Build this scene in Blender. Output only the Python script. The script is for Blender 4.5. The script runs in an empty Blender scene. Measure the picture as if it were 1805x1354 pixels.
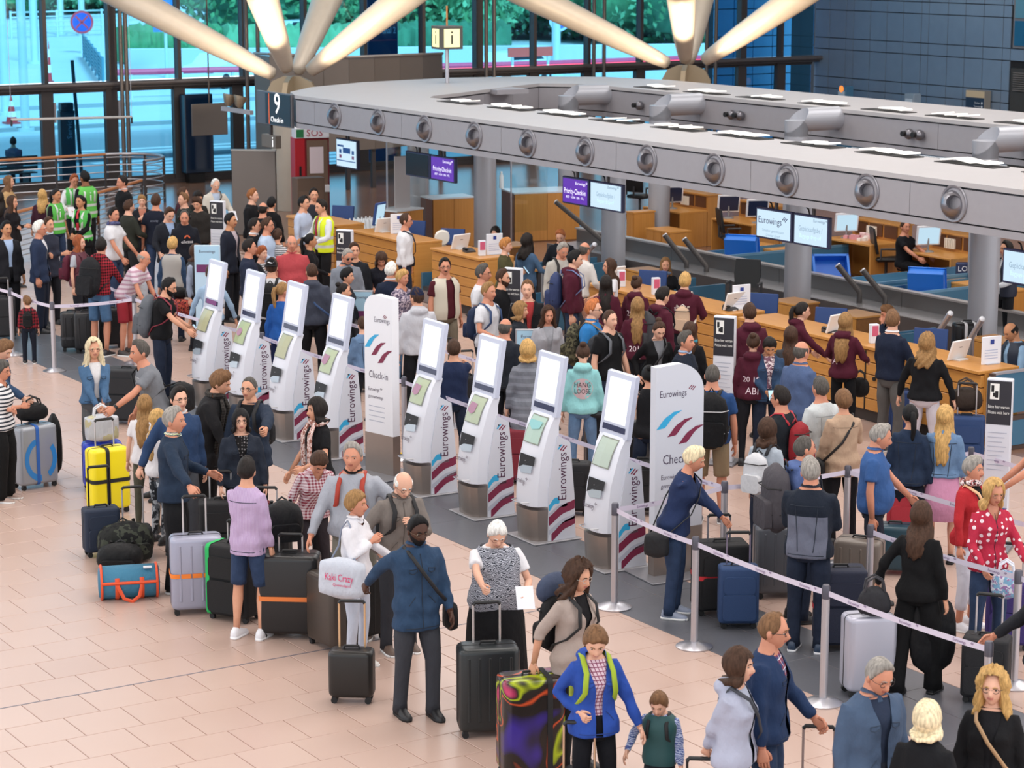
import bpy, math, random
import numpy as np
from mathutils import Vector, Matrix
from mathutils.bvhtree import BVHTree
pi = math.pi
rnd = random.Random(7)
SC = bpy.context.scene
COL = SC.collection

# ---------------------------------------------------------------- camera
F_PX, PCX, PCY = 4100.0, 902.5, 677.0
TH = math.atan2(802, 4100.0)      # pitch below the horizon
AZ = math.atan2(2632, 4178.0)     # heading, clockwise from +Y
CAM_H = 6.5                       # upper gallery eye height
cF = np.array([math.sin(AZ)*math.cos(TH), math.cos(AZ)*math.cos(TH), -math.sin(TH)])
cR = np.array([math.cos(AZ), -math.sin(AZ), 0.0])
cU = np.cross(cR, cF)
cC = np.array([0, 0, CAM_H])
cam = bpy.data.cameras.new('camera'); camo = bpy.data.objects.new('camera', cam); COL.objects.link(camo)
camo.matrix_world = Matrix(((cR[0], cU[0], -cF[0], 0), (cR[1], cU[1], -cF[1], 0), (cR[2], cU[2], -cF[2], CAM_H), (0, 0, 0, 1)))
cam.sensor_width = 36; cam.lens = 36*F_PX/1805; cam.clip_end = 600; cam.clip_start = 0.5
cam.dof.use_dof = True; cam.dof.focus_distance = 23; cam.dof.aperture_fstop = 4.5
SC.camera = camo

# ---------------------------------------------------------------- world, lights, exposure
vs = SC.view_settings
SC.display_settings.display_device = 'sRGB'
vs.view_transform = 'Standard'; vs.look = 'None'; vs.exposure = 0.12; vs.gamma = 1; vs.use_curve_mapping = False
W = bpy.data.worlds.new('sky'); SC.world = W; W.use_nodes = True
bg = W.node_tree.nodes['Background']; bg.inputs[0].default_value = (0.88, 0.94, 1.0, 1); bg.inputs[1].default_value = 1.6
sl = bpy.data.lights.new('sun', 'SUN'); sl.energy = 6.5; sl.angle = math.radians(12); sl.color = (1, .97, .92)   # hazy sun from behind the hall, lights the street only
so = bpy.data.objects.new('sun', sl); COL.objects.link(so); so.rotation_euler = (math.radians(50), 0, math.radians(-8))
def area(name, loc, sx, sy, power, col, rot=(0, 0, 0)):
    l = bpy.data.lights.new(name, 'AREA'); l.shape = 'RECTANGLE'; l.size = sx; l.size_y = sy; l.energy = power; l.color = col
    o = bpy.data.objects.new(name, l); COL.objects.link(o); o.location = loc; o.rotation_euler = rot
    return o
for ax in (2, 14, 26, 38):
    for ay in (8, 20, 32, 44):
        area('roof_light', (ax, ay, 12.6), 7, 7, (690 if ay < 40 else 480)*(.72 if ax == 2 else 1), (1.0, 0.965, 0.93))

# ---------------------------------------------------------------- helpers
def at(u, v, z=0.0):              # where the sight line of photo point (u, v) meets height z
    d = cF*F_PX + cR*(u-PCX) - cU*(v-PCY)
    return Vector(cC + d*((z-CAM_H)/d[2]))
def onx(u, v, x):
    d = cF*F_PX + cR*(u-PCX) - cU*(v-PCY); return Vector(cC + d*(x/d[0]))
def ony(u, v, y):
    d = cF*F_PX + cR*(u-PCX) - cU*(v-PCY); return Vector(cC + d*(y/d[1]))
def proj(p):
    q = np.array(p, float)-cC; w = q@cF
    return PCX+F_PX*(q@cR)/w, PCY-F_PX*(q@cU)/w, w
def lin(h):
    if isinstance(h, (tuple, list)): return tuple(h[:3])+(1,)
    h = h.lstrip('#'); o = []
    for i in (0, 2, 4):
        c = int(h[i:i+2], 16)/255; o.append(c/12.92 if c <= .04045 else ((c+.055)/1.055)**2.4)
    return tuple(o)+(1,)
MATS = {}
def _new(name):
    m = bpy.data.materials.new(name); m.use_nodes = True
    nt = m.node_tree; b = nt.nodes['Principled BSDF']; return m, nt, b
def N(nt, t, **k):
    n = nt.nodes.new(t)
    for a, v in k.items(): setattr(n, a, v)
    return n
def L(nt, a, b): nt.links.new(a, b)
def mth(nt, op, a, b=None):
    n = N(nt, 'ShaderNodeMath', operation=op)
    for i, x in enumerate((a, b)):
        if x is None: continue
        if isinstance(x, (int, float)): n.inputs[i].default_value = x
        else: L(nt, x, n.inputs[i])
    return n.outputs[0]
def mixc(nt, f, a, b):
    n = N(nt, 'ShaderNodeMix', data_type='RGBA')
    for i, x in ((0, f), (6, a), (7, b)):
        if isinstance(x, (int, float)): n.inputs[i].default_value = x
        elif isinstance(x, tuple): n.inputs[i].default_value = x
        else: L(nt, x, n.inputs[i])
    return n.outputs[2]
def mat(hexc, rough=.5, metal=0, noise=0, nscale=40, emit=0, bump=0, coat=0, spec=.5):
    key = ('p', hexc, rough, metal, noise, nscale, emit, bump, coat, spec)
    if key in MATS: return MATS[key]
    m, nt, b = _new('paint'); c = lin(hexc)
    b.inputs['Base Color'].default_value = c; b.inputs['Roughness'].default_value = rough; b.inputs['Metallic'].default_value = metal
    b.inputs['Specular IOR Level'].default_value = spec; b.inputs['Coat Weight'].default_value = coat
    if noise or bump:
        tc = N(nt, 'ShaderNodeTexCoord'); n = N(nt, 'ShaderNodeTexNoise'); n.inputs['Scale'].default_value = nscale; n.inputs['Detail'].default_value = 4
        L(nt, tc.outputs['Object'], n.inputs['Vector'])
        if noise:
            L(nt, mixc(nt, n.outputs['Fac'], tuple(x*(1-noise) for x in c[:3])+(1,), tuple(min(1, x*(1+noise)) for x in c[:3])+(1,)), b.inputs['Base Color'])
        if bump:
            bp = N(nt, 'ShaderNodeBump'); bp.inputs['Strength'].default_value = bump; bp.inputs['Distance'].default_value = .01
            L(nt, n.outputs['Fac'], bp.inputs['Height']); L(nt, bp.outputs[0], b.inputs['Normal'])
    if emit:
        b.inputs['Emission Color'].default_value = c; b.inputs['Emission Strength'].default_value = emit
    MATS[key] = m; return m
def wood(hexc, hexd, axis='y', sc=3.0, rough=.35):
    key = ('w', hexc, hexd, axis, sc, rough)
    if key in MATS: return MATS[key]
    m, nt, b = _new('wood_veneer'); tc = N(nt, 'ShaderNodeTexCoord'); mp = N(nt, 'ShaderNodeMapping')
    s = {'x': (.15, 3, 3), 'y': (3, .15, 3), 'z': (3, 3, .15)}[axis]
    mp.inputs['Scale'].default_value = tuple(q*sc for q in s); L(nt, tc.outputs['Object'], mp.inputs[0])
    n = N(nt, 'ShaderNodeTexNoise'); n.inputs['Scale'].default_value = 4; n.inputs['Detail'].default_value = 5; L(nt, mp.outputs[0], n.inputs['Vector'])
    L(nt, mixc(nt, n.outputs['Fac'], lin(hexd), lin(hexc)), b.inputs['Base Color']); b.inputs['Roughness'].default_value = rough
    MATS[key] = m; return m
def cloth(hexc, pat=None, hex2=None, hex3=None, p=.05, rough=.88, sheen=0):
    key = ('c', hexc, pat, hex2, hex3, p, rough)
    if key in MATS: return MATS[key]
    m, nt, b = _new('cloth')
    def dk_(h):
        q = lin(h); l_ = .2*q[0]+.7*q[1]+.1*q[2]; k = .74 if l_ < .35 else .92; return tuple((l_+(x-l_)*.9)*k for x in q[:3])+(1,)
    c = dk_(hexc); c2 = dk_(hex2 or hexc); c3 = dk_(hex3 or hex2 or hexc)
    tc = N(nt, 'ShaderNodeTexCoord'); sp = N(nt, 'ShaderNodeSeparateXYZ'); L(nt, tc.outputs['Object'], sp.inputs[0])
    b.inputs['Roughness'].default_value = rough; b.inputs['Specular IOR Level'].default_value = .25
    def band(o, per, duty): return mth(nt, 'LESS_THAN', mth(nt, 'FRACT', mth(nt, 'DIVIDE', o, per)), duty)
    def nz(scale, det=3, vec=None):
        n = N(nt, 'ShaderNodeTexNoise'); n.inputs['Scale'].default_value = scale; n.inputs['Detail'].default_value = det
        L(nt, vec or tc.outputs['Object'], n.inputs['Vector']); return n.outputs['Fac']
    dia = mth(nt, 'ADD', sp.outputs[0], mth(nt, 'MULTIPLY', sp.outputs[1], .8))
    col = c
    if pat == 'stripe': col = mixc(nt, band(sp.outputs[2], p, .42), c, c2)
    elif pat == 'vstripe': col = mixc(nt, band(dia, p, .4), c, c2)
    elif pat == 'check':
        f = mth(nt, 'ADD', band(dia, p, .5), band(sp.outputs[2], p, .5))
        col = mixc(nt, mth(nt, 'MULTIPLY', f, .5), c, c2)
    elif pat == 'plaid':
        f = mth(nt, 'ADD', band(dia, p, .5), band(sp.outputs[2], p, .5))
        col = mixc(nt, mth(nt, 'MULTIPLY', f, .5), c, c2)
        g = mth(nt, 'MAXIMUM', band(dia, p*1.5, .10), band(sp.outputs[2], p*1.5, .10)); col = mixc(nt, g, col, c3)
    elif pat == 'grid':
        g = mth(nt, 'MAXIMUM', band(dia, p, .22), band(sp.outputs[2], p, .22)); col = mixc(nt, g, c, c2)
    elif pat == 'yoke':
        f = mth(nt, 'MULTIPLY', mth(nt, 'LESS_THAN', sp.outputs[2], p), mth(nt, 'LESS_THAN', mth(nt, 'ABSOLUTE', sp.outputs[0]), .185)); col = mixc(nt, f, c, c2)
    elif pat == 'dots':
        v = N(nt, 'ShaderNodeTexVoronoi'); v.inputs['Scale'].default_value = 1/p; v.inputs['Randomness'].default_value = .35
        L(nt, tc.outputs['Object'], v.inputs['Vector']); col = mixc(nt, mth(nt, 'LESS_THAN', v.outputs['Distance'], .30), c, c2)
    elif pat in ('floral', 'camo'):
        n = nz(1/p, 2); n2 = nz(1.7/p, 2)
        col = mixc(nt, mth(nt, 'GREATER_THAN', n, .5), c, c2); col = mixc(nt, mth(nt, 'GREATER_THAN', n2, .56), col, c3)
    elif pat == 'swirl':
        w = N(nt, 'ShaderNodeTexWave', wave_type='RINGS'); w.inputs['Scale'].default_value = 1/p; w.inputs['Distortion'].default_value = 14
        L(nt, tc.outputs['Object'], w.inputs['Vector']); col = mixc(nt, mth(nt, 'GREATER_THAN', w.outputs['Fac'], .5), c, c2)
    elif pat == 'denim':
        n = nz(14, 4); hi = tuple(min(1, x*1.3+.006) for x in c[:3])+(1,); lo = tuple(x*.7 for x in c[:3])+(1,)
        col = mixc(nt, n, lo, hi)
    elif pat == 'melange':
        col = mixc(nt, nz(160, 2), tuple(x*.7 for x in c[:3])+(1,), tuple(min(1, x*1.3) for x in c[:3])+(1,))
    if pat in (None, 'stripe', 'check', 'grid'):
        n = nz(9, 3); f = mth(nt, 'MULTIPLY', n, .28)
        dk = N(nt, 'ShaderNodeMix', data_type='RGBA', blend_type='MULTIPLY'); L(nt, f, dk.inputs[0])
        if isinstance(col, tuple): dk.inputs[6].default_value = col
        else: L(nt, col, dk.inputs[6])
        dk.inputs[7].default_value = (.55, .55, .58, 1); col = dk.outputs[2]
    if isinstance(col, tuple): b.inputs['Base Color'].default_value = col
    else: L(nt, col, b.inputs['Base Color'])
    mp = N(nt, 'ShaderNodeMapping'); mp.inputs['Scale'].default_value = (1.3, 1.3, .75); mp.inputs['Rotation'].default_value = (.5, .6, 0); L(nt, tc.outputs['Object'], mp.inputs[0])
    bp = N(nt, 'ShaderNodeBump'); bp.inputs['Strength'].default_value = .55; bp.inputs['Distance'].default_value = .03
    L(nt, nz(13, 3, mp.outputs[0]), bp.inputs['Height']); L(nt, bp.outputs[0], b.inputs['Normal'])
    MATS[key] = m; return m
def hairmat(hexc, hex2=None):
    key = ('h', hexc, hex2)
    if key in MATS: return MATS[key]
    m, nt, b = _new('hair'); c = lin(hexc); c2 = lin(hex2) if hex2 else tuple(min(1, x*1.45+.004) for x in c[:3])+(1,)
    tc = N(nt, 'ShaderNodeTexCoord'); mp = N(nt, 'ShaderNodeMapping'); mp.inputs['Scale'].default_value = (38, 38, 9); L(nt, tc.outputs['Object'], mp.inputs[0])
    n = N(nt, 'ShaderNodeTexNoise'); n.inputs['Scale'].default_value = 1.6; n.inputs['Detail'].default_value = 3; L(nt, mp.outputs[0], n.inputs['Vector'])
    r = N(nt, 'ShaderNodeValToRGB'); r.color_ramp.elements[0].position = .3; r.color_ramp.elements[1].position = .72
    r.color_ramp.elements[0].color = tuple(x*.72 for x in c[:3])+(1,); r.color_ramp.elements[1].color = c2
    L(nt, n.outputs['Fac'], r.inputs[0]); L(nt, r.outputs[0], b.inputs['Base Color']); b.inputs['Roughness'].default_value = .6; b.inputs['Specular IOR Level'].default_value = .22
    bp = N(nt, 'ShaderNodeBump'); bp.inputs['Strength'].default_value = .35; bp.inputs['Distance'].default_value = .008; L(nt, n.outputs['Fac'], bp.inputs['Height']); L(nt, bp.outputs[0], b.inputs['Normal'])
    MATS[key] = m; return m
def skinmat(hexc):
    key = ('s', hexc)
    if key in MATS: return MATS[key]
    m, nt, b = _new('skin'); c = lin(hexc)
    tc = N(nt, 'ShaderNodeTexCoord'); n = N(nt, 'ShaderNodeTexNoise'); n.inputs['Scale'].default_value = 18; L(nt, tc.outputs['Object'], n.inputs['Vector'])
    L(nt, mixc(nt, n.outputs['Fac'], tuple(x*k for x, k in zip(c[:3], (.93, .85, .82)))+(1,), tuple(min(1, x*k) for x, k in zip(c[:3], (1.08, 1.1, 1.1)))+(1,)), b.inputs['Base Color'])
    b.inputs['Roughness'].default_value = .5; b.inputs['Specular IOR Level'].default_value = .35
    MATS[key] = m; return m

def scr(hexc, e):                 # a lit display: dark glass that gives off light
    key = ('e', hexc, e)
    if key in MATS: return MATS[key]
    m, nt, b = _new('display'); b.inputs['Base Color'].default_value = (.02, .02, .025, 1); b.inputs['Roughness'].default_value = .25
    b.inputs['Emission Color'].default_value = lin(hexc); b.inputs['Emission Strength'].default_value = e; MATS[key] = m; return m

class MB:
    def __init__(s): s.v = []; s.f = []; s.m = []; s.n = 0
    def add(s, vs_, fs, m=0, M=None):
        vs_ = np.asarray(vs_, float)
        if M is not None:
            M = np.array(M); vs_ = vs_@M[:3, :3].T+M[:3, 3]
        s.v.append(vs_); s.f += [tuple(i+s.n for i in f) for f in fs]; s.m += [m]*len(fs); s.n += len(vs_); return s
    def box(s, x0, x1, y0, y1, z0, z1, b=0, m=0, M=None):
        if b <= 0:
            v = [(x, y, z) for z in (z0, z1) for y in (y0, y1) for x in (x0, x1)]
            return s.add(v, [(0, 2, 3, 1), (4, 5, 7, 6), (0, 1, 5, 4), (2, 6, 7, 3), (0, 4, 6, 2), (1, 3, 7, 5)], m, M)
        v = []; ix = {}
        for i, (X, sx) in enumerate(((x0, 1), (x1, -1))):
            for j, (Y, sy) in enumerate(((y0, 1), (y1, -1))):
                for k, (Z, sz) in enumerate(((z0, 1), (z1, -1))):
                    for a in range(3):
                        ix[i, j, k, a] = len(v)
                        v.append((X+(0 if a == 0 else b*sx), Y+(0 if a == 1 else b*sy), Z+(0 if a == 2 else b*sz)))
        f = []
        for i in (0, 1): q = [ix[i, j, k, 0] for j, k in ((0, 0), (0, 1), (1, 1), (1, 0))]; f.append(q if i == 0 else q[::-1])
        for j in (0, 1): q = [ix[i, j, k, 1] for i, k in ((0, 0), (1, 0), (1, 1), (0, 1))]; f.append(q if j == 0 else q[::-1])
        for k in (0, 1): q = [ix[i, j, k, 2] for i, j in ((0, 0), (0, 1), (1, 1), (1, 0))]; f.append(q if k == 0 else q[::-1])
        for j in (0, 1):
            for k in (0, 1): f.append((ix[0, j, k, 1], ix[1, j, k, 1], ix[1, j, k, 2], ix[0, j, k, 2]))
        for i in (0, 1):
            for k in (0, 1): f.append((ix[i, 0, k, 0], ix[i, 1, k, 0], ix[i, 1, k, 2], ix[i, 0, k, 2]))
        for i in (0, 1):
            for j in (0, 1): f.append((ix[i, j, 0, 0], ix[i, j, 1, 0], ix[i, j, 1, 1], ix[i, j, 0, 1]))
        for i in (0, 1):
            for j in (0, 1):
                for k in (0, 1): f.append((ix[i, j, k, 0], ix[i, j, k, 1], ix[i, j, k, 2]))
        return s.add(v, f, m, M)
    def loft(s, rings, m=0, cap=True, closed=True, M=None):
        n = len(rings[0]); R = np.concatenate([np.asarray(r, float) for r in rings]); f = []
        for i in range(len(rings)-1):
            for j in range(n if closed else n-1):
                k = (j+1) % n; f.append((i*n+j, i*n+k, (i+1)*n+k, (i+1)*n+j))
        if cap and closed: f.append(tuple(range(n))[::-1]); f.append(tuple((len(rings)-1)*n+j for j in range(n)))
        return s.add(R, f, m, M)
    def tube(s, pts, rad, n=8, m=0, cap=True, M=None, flat=1.0):
        P = [np.asarray(p, float) for p in pts]
        if isinstance(rad, (int, float)): rad = [rad]*len(P)
        T = []
        for i in range(len(P)):
            t = P[min(i+1, len(P)-1)]-P[max(i-1, 0)]; T.append(t/(np.linalg.norm(t)+1e-9))
        a = np.array((1., 0, 0)) if abs(T[0][0]) < .8 else np.array((0, 1., 0))
        rings = []
        for p, t, r in zip(P, T, rad):
            a = a-t*(a@t); a /= np.linalg.norm(a)+1e-9; b = np.cross(t, a)
            rings.append([p+r*(math.cos(q)*a+flat*math.sin(q)*b) for q in np.linspace(0, 2*pi, n, endpoint=False)])
        return s.loft(rings, m, cap, True, M)
    def lathe(s, prof, n=20, m=0, M=None, cap=True):
        return s.loft([[(r*math.cos(q), r*math.sin(q), z) for q in np.linspace(0, 2*pi, n, endpoint=False)] for r, z in prof], m, cap, True, M)
    def ell(s, c, r, n=10, k=7, m=0, M=None):
        rings = []
        for t in np.linspace(-pi/2*.97, pi/2*.97, k):
            rings.append([(c[0]+r[0]*math.cos(t)*math.cos(q), c[1]+r[1]*math.cos(t)*math.sin(q), c[2]+r[2]*math.sin(t)) for q in np.linspace(0, 2*pi, n, endpoint=False)])
        return s.loft(rings, m, True, True, M)
    def prism(s, poly, a0, a1, axis='y', m=0, M=None):
        def q(p, a): return {'y': (p[0], a, p[1]), 'x': (a, p[0], p[1]), 'z': (p[0], p[1], a)}[axis]
        n = len(poly); v = [q(p, a0) for p in poly]+[q(p, a1) for p in poly]
        f = [tuple(range(n))[::-1], tuple(range(n, 2*n))]+[(i, (i+1) % n, n+(i+1) % n, n+i) for i in range(n)]
        return s.add(v, f, m, M)
    def mesh(s, name, mats, smooth=True, ang=40):
        me = bpy.data.meshes.new(name)
        V = np.concatenate(s.v) if s.v else np.zeros((0, 3))
        me.from_pydata(V.tolist(), [], s.f)
        for q in (mats if isinstance(mats, (list, tuple)) else [mats]): me.materials.append(q)
        if any(s.m): me.polygons.foreach_set('material_index', s.m)
        if smooth:
            me.polygons.foreach_set('use_smooth', [True]*len(s.f))
            if ang < 180: me.set_sharp_from_angle(angle=math.radians(ang))
        me.update(); return me
    def build(s, name, mats, parent=None, smooth=True, ang=40, loc=None, rz=0):
        o = bpy.data.objects.new(name, s.mesh(name, mats, smooth, ang)); COL.objects.link(o)
        if parent is not None: o.parent = parent
        if loc is not None: o.location = loc
        if rz: o.rotation_euler = (0, 0, rz)
        return o
def inst(me, name, parent=None, loc=(0, 0, 0), rz=0, M=None):
    o = bpy.data.objects.new(name, me); COL.objects.link(o)
    if parent is not None: o.parent = parent
    if M is not None: o.matrix_local = M
    else: o.location = loc; o.rotation_euler = (0, 0, rz)
    return o
def tag(o, label=None, cat=None, group=None, kind=None):
    if label: o['label'] = label
    if cat: o['category'] = cat
    if group: o['group'] = group
    if kind: o['kind'] = kind
    return o
def thing(name, label, cat, loc=(0, 0, 0), rz=0, group=None):
    o = bpy.data.objects.new(name, None); COL.objects.link(o); o.location = loc; o.rotation_euler = (0, 0, rz); o.empty_display_size = .1
    return tag(o, label, cat, group)
def struct(name, loc=(0, 0, 0), rz=0):
    o = bpy.data.objects.new(name, None); COL.objects.link(o); o.location = loc; o.rotation_euler = (0, 0, rz); o['kind'] = 'structure'; return o
def copy_tree(o, parent=None):
    c = o.copy(); COL.objects.link(c); c.parent = parent
    for ch in o.children: copy_tree(ch, c)
    return c
TXT = {}
def text_geo(s):                  # lettering as plain geometry, about 1 unit per line height, x to the right, y up
    if s in TXT: return TXT[s]
    cu = bpy.data.curves.new('lettering', 'FONT'); cu.body = s; cu.size = 1; cu.resolution_u = 2; cu.align_x = 'CENTER'; cu.align_y = 'CENTER'
    o = bpy.data.objects.new('lettering', cu); COL.objects.link(o)
    me = bpy.data.meshes.new_from_object(o.evaluated_get(bpy.context.evaluated_depsgraph_get()))
    v = np.array([tuple(q.co) for q in me.vertices]).reshape(-1, 3); f = [tuple(p.vertices) for p in me.polygons]
    bpy.data.objects.remove(o); bpy.data.meshes.remove(me); bpy.data.curves.remove(cu)
    TXT[s] = (v, f); return TXT[s]
def frame(o, ex, ey):             # 4x4 from an origin and the text's right and up directions
    ex = Vector(ex).normalized(); ey = Vector(ey); ey = (ey-ex*ey.dot(ex)).normalized(); ez = ex.cross(ey)
    return np.array(((ex.x, ey.x, ez.x, o[0]), (ex.y, ey.y, ez.y, o[1]), (ex.z, ey.z, ez.z, o[2]), (0, 0, 0, 1)))
def put_text(mb, s, size, M, m=0, width=None, dx=0, dy=0, lift=.002):
    v, f = text_geo(s)
    if not len(v): return
    v = v.copy()*size
    if width: v[:, 0] *= width/max(1e-6, np.ptp(v[:, 0]))
    v[:, 0] += dx; v[:, 1] += dy; v[:, 2] = lift
    mb.add(v, f, m, M)
def quad(mb, x0, x1, y0, y1, M, m=0, lift=.002):
    mb.add([(x0, y0, lift), (x1, y0, lift), (x1, y1, lift), (x0, y1, lift)], [(0, 1, 2, 3)], m, M)
def logo(mb, cx, cy, s, M, ms=(0, 1, 1), lift=.002):   # three slanted strokes, the first one blue
    for i, mm in enumerate(ms):
        ox = cx+(i-1)*.42*s; oy = cy-(i-1)*.16*s
        pts = []
        for t in np.linspace(0, 1, 6):
            pts.append((ox-.42*s+.62*s*t+.07*s*math.sin(t*pi*2-pi)*.6, oy-.42*s+.84*s*t*(1-.12*t)))
        up = [(x, y) for x, y in pts]; w = .30*s
        v = [(x, y, lift) for x, y in up]+[(x+w, y+.02*s, lift) for x, y in up]
        mb.add(v, [(k, k+6, k+7, k+1) for k in range(5)], mm, M)
# ================================================================ SETTING
BEAM = mat('#9d9ba1', .55, .15, noise=.05, nscale=8)
BEAMD = mat('#4c4c52', .6)
STEEL = mat('#b4b4b8', .32, .9)
ALU = mat('#c2c0c6', .36, .75)
CHROME = mat('#c4c4ca', .3, .9)
FRAME = mat('#4a4444', .5, .3)
BLACK = mat('#141416', .45)
RUBBER = mat('#1c1c1e', .7)
DARKGREY = mat('#3a3a3e', .6)
WHITE = mat('#e9eaf0', .35)
WOOD = wood('#d49a52', '#b87d3a', 'y', 2.5)
WOODZ = wood('#d09650', '#b27838', 'z', 2.5)
WOODX = wood('#d49a52', '#b87d3a', 'x', 2.5)
WOODD = wood('#94622f', '#774a22', 'y', 2.5)
BLUEGLASS = mat('#4d7d9c', .2, .2)
NAVY = mat('#1d3e78', .5)
INK = mat('#4a3a52', .6)
BURG = mat('#7c2344', .5); CYAN = mat('#31a7d8', .5)

# ---- floor: bevelled stone tiles on a slab
m, nt, b = _new('stone_tile'); oi = N(nt, 'ShaderNodeObjectInfo'); tc = N(nt, 'ShaderNodeTexCoord')
n1 = N(nt, 'ShaderNodeTexNoise'); n1.inputs['Scale'].default_value = 160; L(nt, tc.outputs['Object'], n1.inputs['Vector'])
n2 = N(nt, 'ShaderNodeTexNoise'); n2.inputs['Scale'].default_value = 1.3; n2.inputs['Detail'].default_value = 3
ge = N(nt, 'ShaderNodeNewGeometry'); L(nt, ge.outputs['Position'], n2.inputs['Vector'])
c0 = mixc(nt, n2.outputs['Fac'], lin('#bb9f92'), lin('#c4aa9e'))
c1 = mixc(nt, mth(nt, 'MULTIPLY', n1.outputs['Fac'], .35), c0, lin('#ad9083'))
L(nt, mixc(nt, mth(nt, 'MULTIPLY', oi.outputs['Random'], .22), c1, lin('#d0b8ac')), b.inputs['Base Color'])
b.inputs['Roughness'].default_value = .3; b.inputs['Specular IOR Level'].default_value = .45
TILE = m
FARFLOOR = mat('#8d6a58', .22, noise=.12, nscale=1.5)
SLAB = mat('#595b62', .35, noise=.12, nscale=30)
fl = struct('floor')
MB().box(-6, 46.4, 2, 56.2, -.3, -.004).build('slab', FARFLOOR, fl, False)
T = .5125; g = .004
tm = MB(); tm.box(-T/2+g, T/2-g, -T/2+g, T/2-g, -.02, 0, b=.003); tme = tm.mesh('tile', [TILE], False)
cells = []
for j in range(-14, 62):
    y = 18.02+T*j
    for i in range(-26, 60):
        x = 6.56+T*.5+T*i+(.18 if j % 2 else -.0)
        if x > 20.6 or (12.35 < x < 13.75 and False): continue
        x0, x1 = x-T/2, x+T/2
        u, v_, w = proj((x, y, 0))
        if w < 6 or not (-1500 < u < 3000 and v_ < 2100 and v_ > 300): continue
        seen = -40 < u < 1845 and v_ < 1390
        for a, bb in ((x0, min(x1, 12.45)), (max(x0, 13.65), x1)):
            if bb-a > .03: cells.append((w+(0 if seen else 500), (a+bb)/2, y, (bb-a)))
cells.sort()
rest = MB(); cnt = 0
for w, x, y, wd in cells:
    if cnt < 298 and abs(wd-T) < .01:
        inst(tme, 'tile', fl, (x, y, 0)); cnt += 1
    else: rest.box(x-wd/2+g, x+wd/2-g, y-T/2+g, y+T/2-g, -.02, 0, b=.003)
tag(rest.build('tiles', TILE, fl, False), kind='stuff')
for k in range(-7, 15):
    y0 = 18.12+k*1.2
    for a, bb in ((12.45, 13.1), (13.1, 13.65)):
        MB().box(a+.003, bb-.003, y0+.003, y0+1.197, -.02, 0, b=.003).build('stone_slab', SLAB, fl, False)
MB().box(-3, 12.45, 18.265, 18.285, -.001, .0012).build('floor_joint', mat('#6f6a72', .5), fl, False)

# ---- roof, far out of view
MB().box(-8, 47, -6, 56.2, 13.4, 13.7).build('ceiling', mat('#c8c2ba', .9), None, False)['kind'] = 'structure'

# ---- glazed front at the far end
m, nt, b = _new('tinted_glass'); nt.nodes.remove(b)
tr = N(nt, 'ShaderNodeBsdfTransparent'); tr.inputs[0].default_value = (.44, .77, .92, 1)
gl = N(nt, 'ShaderNodeBsdfGlossy'); gl.inputs['Roughness'].default_value = .03; gl.inputs[0].default_value = (.8, .9, 1, 1)
fr = N(nt, 'ShaderNodeFresnel'); fr.inputs[0].default_value = 1.4; mx = N(nt, 'ShaderNodeMixShader')
L(nt, fr.outputs[0], mx.inputs[0]); L(nt, tr.outputs[0], mx.inputs[1]); L(nt, gl.outputs[0], mx.inputs[2]); L(nt, mx.outputs[0], nt.nodes['Material Output'].inputs[0])
GLASS = m
m, nt, b = _new('clear_glass'); nt.nodes.remove(b)
tr = N(nt, 'ShaderNodeBsdfTransparent'); tr.inputs[0].default_value = (.93, .97, .97, 1); gl = N(nt, 'ShaderNodeBsdfGlossy'); gl.inputs['Roughness'].default_value = .03
mx = N(nt, 'ShaderNodeMixShader'); mx.inputs[0].default_value = .06; L(nt, tr.outputs[0], mx.inputs[1]); L(nt, gl.outputs[0], mx.inputs[2]); L(nt, mx.outputs[0], nt.nodes['Material Output'].inputs[0])
CLEAR = m
FY = 56.2
mul = [7.2, 8.9, 10.7, 12.5, 14.25, 16.0, 17.8, 19.6, 21.45, 23.25, 25.09, 26.94, 28.76, 30.58, 32.41, 34.2, 36.05, 37.9, 39.75, 41.65, 43.5, 44.98, 46.4]
for i in range(len(mul)-1):
    a, c = mul[i], mul[i+1]
    wn = struct('window_%d' % (i+1))
    thick = .11 if i in (3, 9, 15, 20) else .05
    MB().box(a-thick, a+thick, FY-.22, FY+.02, 2.62, 12).build('mullion', FRAME, wn, False)
    MB().box(a+thick, c-.05, FY-.03, FY-.01, 2.7, 7.2).build('pane', GLASS, wn, False)
    MB().box(a+thick, c-.05, FY-.03, FY-.01, 7.26, 12).build('pane', GLASS, wn, False)
    MB().box(a+thick, c-.05, FY-.12, FY+.02, 7.2, 7.26).build('transom', FRAME, wn, False)
MB().box(7, 46.4, FY-.3, FY+.05, 2.5, 2.66, b=.02).build('trim_1', mat('#5a5454', .5, .3), None, False)['kind'] = 'structure'
MB().tube([(7, FY-.36, 2.63), (46.4, FY-.36, 2.63)], .07, 10).build('trim_2', mat('#6a6464', .4, .4))['kind'] = 'structure'
MB().box(7, 46.4, FY-.2, FY+.05, 0, .1).build('trim_3', FRAME, None, False)['kind'] = 'structure'
dx = [8.3, 10.1, 12, 13.8, 15.7, 17.5, 19.4, 21.47, 23.2, 25.08, 26.75, 28.7, 30.5, 32.4, 34.2, 36.05, 37.9, 39.75, 41.65, 43.5, 45, 46.4]
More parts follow.
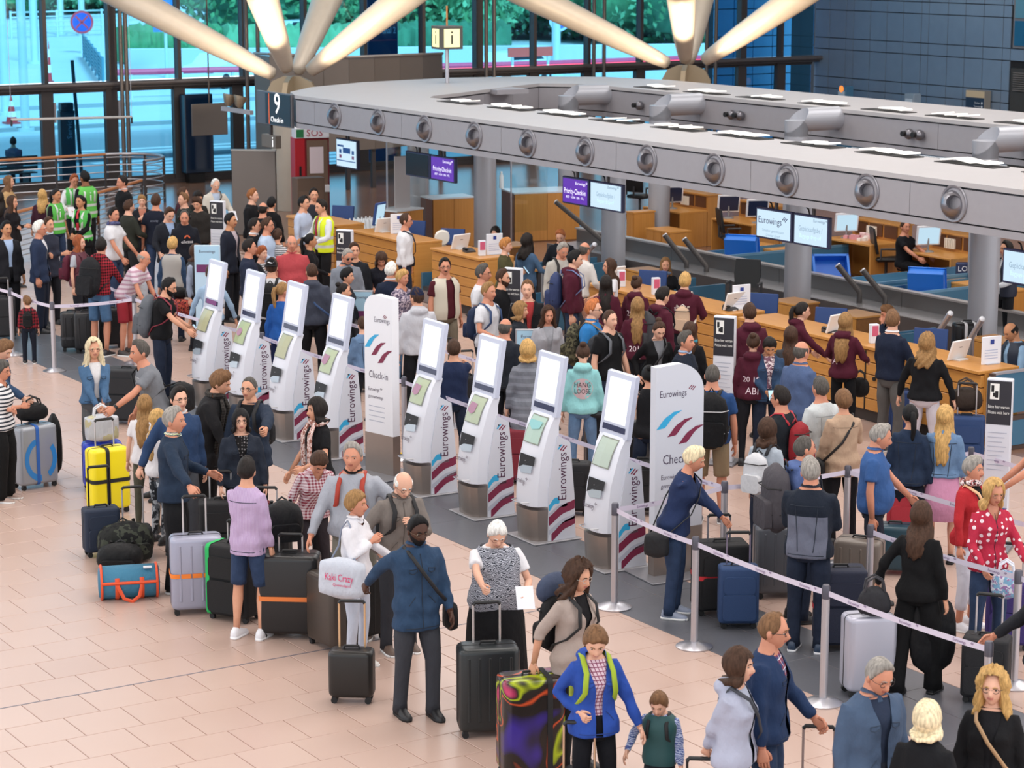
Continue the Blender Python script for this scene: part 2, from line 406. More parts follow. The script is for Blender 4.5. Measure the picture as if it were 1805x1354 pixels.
for i in range(len(dx)-1):
    a, c = dx[i], dx[i+1]
    dr = struct('door_%d' % (i+1))
    p = .16
    MB().box(a-p, a+p, FY-.18, FY, .1, 2.5).build('post', FRAME, dr, False)
    MB().box(a+p, c-p, FY-.06, FY-.04, .22, 2.42).build('pane', GLASS, dr, False)
    MB().box(a+p, c-p, FY-.12, FY-.0, .1, .22).build('bottom_rail', FRAME, dr, False)
    MB().box(a+p, c-p, FY-.12, FY-.0, 2.42, 2.5).build('top_rail', FRAME, dr, False)
    if i in (7, 8, 9):
        MB().box(a+p+.0, a+p+.05, FY-.22, FY-.18, 1.7, 2.2).build('door_closer', ALU, dr, False)
for u0, u1 in ((212, 221), (434, 454), (857, 871), (1047, 1065), (1246, 1262)):
    for u in (u0, u1):
        q = ony(u, 60, 55.4)
        MB().lathe([(.055, 0), (.055, 11.8)], 10).build('column', mat('#6c6460', .45, .5), loc=(q.x, q.y, 0))['kind'] = 'structure'

# ---- right-hand wall of blue-grey panels
wr = struct('wall_right')
MB().box(46.44, 46.8, 12, 56.2, 0, 12.5).build('backing', mat('#191b20', .9), wr, False)
PANEL = mat('#7a8ea4', .45, .2, noise=.08, nscale=3)
cols = [56.19, 55.5, 54.72, 54.38, 53.62, 52.88, 52.16, 51.38, 51.07, 50.27, 49.55, 48.81, 48.03, 47.72]
y = 46.9
while y > 36: cols.append(y); y -= .77
rows = [0, .55, .89, 1.73, 2.07, 2.91, 3.25, 4.09, 4.43, 5.27, 5.61]
for a, c in zip(cols, cols[1:]):
    for z0, z1 in zip(rows, rows[1:]):
        if 46.4 < (a+c)/2 < 47.72 and (z0 < 2.7 or 3.25 <= z0 < 4.4): continue
        if c < 44 and z0 > 3: continue
        MB().box(46.40, 46.46, c+.012, a-.012, z0+.012, z1-.012, b=.004).build('panel', PANEL, wr, False)
d = struct('door_30')
MB().box(46.36, 46.5, 46.3, 47.62, 0, 2.72).build('leaf', mat('#3a3836', .6), d, False)
for k in range(9): MB().box(46.32, 46.36, 46.4, 47.5, 2.1+.06*k, 2.13+.06*k).build('grille_bar', mat('#6a6460', .5), d, False)
d = struct('window_30')
MB().box(46.36, 46.5, 46.1, 47.6, 3.27, 5.2).build('frame', mat('#77777c', .5), d, False)
MB().box(46.33, 46.37, 46.2, 47.52, 3.34, 4.02).build('pane', mat('#1f5f86', .15), d, False)
MB().box(46.33, 46.37, 46.2, 47.52, 4.1, 5.1).build('pane', mat('#5a8aa0', .15), d, False)

# ---- ring-shaped service beam over the check-in island
outer = [(22, 12.5), (22, 43.3), (22.35, 44.2), (23.4, 45.3), (25.2, 46.2), (27.6, 46.5), (29.4, 46), (30.8, 44.9), (31.4, 43.2), (31.4, 12.5)]
inner = [(23.95, 12.5), (23.95, 41.2), (24.25, 41.6), (25.2, 42.1), (26.2, 42.7), (27.3, 43.3), (28.3, 43.8), (28.9, 43.2), (29.1, 42.3), (29.1, 12.5)]
def shift(poly, dlt):
    o = []
    for i, p in enumerate(poly):
        a = poly[max(0, i-1)]; c = poly[min(len(poly)-1, i+1)]; t = Vector((c[0]-a[0], c[1]-a[1])).normalized(); n = Vector((-t.y, t.x))
        o.append((p[0]+n.x*dlt, p[1]+n.y*dlt))
    return o
def ringsolid(mb, o, i, z0, z1):
    n = len(o); v = [(x, y, z) for z in (z0, z1) for x, y in list(o)+list(i)]
    f = []
    for k in range(n-1):
        f += [(k, k+1, 2*n+k+1, 2*n+k), (n+k+1, n+k, 3*n+k, 3*n+k+1), (2*n+k, 2*n+k+1, 3*n+k+1, 3*n+k), (k+1, k, n+k, n+k+1)]
    mb.add(v, [tuple(q) for q in f])
bt = thing('service_beam', 'grey ring-shaped metal beam hanging over the check-in island', 'beam')
q = MB(); ringsolid(q, shift(outer, .03), shift(inner, -.03), 3.06, 3.13); q.build('top_cover', mat('#b3b0b2', .5, .1, noise=.04, nscale=4), bt, False)
q = MB(); ringsolid(q, shift(outer, -.06), shift(inner, .06), 2.56, 3.06); q.build('core', BEAMD, bt, False)
q = MB(); ringsolid(q, shift(outer, .0), shift(inner, -.0), 2.45, 2.55); q.build('bottom_lip', BEAM, bt, False)
ys = [43.3]+[42.47-1.8*k*2 for k in range(0, 9)]
for a, c in zip(ys, ys[1:]):
    MB().box(21.99, 22.05, c+.005, a-.005, 2.575, 3.03).build('fascia_panel', BEAM, bt, False)
    MB().box(23.9, 23.96, c+.005, min(a, 41.1)-.005, 2.575, 3.03).build('fascia_panel', BEAM, bt, False)
    MB().box(29.09, 29.15, c+.005, min(a, 42.2)-.005, 2.575, 3.03).build('fascia_panel', BEAM, bt, False)
for k in range(1, len(outer)-2):
    a, c = outer[k], outer[k+1]; t = Vector((c[0]-a[0], c[1]-a[1], 0)); ln = t.length; an = math.atan2(t.y, t.x)
    MB().box(.005, ln-.005, -.06, 0, 2.575, 3.03).build('fascia_panel', BEAM, bt, False, loc=(a[0], a[1], 0), rz=an)
    a, c = inner[k], inner[k+1]; t = Vector((c[0]-a[0], c[1]-a[1], 0)); ln = t.length; an = math.atan2(t.y, t.x)
    MB().box(.005, ln-.005, 0, .06, 2.575, 3.03).build('fascia_panel', BEAM, bt, False, loc=(a[0], a[1], 0), rz=an)
MB().box(26.4, 27.2, 42.5, 46.4, 3.02, 3.12).build('cross_bar', BEAM, bt, False)
# ball nozzles
noz = thing('air_nozzle', '', 'air nozzle', (22.0, 41.57, 2.82), group='round air nozzles along the front of the beam')
M0 = Matrix.Rotation(-pi/2, 4, 'Y')
rg = MB().lathe([(.215, -.005), (.255, .0), (.262, .022), (.25, .035), (.225, .03), (.205, .0)], 28, M=M0).build('ring', mat('#8e8d94', .4, .5), noz)
ax = Vector((-.80, -.58, .27)).normalized(); M1 = ax.to_track_quat('Z', 'Y').to_matrix().to_4x4()
prof = [(.21*math.cos(t), .21*math.sin(t)-.07) for t in np.linspace(-.3, 1.08, 9)]+[(.085, .06), (.085, -.06)]
MB().lathe(prof, 24, M=M1).build('ball', mat('#8f8e95', .3, .75), noz)
MB().lathe([(.086, -.055), (.0, -.055)], 16, M=M1).build('duct', mat('#0c0c0e', .8), noz)
nth = ['first', 'second', 'third', 'fourth', 'fifth', 'sixth', 'seventh', 'eighth', 'ninth', 'tenth', 'eleventh']
for k in range(11):
    o = noz if k == 0 else copy_tree(noz)
    o.location = (22.0, 41.57-1.8*k, 2.82); o['label'] = 'round grey air nozzle, %s along the beam counted from the gate sign' % nth[k]
# lamp plates in slots on the beam top
PLATE = mat('#f2efe9', .4, emit=.55)
def uplight(x, y, label, npl=3):
    t = thing('uplight', label, 'light', (x, y, 3.131), group='white lamp plates in the beam tops')
    MB().box(-.16, .16, -.62, .62, 0, .012).build('recess', mat('#2e2c2c', .8), t, False)
    for k in range(npl):
        a = -.38+.36*k+rnd.uniform(-.04, .04)
        M = Matrix.Translation((0, a, .05))@Matrix.Rotation(rnd.uniform(-.12, .12), 4, 'X')@Matrix.Rotation(rnd.uniform(-.1, .1), 4, 'Z')
        MB().box(-.15, .15, -.145, .145, 0, .022, M=M).build('lamp_plate', PLATE, t, False)
yy = [39.6, 37.7, 35.9, 34.2, 32.3, 30.5, 28.7, 26.9, 25.1, 23.3, 21.5]
for k, y in enumerate(yy): uplight(23.72, y, 'white lamp plates on the near beam, %s set from the far end' % nth[k], 3 if k % 3 else 2)
yy = [41.0, 39.2, 37.4, 35.4, 33.5, 31.7, 29.9, 28.1]
for k, y in enumerate(yy): uplight(29.5, y, 'white lamp plates on the rear beam, %s set from the far end' % nth[k], 3 if k % 2 else 2)
# pairs of small spherical spots on the inner face of the rear beam
for k, (u, v) in enumerate(((1130, 186), (1300, 203), (1615, 237))):
    p = onx(u, v, 29.05)
    t = thing('spotlight_pair', ['single small spotlight beside the far duct elbow', 'pair of small spotlights between the first two duct elbows', 'pair of small spotlights near the right duct elbow'][k], 'light', p)
    for s in ((0,) if k == 0 else (-.14, .14)):
        MB().ell((-.05, s, 0), (.1, .1, .1), 14, 9).build('housing', mat('#77767c', .3, .7), t)
        MB().lathe([(.05, 0), (.05, .08)], 12, M=Matrix.Translation((-.13, s+.02, .01))@Matrix.Rotation(-pi/2, 4, 'Y')).build('lens', BLACK, t)

# ---- round columns with duct elbows into the beams
COLM = mat('#aeb0b8', .38, .3, noise=.04, nscale=3)
def column(x, y, side, z1=2.8, elbow=True):
    c = struct('column', (x, y, 0))
    MB().lathe([(.225, 0), (.225, z1-.0)], 24).build('shaft', COLM, c)
    if elbow:
        pts = [(0, 0, z1-.05), (0, 0, z1+.02)]; e = MB()
        R = .225
        ring = lambda o, a, bb: [tuple(np.array(o)+R*(math.cos(q)*np.array(a)+math.sin(q)*np.array(bb))) for q in np.linspace(0, 2*pi, 24, endpoint=False)]
        s2 = math.sqrt(.5)
        e.loft([ring((0, 0, z1-.3), (side, 0, 0), (0, 1, 0)), ring((0, 0, z1), (side, 0, 1.0), (0, 1, 0)), ring((side*1.0, 0, z1), (0, 0, 1), (0, 1, 0))])
        e.build('duct_elbow', COLM, c, True, 50)
    return c
for u in (738, 855, 1081, 1407, 1736):
    p = onx(u, 450, 24.55); column(24.55, p.y, -1, 2.78)
for u, y in ((1157, 38.9), (1397, 34.5), (1738, 29.4)): column(28.1, y, 1, 2.95)
column(28.1, 42.3, 1, 2.95)
# ---- tree columns: cast node with four tapering struts, lit from below
STRUT = mat('#cfc2b2', .42, .2, noise=.06, nscale=6)
def dpt(u, v, w): return Vector(cC + (cF*F_PX + cR*(u-PCX) - cU*(v-PCY))*(w/F_PX))
def tree(u, v, base, tops, label):
    n = Vector(base); w0 = proj(n)[2]
    c = struct('column', (n.x, n.y, 0)); c['label'] = label
    MB().lathe([(.5, 0), (.5, 2.35), (.42, 2.5)], 28).build('shaft', mat('#a89f93', .6, noise=.05, nscale=5), c)
    q = MB(); Rz = 32/57.3
    for a in (0, pi/2):
        M = Matrix.Translation((0, 0, 2.5))@Matrix.Rotation(a+pi/4, 4, 'Z')
        pl = [(-.62, 0), (.62, 0), (.62, .25), (.48, .5), (.2, .62), (-.2, .62), (-.48, .5), (-.62, .25)]
        q.prism(pl, -.06, .06, 'y', M=M)
    q.build('node_plate', mat('#a8977e', .45, .4), c, True, 30)
    for (ut, vt, dw) in tops:
        tp = dpt(ut, vt, w0+dw); d0 = (tp-n).normalized(); s0 = n+d0*.5; e0 = n+(tp-n)*3.0; l = (e0-s0).length
        pts = [s0+d0*(l*k) for k in (0, .004, .03, .12, .3, .5, .75, 1)]
        MB().tube([tuple(p-Vector((n.x, n.y, 0))) for p in pts], [.07, .15, .19, .27, .36, .38, .33, .2], 18).build('strut', STRUT, c, True, 60)
    return w0
tops1 = [(233, 0, 1.0), (464, 0, -2.2), (576, 0, 2.2), (707, 0, -1.0)]
tops2 = [(950, 0, 1.0), (1201, 0, -2.4), (1234, 0, 2.4), (1398, 0, -1.0)]
N1 = (24.85, 49.1, 2.93); N2 = (35.4, 47.9, 2.93)
tree(515, 150, N1, tops1, 'tree column by the gate sign'); tree(1210, 128, N2, tops2, 'tree column behind the rear beam')
def spot(loc, aim, power, size=1.1, col=(1, .80, .56)):
    l = bpy.data.lights.new('floodlight_lamp', 'SPOT'); l.energy = power; l.spot_size = size; l.spot_blend = .6; l.color = col; l.shadow_soft_size = .08
    o = bpy.data.objects.new('floodlight_lamp', l); COL.objects.link(o); o.location = loc
    o.rotation_euler = (Vector(aim)-Vector(loc)).to_track_quat('-Z', 'Y').to_euler()
for Nn, tops in ((N1, tops1), (N2, tops2)):
    n = Vector(Nn); w0 = proj(n)[2]
    for i, (ut, vt, dw) in enumerate(tops):
        tp = dpt(ut, vt, w0+dw); d0 = (tp-n).normalized()
        side = Vector((-.55, -.75, -.12))*3.2
        if i == 2: continue
        spot(n+side+d0*.2, n+d0*2.4, 1150 if i != 0 else 950, .85)
# floodlight cluster on its bracket left of the gate sign
t = thing('floodlight_bracket', 'bracket of four small floodlights left of the gate number sign', 'light', (21.9, 45.3, 2.6))
MB().box(-.04, .04, -.1, 1.35, .0, .09).build('arm', BEAM, t, False)
for k in range(4):
    MB().lathe([(.03, -.14), (.07, -.1), (.13, .06), (.135, .1), (.11, .1)], 14, M=Matrix.Translation((-.05+.1*(k % 2), .35+.27*k, .26))@Matrix.Rotation(.25, 4, 'Y')).build('lamp_head', mat('#8d7f6c', .4, .5), t)
    MB().lathe([(.108, 0), (.0, 0)], 14, M=Matrix.Translation((-.05+.1*(k % 2), .35+.27*k, .26))@Matrix.Rotation(.25, 4, 'Y')@Matrix.Translation((0, 0, .09))).build('lens', mat('#fff0d8', .4, emit=2.5), t)

# ================================================================ OUTSIDE
gm = mat('#b9c0c6', .9, noise=.08, nscale=.6)
MB().box(-80, 260, 56.5, 330, -.35, -.06).build('ground', gm, None, False)['kind'] = 'structure'
def mk(z): return z
kb = thing('kerb', 'grey kerb line between the road and the forecourt outside', 'kerb')
for x0, x1, y0, y1 in ((10, 60, 63, 63.3), (16, 70, 73.8, 74.1), (30, 90, 82.4, 82.8)):
    MB().box(x0, x1, y0, y1, -.1, .06).build('kerb_stone', mat('#8f979c', .9), kb, False)
zz = thing('crossing_marking', 'white zebra stripes painted on the road outside', 'marking')
for k in range(9): MB().box(25.2, 33, 58.6+.9*k, 59.05+.9*k, -.06, -.054).build('stripe', mat('#f4f4f4', .8), zz, False)
rd = thing('road_surface', 'asphalt road strip running past the glass front', 'road')
MB().box(0, 120, 58.2, 72, -.06, -.057).build('asphalt', mat('#a9b0b6', .9, noise=.06, nscale=2), rd, False)
wl = thing('retaining_wall', 'pale concrete retaining wall under the clipped hedge outside', 'wall')
def slabpx(u0, v0, u1, v1, hgt, thick, name, m_, parent):   # a wall standing on the ground line through two photo points
    a, c = at(u0, v0), at(u1, v1); t = c-a; ln = t.length
    return MB().box(0, ln, 0, thick, -.1, hgt, b=.03).build(name, m_, parent, False, loc=(a.x, a.y, 0), rz=math.atan2(t.y, t.x))
slabpx(220, 124, 640, 121, 1.0, .4, 'wall_slab', mat('#b9bfc2', .9), wl)
slabpx(640, 121, 1330, 112, 1.0, .4, 'wall_slab', mat('#b9bfc2', .9), wl)
LEAFG = [mat('#4f8a5c', .8, noise=.45, nscale=2.5, bump=1.0), mat('#6aa278', .8, noise=.4, nscale=2.2, bump=1.0), mat('#3f7558', .85, noise=.4, nscale=2.4, bump=1)]
def leafblob(name, parent, c, r, m_, seed, n=26, k=14, amp=.22):
    q = MB(); q.ell((0, 0, 0), (1, 1, 1), n, k); V = q.v[0]; rr = np.random.RandomState(seed)
    d = np.zeros(len(V))
    for _ in range(7):
        w = rr.randn(3)*4.2; d += np.sin(V@w+rr.rand()*6)
    V = V*(1+amp*.38*d[:, None])*np.array(r); q.v[0] = V
    return q.build(name, m_, parent, loc=c)
def leaves(name, parent, c, r, m_, seed, cnt=900, size=.25):
    rr = np.random.RandomState(seed); v = rr.randn(cnt, 3); v /= np.linalg.norm(v, axis=1)[:, None]
    P = v*np.array(r)*(.86+.28*rr.rand(cnt, 1))+np.array(c)
    a = rr.randn(cnt, 3); a /= np.linalg.norm(a, axis=1)[:, None]; b2 = np.cross(a, rr.randn(cnt, 3)); b2 /= np.linalg.norm(b2, axis=1)[:, None]+1e-6
    V = np.concatenate([P-a*size-b2*size*.5, P+a*size*.2-b2*size*.6, P+a*size+b2*size*.3, P-a*size*.2+b2*size*.6], 1).reshape(-1, 3)
    q = MB(); q.add(V, [(4*i, 4*i+1, 4*i+2, 4*i+3) for i in range(cnt)])
    o = q.build(name, m_, parent, False); o['kind'] = 'stuff'; return o
for k, (u0, v0, u1, v1, lab) in enumerate(((226, 112, 395, 106, 'clipped green hedge behind the left strut outside'), (400, 108, 640, 104, 'clipped green hedge between the two left struts outside'), (650, 103, 900, 100, 'clipped green hedge behind the info cube outside'))):
    a, c = at(u0, v0), at(u1, v1); t = c-a; ln = t.length
    h = thing('hedge', lab, 'hedge', (a.x, a.y, 0), math.atan2(t.y, t.x))
    q = MB(); nn = 40; rr = np.random.RandomState(k)
    rings = [[(ln*i/nn, y_+.12*rr.randn(), max(0, z_+.12*rr.randn())) for y_, z_ in ((0, .0), (-.2, .8), (0, 1.5), (.6, 1.75), (1.4, 1.7), (1.8, 1.4), (1.9, 0))] for i in range(nn+1)]
    q.loft(rings); o = q.build('foliage', LEAFG[k % 3], h); o['kind'] = 'stuff'
trees = [(15, 28, 3.2, 4), (60, 18, 3.6, 4), (110, 15, 3.4, 4.2), (165, 20, 3.2, 4), (245, 10, 3, 4), (300, 6, 3.4, 4), (350, 10, 3, 4), (400, 12, 3.5, 4), (480, 70, 3.4, 4), (560, 60, 3.6, 4.2), (620, 50, 3, 4), (705, 95, 1.6, 3.4), (800, 92, 2.4, 4.2), (840, 70, 2.6, 5), (890, 60, 3.6, 5.5), (960, 62, 3.6, 5.8), (1020, 66, 3.4, 5.6), (1075, 70, 3.2, 5.8), (1130, 74, 3.0, 5.6), (1180, 70, 3.2, 5.6), (1240, 76, 3, 5.5), (1330, 40, 4, 6)]
pl = ['first', 'second', 'third', 'fourth', 'fifth', 'sixth', 'seventh', 'eighth', 'ninth', 'tenth', 'eleventh', 'twelfth', 'thirteenth', 'fourteenth', 'fifteenth', 'sixteenth', 'seventeenth', 'eighteenth', 'nineteenth', 'twentieth', 'twenty-first', 'twenty-second']
for k, (u, v, r, h) in enumerate(trees):
    p = at(u, v); r *= p.length/95
    t = thing('tree', 'leafy green tree outside the glass, %s from the left' % pl[k], 'tree', p, group='trees beyond the road')
    MB().tube([(0, 0, -.1), (.05, 0, h*.5), (0, .05, h*.8)], [.22, .17, .12], 8).build('trunk', mat('#6b5a48', .9), t)
    leafblob('crown', t, (0, 0, h*.62), (r*.88, r*.88, h*.5), LEAFG[(k*7) % 3], k)
    leaves('leaves', t, (0, 0, h*.62), (r*1.02, r*1.02, h*.6), LEAFG[(k*7+1) % 3], k, 1500, .24)
t = thing('annex_building', 'blue-panelled annex building outside beside the panel wall', 'building', (43.6, 57.6, 0))
MB().box(0.05, 6, .05, .5, 0, 9).build('wall', mat('#1a2430', .8), t, False)
for k in range(4):
    for j, (z0, z1) in enumerate(zip(rows, rows[1:])): MB().box(.76*k+.015, .76*k+.745, 0, .05, z0+.015, z1-.015).build('panel', mat('#7fb4dc', .5, .1), t, False)
# posts, signs, barrier, bollards
PALE = mat('#c6d2d6', .5, .3)
def post(u, v, hgt, r, label, m_=PALE, cat='post', name='post'):
    p = at(u, v); t = thing(name, label, cat, p)
    MB().lathe([(r, -.06), (r, hgt)], 10).build('pole', m_, t); MB().lathe([(r*2, -.06), (r*2, .06)], 10).build('foot', m_, t); return t
for k, (u, v, hh, r) in enumerate(((10, 200, 9, .16), (45, 228, 9, .15), (62, 110, 8, .2), (108, 60, 8, .2), (145, 60, 8, .2), (322, 42, 8, .2), (980, 130, 9, .2))):
    post(u, v, hh, r, 'pale lamp post outside the glass, %s from the left' % nth[k], cat='lamp post', name='lamp_post')
t = post(294, 135, 4.5, .07, 'parking sign post with blue plate outside the doors')
M = frame((-.1, -.12, 3.2), (1, -.3, 0), (0, 0, 1)); q = MB(); quad(q, -.5, .5, -1.2, 1.2, M, 0, .03); put_text(q, 'P', 1.1, M, 1, dy=.5, lift=.05); q.build('plate', [mat('#1f6fc4', .5), WHITE], t, False)
t = post(145, 92, 3, .05, 'round no-stopping sign on a thin pole outside')
M = frame((0, -.1, 1.6), (1, -.5, 0), (0, 0, 1)); MB().lathe([(.62, 0), (.62, .03)], 24, M=M).build('plate', mat('#c83a4a', .5), t)
MB().lathe([(.5, .032), (.5, .036)], 24, M=M).build('disc', mat('#2a4fae', .5), t)
q = MB(); q.box(-.45, .45, -.05, .05, .037, .042, M=np.array(M)@np.array(Matrix.Rotation(pi/4, 4, 'Z'))); q.box(-.45, .45, -.05, .05, .037, .042, M=np.array(M)@np.array(Matrix.Rotation(-pi/4, 4, 'Z'))); q.build('cross', mat('#c83a4a', .5), t, False)
t = post(984, 118, 3.4, .05, 'round blue road sign in front of the trees')
M = frame((0, -.1, 2.2), (1, -.5, 0), (0, 0, 1)); MB().lathe([(.5, 0), (.5, .03)], 24, M=M).build('plate', mat('#b9c4e0', .5), t); MB().lathe([(.38, .031), (.38, .036)], 24, M=M).build('disc', mat('#3c5fc0', .5), t)
br = thing('barrier_rail', 'pink-red tubular barrier rail along the road outside', 'barrier')
pts = [at(u, v, 1.0) for u, v in ((205, 128), (380, 123), (640, 120), (960, 112), (1200, 103), (1390, 98))]
MB().tube([tuple(p) for p in pts], .12, 8).build('rail', mat('#d8436a', .5), br)
for u in range(230, 1390, 90):
    p = at(u, 128-.026*(u-205), 1.0); MB().box(-.05, .05, -.05, .05, 0, 1, ).build('stake', PALE, br, False, loc=(p.x, p.y, -.06))
rf = thing('ramp_railing', 'blue-grey slatted railing descending beside the ramp outside', 'railing')
a, c = at(148, 100), at(182, 150)
for k in range(7):
    z = .15+.16*k; MB().tube([(a.x, a.y, z), (c.x, c.y, z)], .05, 6).build('rail', mat('#4f8296', .5), rf)
for s in range(7): p = a.lerp(c, s/6); MB().box(-.05, .05, -.05, .05, -.06, 1.2).build('upright', mat('#4f8296', .5), rf, False, loc=(p.x, p.y, 0))
rf = thing('terrace_railing', 'long thin metal railing on the terrace wall outside', 'railing')
for k in range(5):
    z = .3+.3*k; a, c = at(20, 66), at(440, 52); MB().tube([(a.x, a.y, z), (c.x, c.y, z)], .05, 5).build('rail', PALE, rf)
for s in range(12): p = a.lerp(c, s/11); MB().box(-.05, .05, -.05, .05, -.06, 1.6).build('upright', PALE, rf, False, loc=(p.x, p.y, 0))
# service stele and leaning pole just outside the doors
p = ony(120, 305, 57.4); t = thing('service_stele', 'dark blue-grey service stele standing outside the doors', 'sign', (p.x, p.y, -.06))
MB().box(-.2, .2, -.12, .12, 0, 1.95, b=.02).build('body', mat('#27323c', .4), t, False); MB().box(-.17, .17, -.14, .1, 1.95, 2.15, b=.02).build('head', mat('#1d2730', .4), t, False)
q = MB(); put_text(q, 'Service', .2, frame((.04, -.125, 1.5), (0, 0, 1), (-1, 0, 0))); q.build('lettering', mat('#8fa3b0', .6), t, False)
a, c = ony(145, 318, 57.8), ony(127, 106, 57.8)
t = thing('slim_mast', 'slim dark mast leaning beside the service stele', 'post', (a.x, a.y, -.06)); MB().tube([(0, 0, 0), (c.x-a.x, c.y-a.y, c.z+.06)], .05, 8).build('pole', mat('#27323c', .4), t); MB().lathe([(.25, 0), (.25, .04)], 12).build('foot', mat('#27323c', .4), t)
for k, (u, v) in enumerate(((21, 215), (88, 142))):
    p = at(u, v); t = thing('traffic_cone', 'red and white traffic cone on the forecourt' if k == 0 else 'slim red and white delineator post outside', 'cone', p)
    hh = .9 if k == 0 else 1.7; r0 = .2 if k == 0 else .1
    MB().box(-r0*1.3, r0*1.3, -r0*1.3, r0*1.3, -.06, 0).build('base', mat('#b8454a', .6), t, False)
    for j in range(5): MB().lathe([(r0*(1-j/5.5), hh*j/5), (r0*(1-(j+1)/5.5), hh*(j+1)/5)], 12).build('band', mat('#c9343a' if j % 2 == 0 else '#f0f0f0', .6), t)
# parked cars
def car(u, v, rz, colr, label):
    p = at(u, v); t = thing('car', label, 'car', (p.x, p.y, -.06), rz)
    side = [(-2.1, .35), (-2.15, .75), (-1.9, .95), (-1.2, 1.02), (-.75, 1.42), (.9, 1.45), (1.6, 1.0), (2.1, .9), (2.15, .4)]
    q = MB(); rings = []
    for y_, sc in ((-.85, .97), (-.8, 1), (.8, 1), (.85, .97)): rings.append([(x*sc, y_*(1 if z < 1.05 else .86), z) for x, z in side])
    q.loft(rings); q.build('body', mat(colr, .25, .2), t, True, 30)
    for y_ in (-.75, .75): MB().prism([(-1.05, 1.03), (-.7, 1.36), (.85, 1.38), (1.4, 1.03)], y_-.07, y_+.07, 'y').build('side_window', mat('#1d2a33', .1), t, False)
    for x_ in (-1.3, 1.35):
        for y_ in (-.8, .8): MB().lathe([(.32, -.1), (.32, .1)], 14, M=Matrix.Translation((x_, y_, .32))@Matrix.Rotation(pi/2, 4, 'X')).build('wheel', BLACK, t)
    for y_ in (-.6, .6): MB().box(-2.17, -2.1, y_-.15, y_+.15, .7, .85).build('tail_light', mat('#b01c2c', .3), t, False)
car(395, 150, .6, '#e8eef0', 'white car parked behind the left tree strut'); car(900, 148, .3, '#dfe6ea', 'white car outside below the red banner')
car(1350, 152, 1.0, '#8fa8b8', 'blue-grey car outside by the corner of the panel wall'); car(420, 60, .4, '#9fb2bd', 'grey car parked high up behind the terrace railing')
car(520, 78, .2, '#dfe6ea', 'pale car parked on the terrace between the struts')
p = ony(935, 95, 75); t = thing('red_banner', 'blurred red banner sign among the trees outside', 'sign', (p.x, p.y, 0))
MB().box(-1.0, 1.0, -.03, .03, 1.75, 2.1).build('board', mat('#e2564a', .6), t, False)
for s in (-.8, .8): MB().box(s-.04, s+.04, -.02, .04, -.06, 1.75).build('leg', PALE, t, False)
p = ony(672, 88, 57.5); t = thing('terminal_sign', 'tall dark blue Terminal 2 sign outside behind the struts', 'sign', (p.x, p.y, -.06))
MB().box(-.48, .48, -.12, .12, 0, 6.5, b=.02).build('body', mat('#1c2b52', .4), t, False)
q = MB(); M = frame((0, -.125, 0), (1, 0, 0), (0, 0, 1)); put_text(q, 'Terminal 2', .26, M, 0, width=.8, dy=3.78); quad(q, -.42, .42, 3.5, 3.53, M, 1); quad(q, -.4, .4, 2.9, 3.02, M, 2); quad(q, -.4, .4, 2.7, 2.82, M, 2)
v_ = [(.22*math.cos(a_)+.2, 4.3+.22*math.sin(a_)) for a_ in np.linspace(0, 2*pi, 20, endpoint=False)]; q.add([(x, y, .002) for x, y in v_], [tuple(range(20))], 0, M); q.build('lettering', [WHITE, mat('#d2405a', .5), mat('#c9b24a', .5)], t, False)
# bench with slats outside the glass
p = ony(20, 305, 57.1); bench = thing('slatted_bench', 'dark slatted bench outside with two people sitting on it', 'bench', (p.x, p.y, -.06))
BX = p.x
for k in range(4): MB().box(-1.0, .62, -.22+.1*k, -.14+.1*k, .42, .45).build('slat', mat('#3a2a24', .6), bench, False)
for k in range(3): MB().box(-1.0, .62, -.25, -.22, .52+.13*k, .62+.13*k).build('slat', mat('#3a2a24', .6), bench, False)
for s in (-.8, .4): MB().box(s-.03, s+.03, -.24, .2, 0, .42).build('leg', FRAME, bench, False)
# ================================================================ FIXED FURNITURE
SCRBLUE = scr('#cfeafc', .92); SCRWHITE = scr('#fcfdff', 1.0); SCRPURP = scr('#5c22ac', .95); SCROFF = mat('#15161a', .2)
TXW = mat('#f4f0ff', .5, emit=.6); TXNAVY = mat('#26255e', .5); TXGREY = mat('#8fb0cc', .5); DARKPANEL = mat('#2b2a31', .45)
# railings at the left, in front of the doors
def railing(label, pts, zt, bars, topm, posts, name='railing'):
    t = thing(name, label, 'railing', (pts[0][0], pts[0][1], 0)); o = Vector((pts[0][0], pts[0][1], 0))
    P = [Vector((p[0], p[1], 0))-o for p in pts]
    MB().tube([(p.x, p.y, zt) for p in P], .035, 8).build('handrail', topm, t)
    for k in range(bars):
        z = .12+(zt-.2)*k/max(1, bars-1); MB().tube([(p.x, p.y, z) for p in P], .014, 6).build('bar', ALU, t)
    for p in posts: q = Vector((p[0], p[1], 0))-o; MB().box(q.x-.025, q.x+.025, q.y-.025, q.y+.025, 0, zt).build('post', FRAME, t, False)
    return t
WOODRAIL = mat('#b9784a', .4)
railing('balustrade with wooden handrail in front of the leftmost doors', [(17.5, 53.2), (21.9, 53.4)], 1.1, 6, WOODRAIL, [(18.2, 53.24), (20.6, 53.35), (21.88, 53.4)])
arc = [(21.9+1.0*math.sin(a), 52.4+1.0*math.cos(a)) for a in np.linspace(0, pi*.95, 10)]
railing('curved metal balustrade end beside the dark double doors', arc, 1.1, 6, ALU, [arc[3], arc[6], arc[9]])
railing('low railing with many thin bars behind the staff in green vests', [(20.6, 48.2), (18.81, 46.38), (16.0, 43.9), (14.5, 42.5)], 1.0, 9, WOODRAIL, [(20.6, 48.2), (18.81, 46.38), (16.0, 43.9)])
rod = thing('hanging_rod', 'thin white rod hanging horizontally in front of the doors', 'rod', (0, 0, 0))
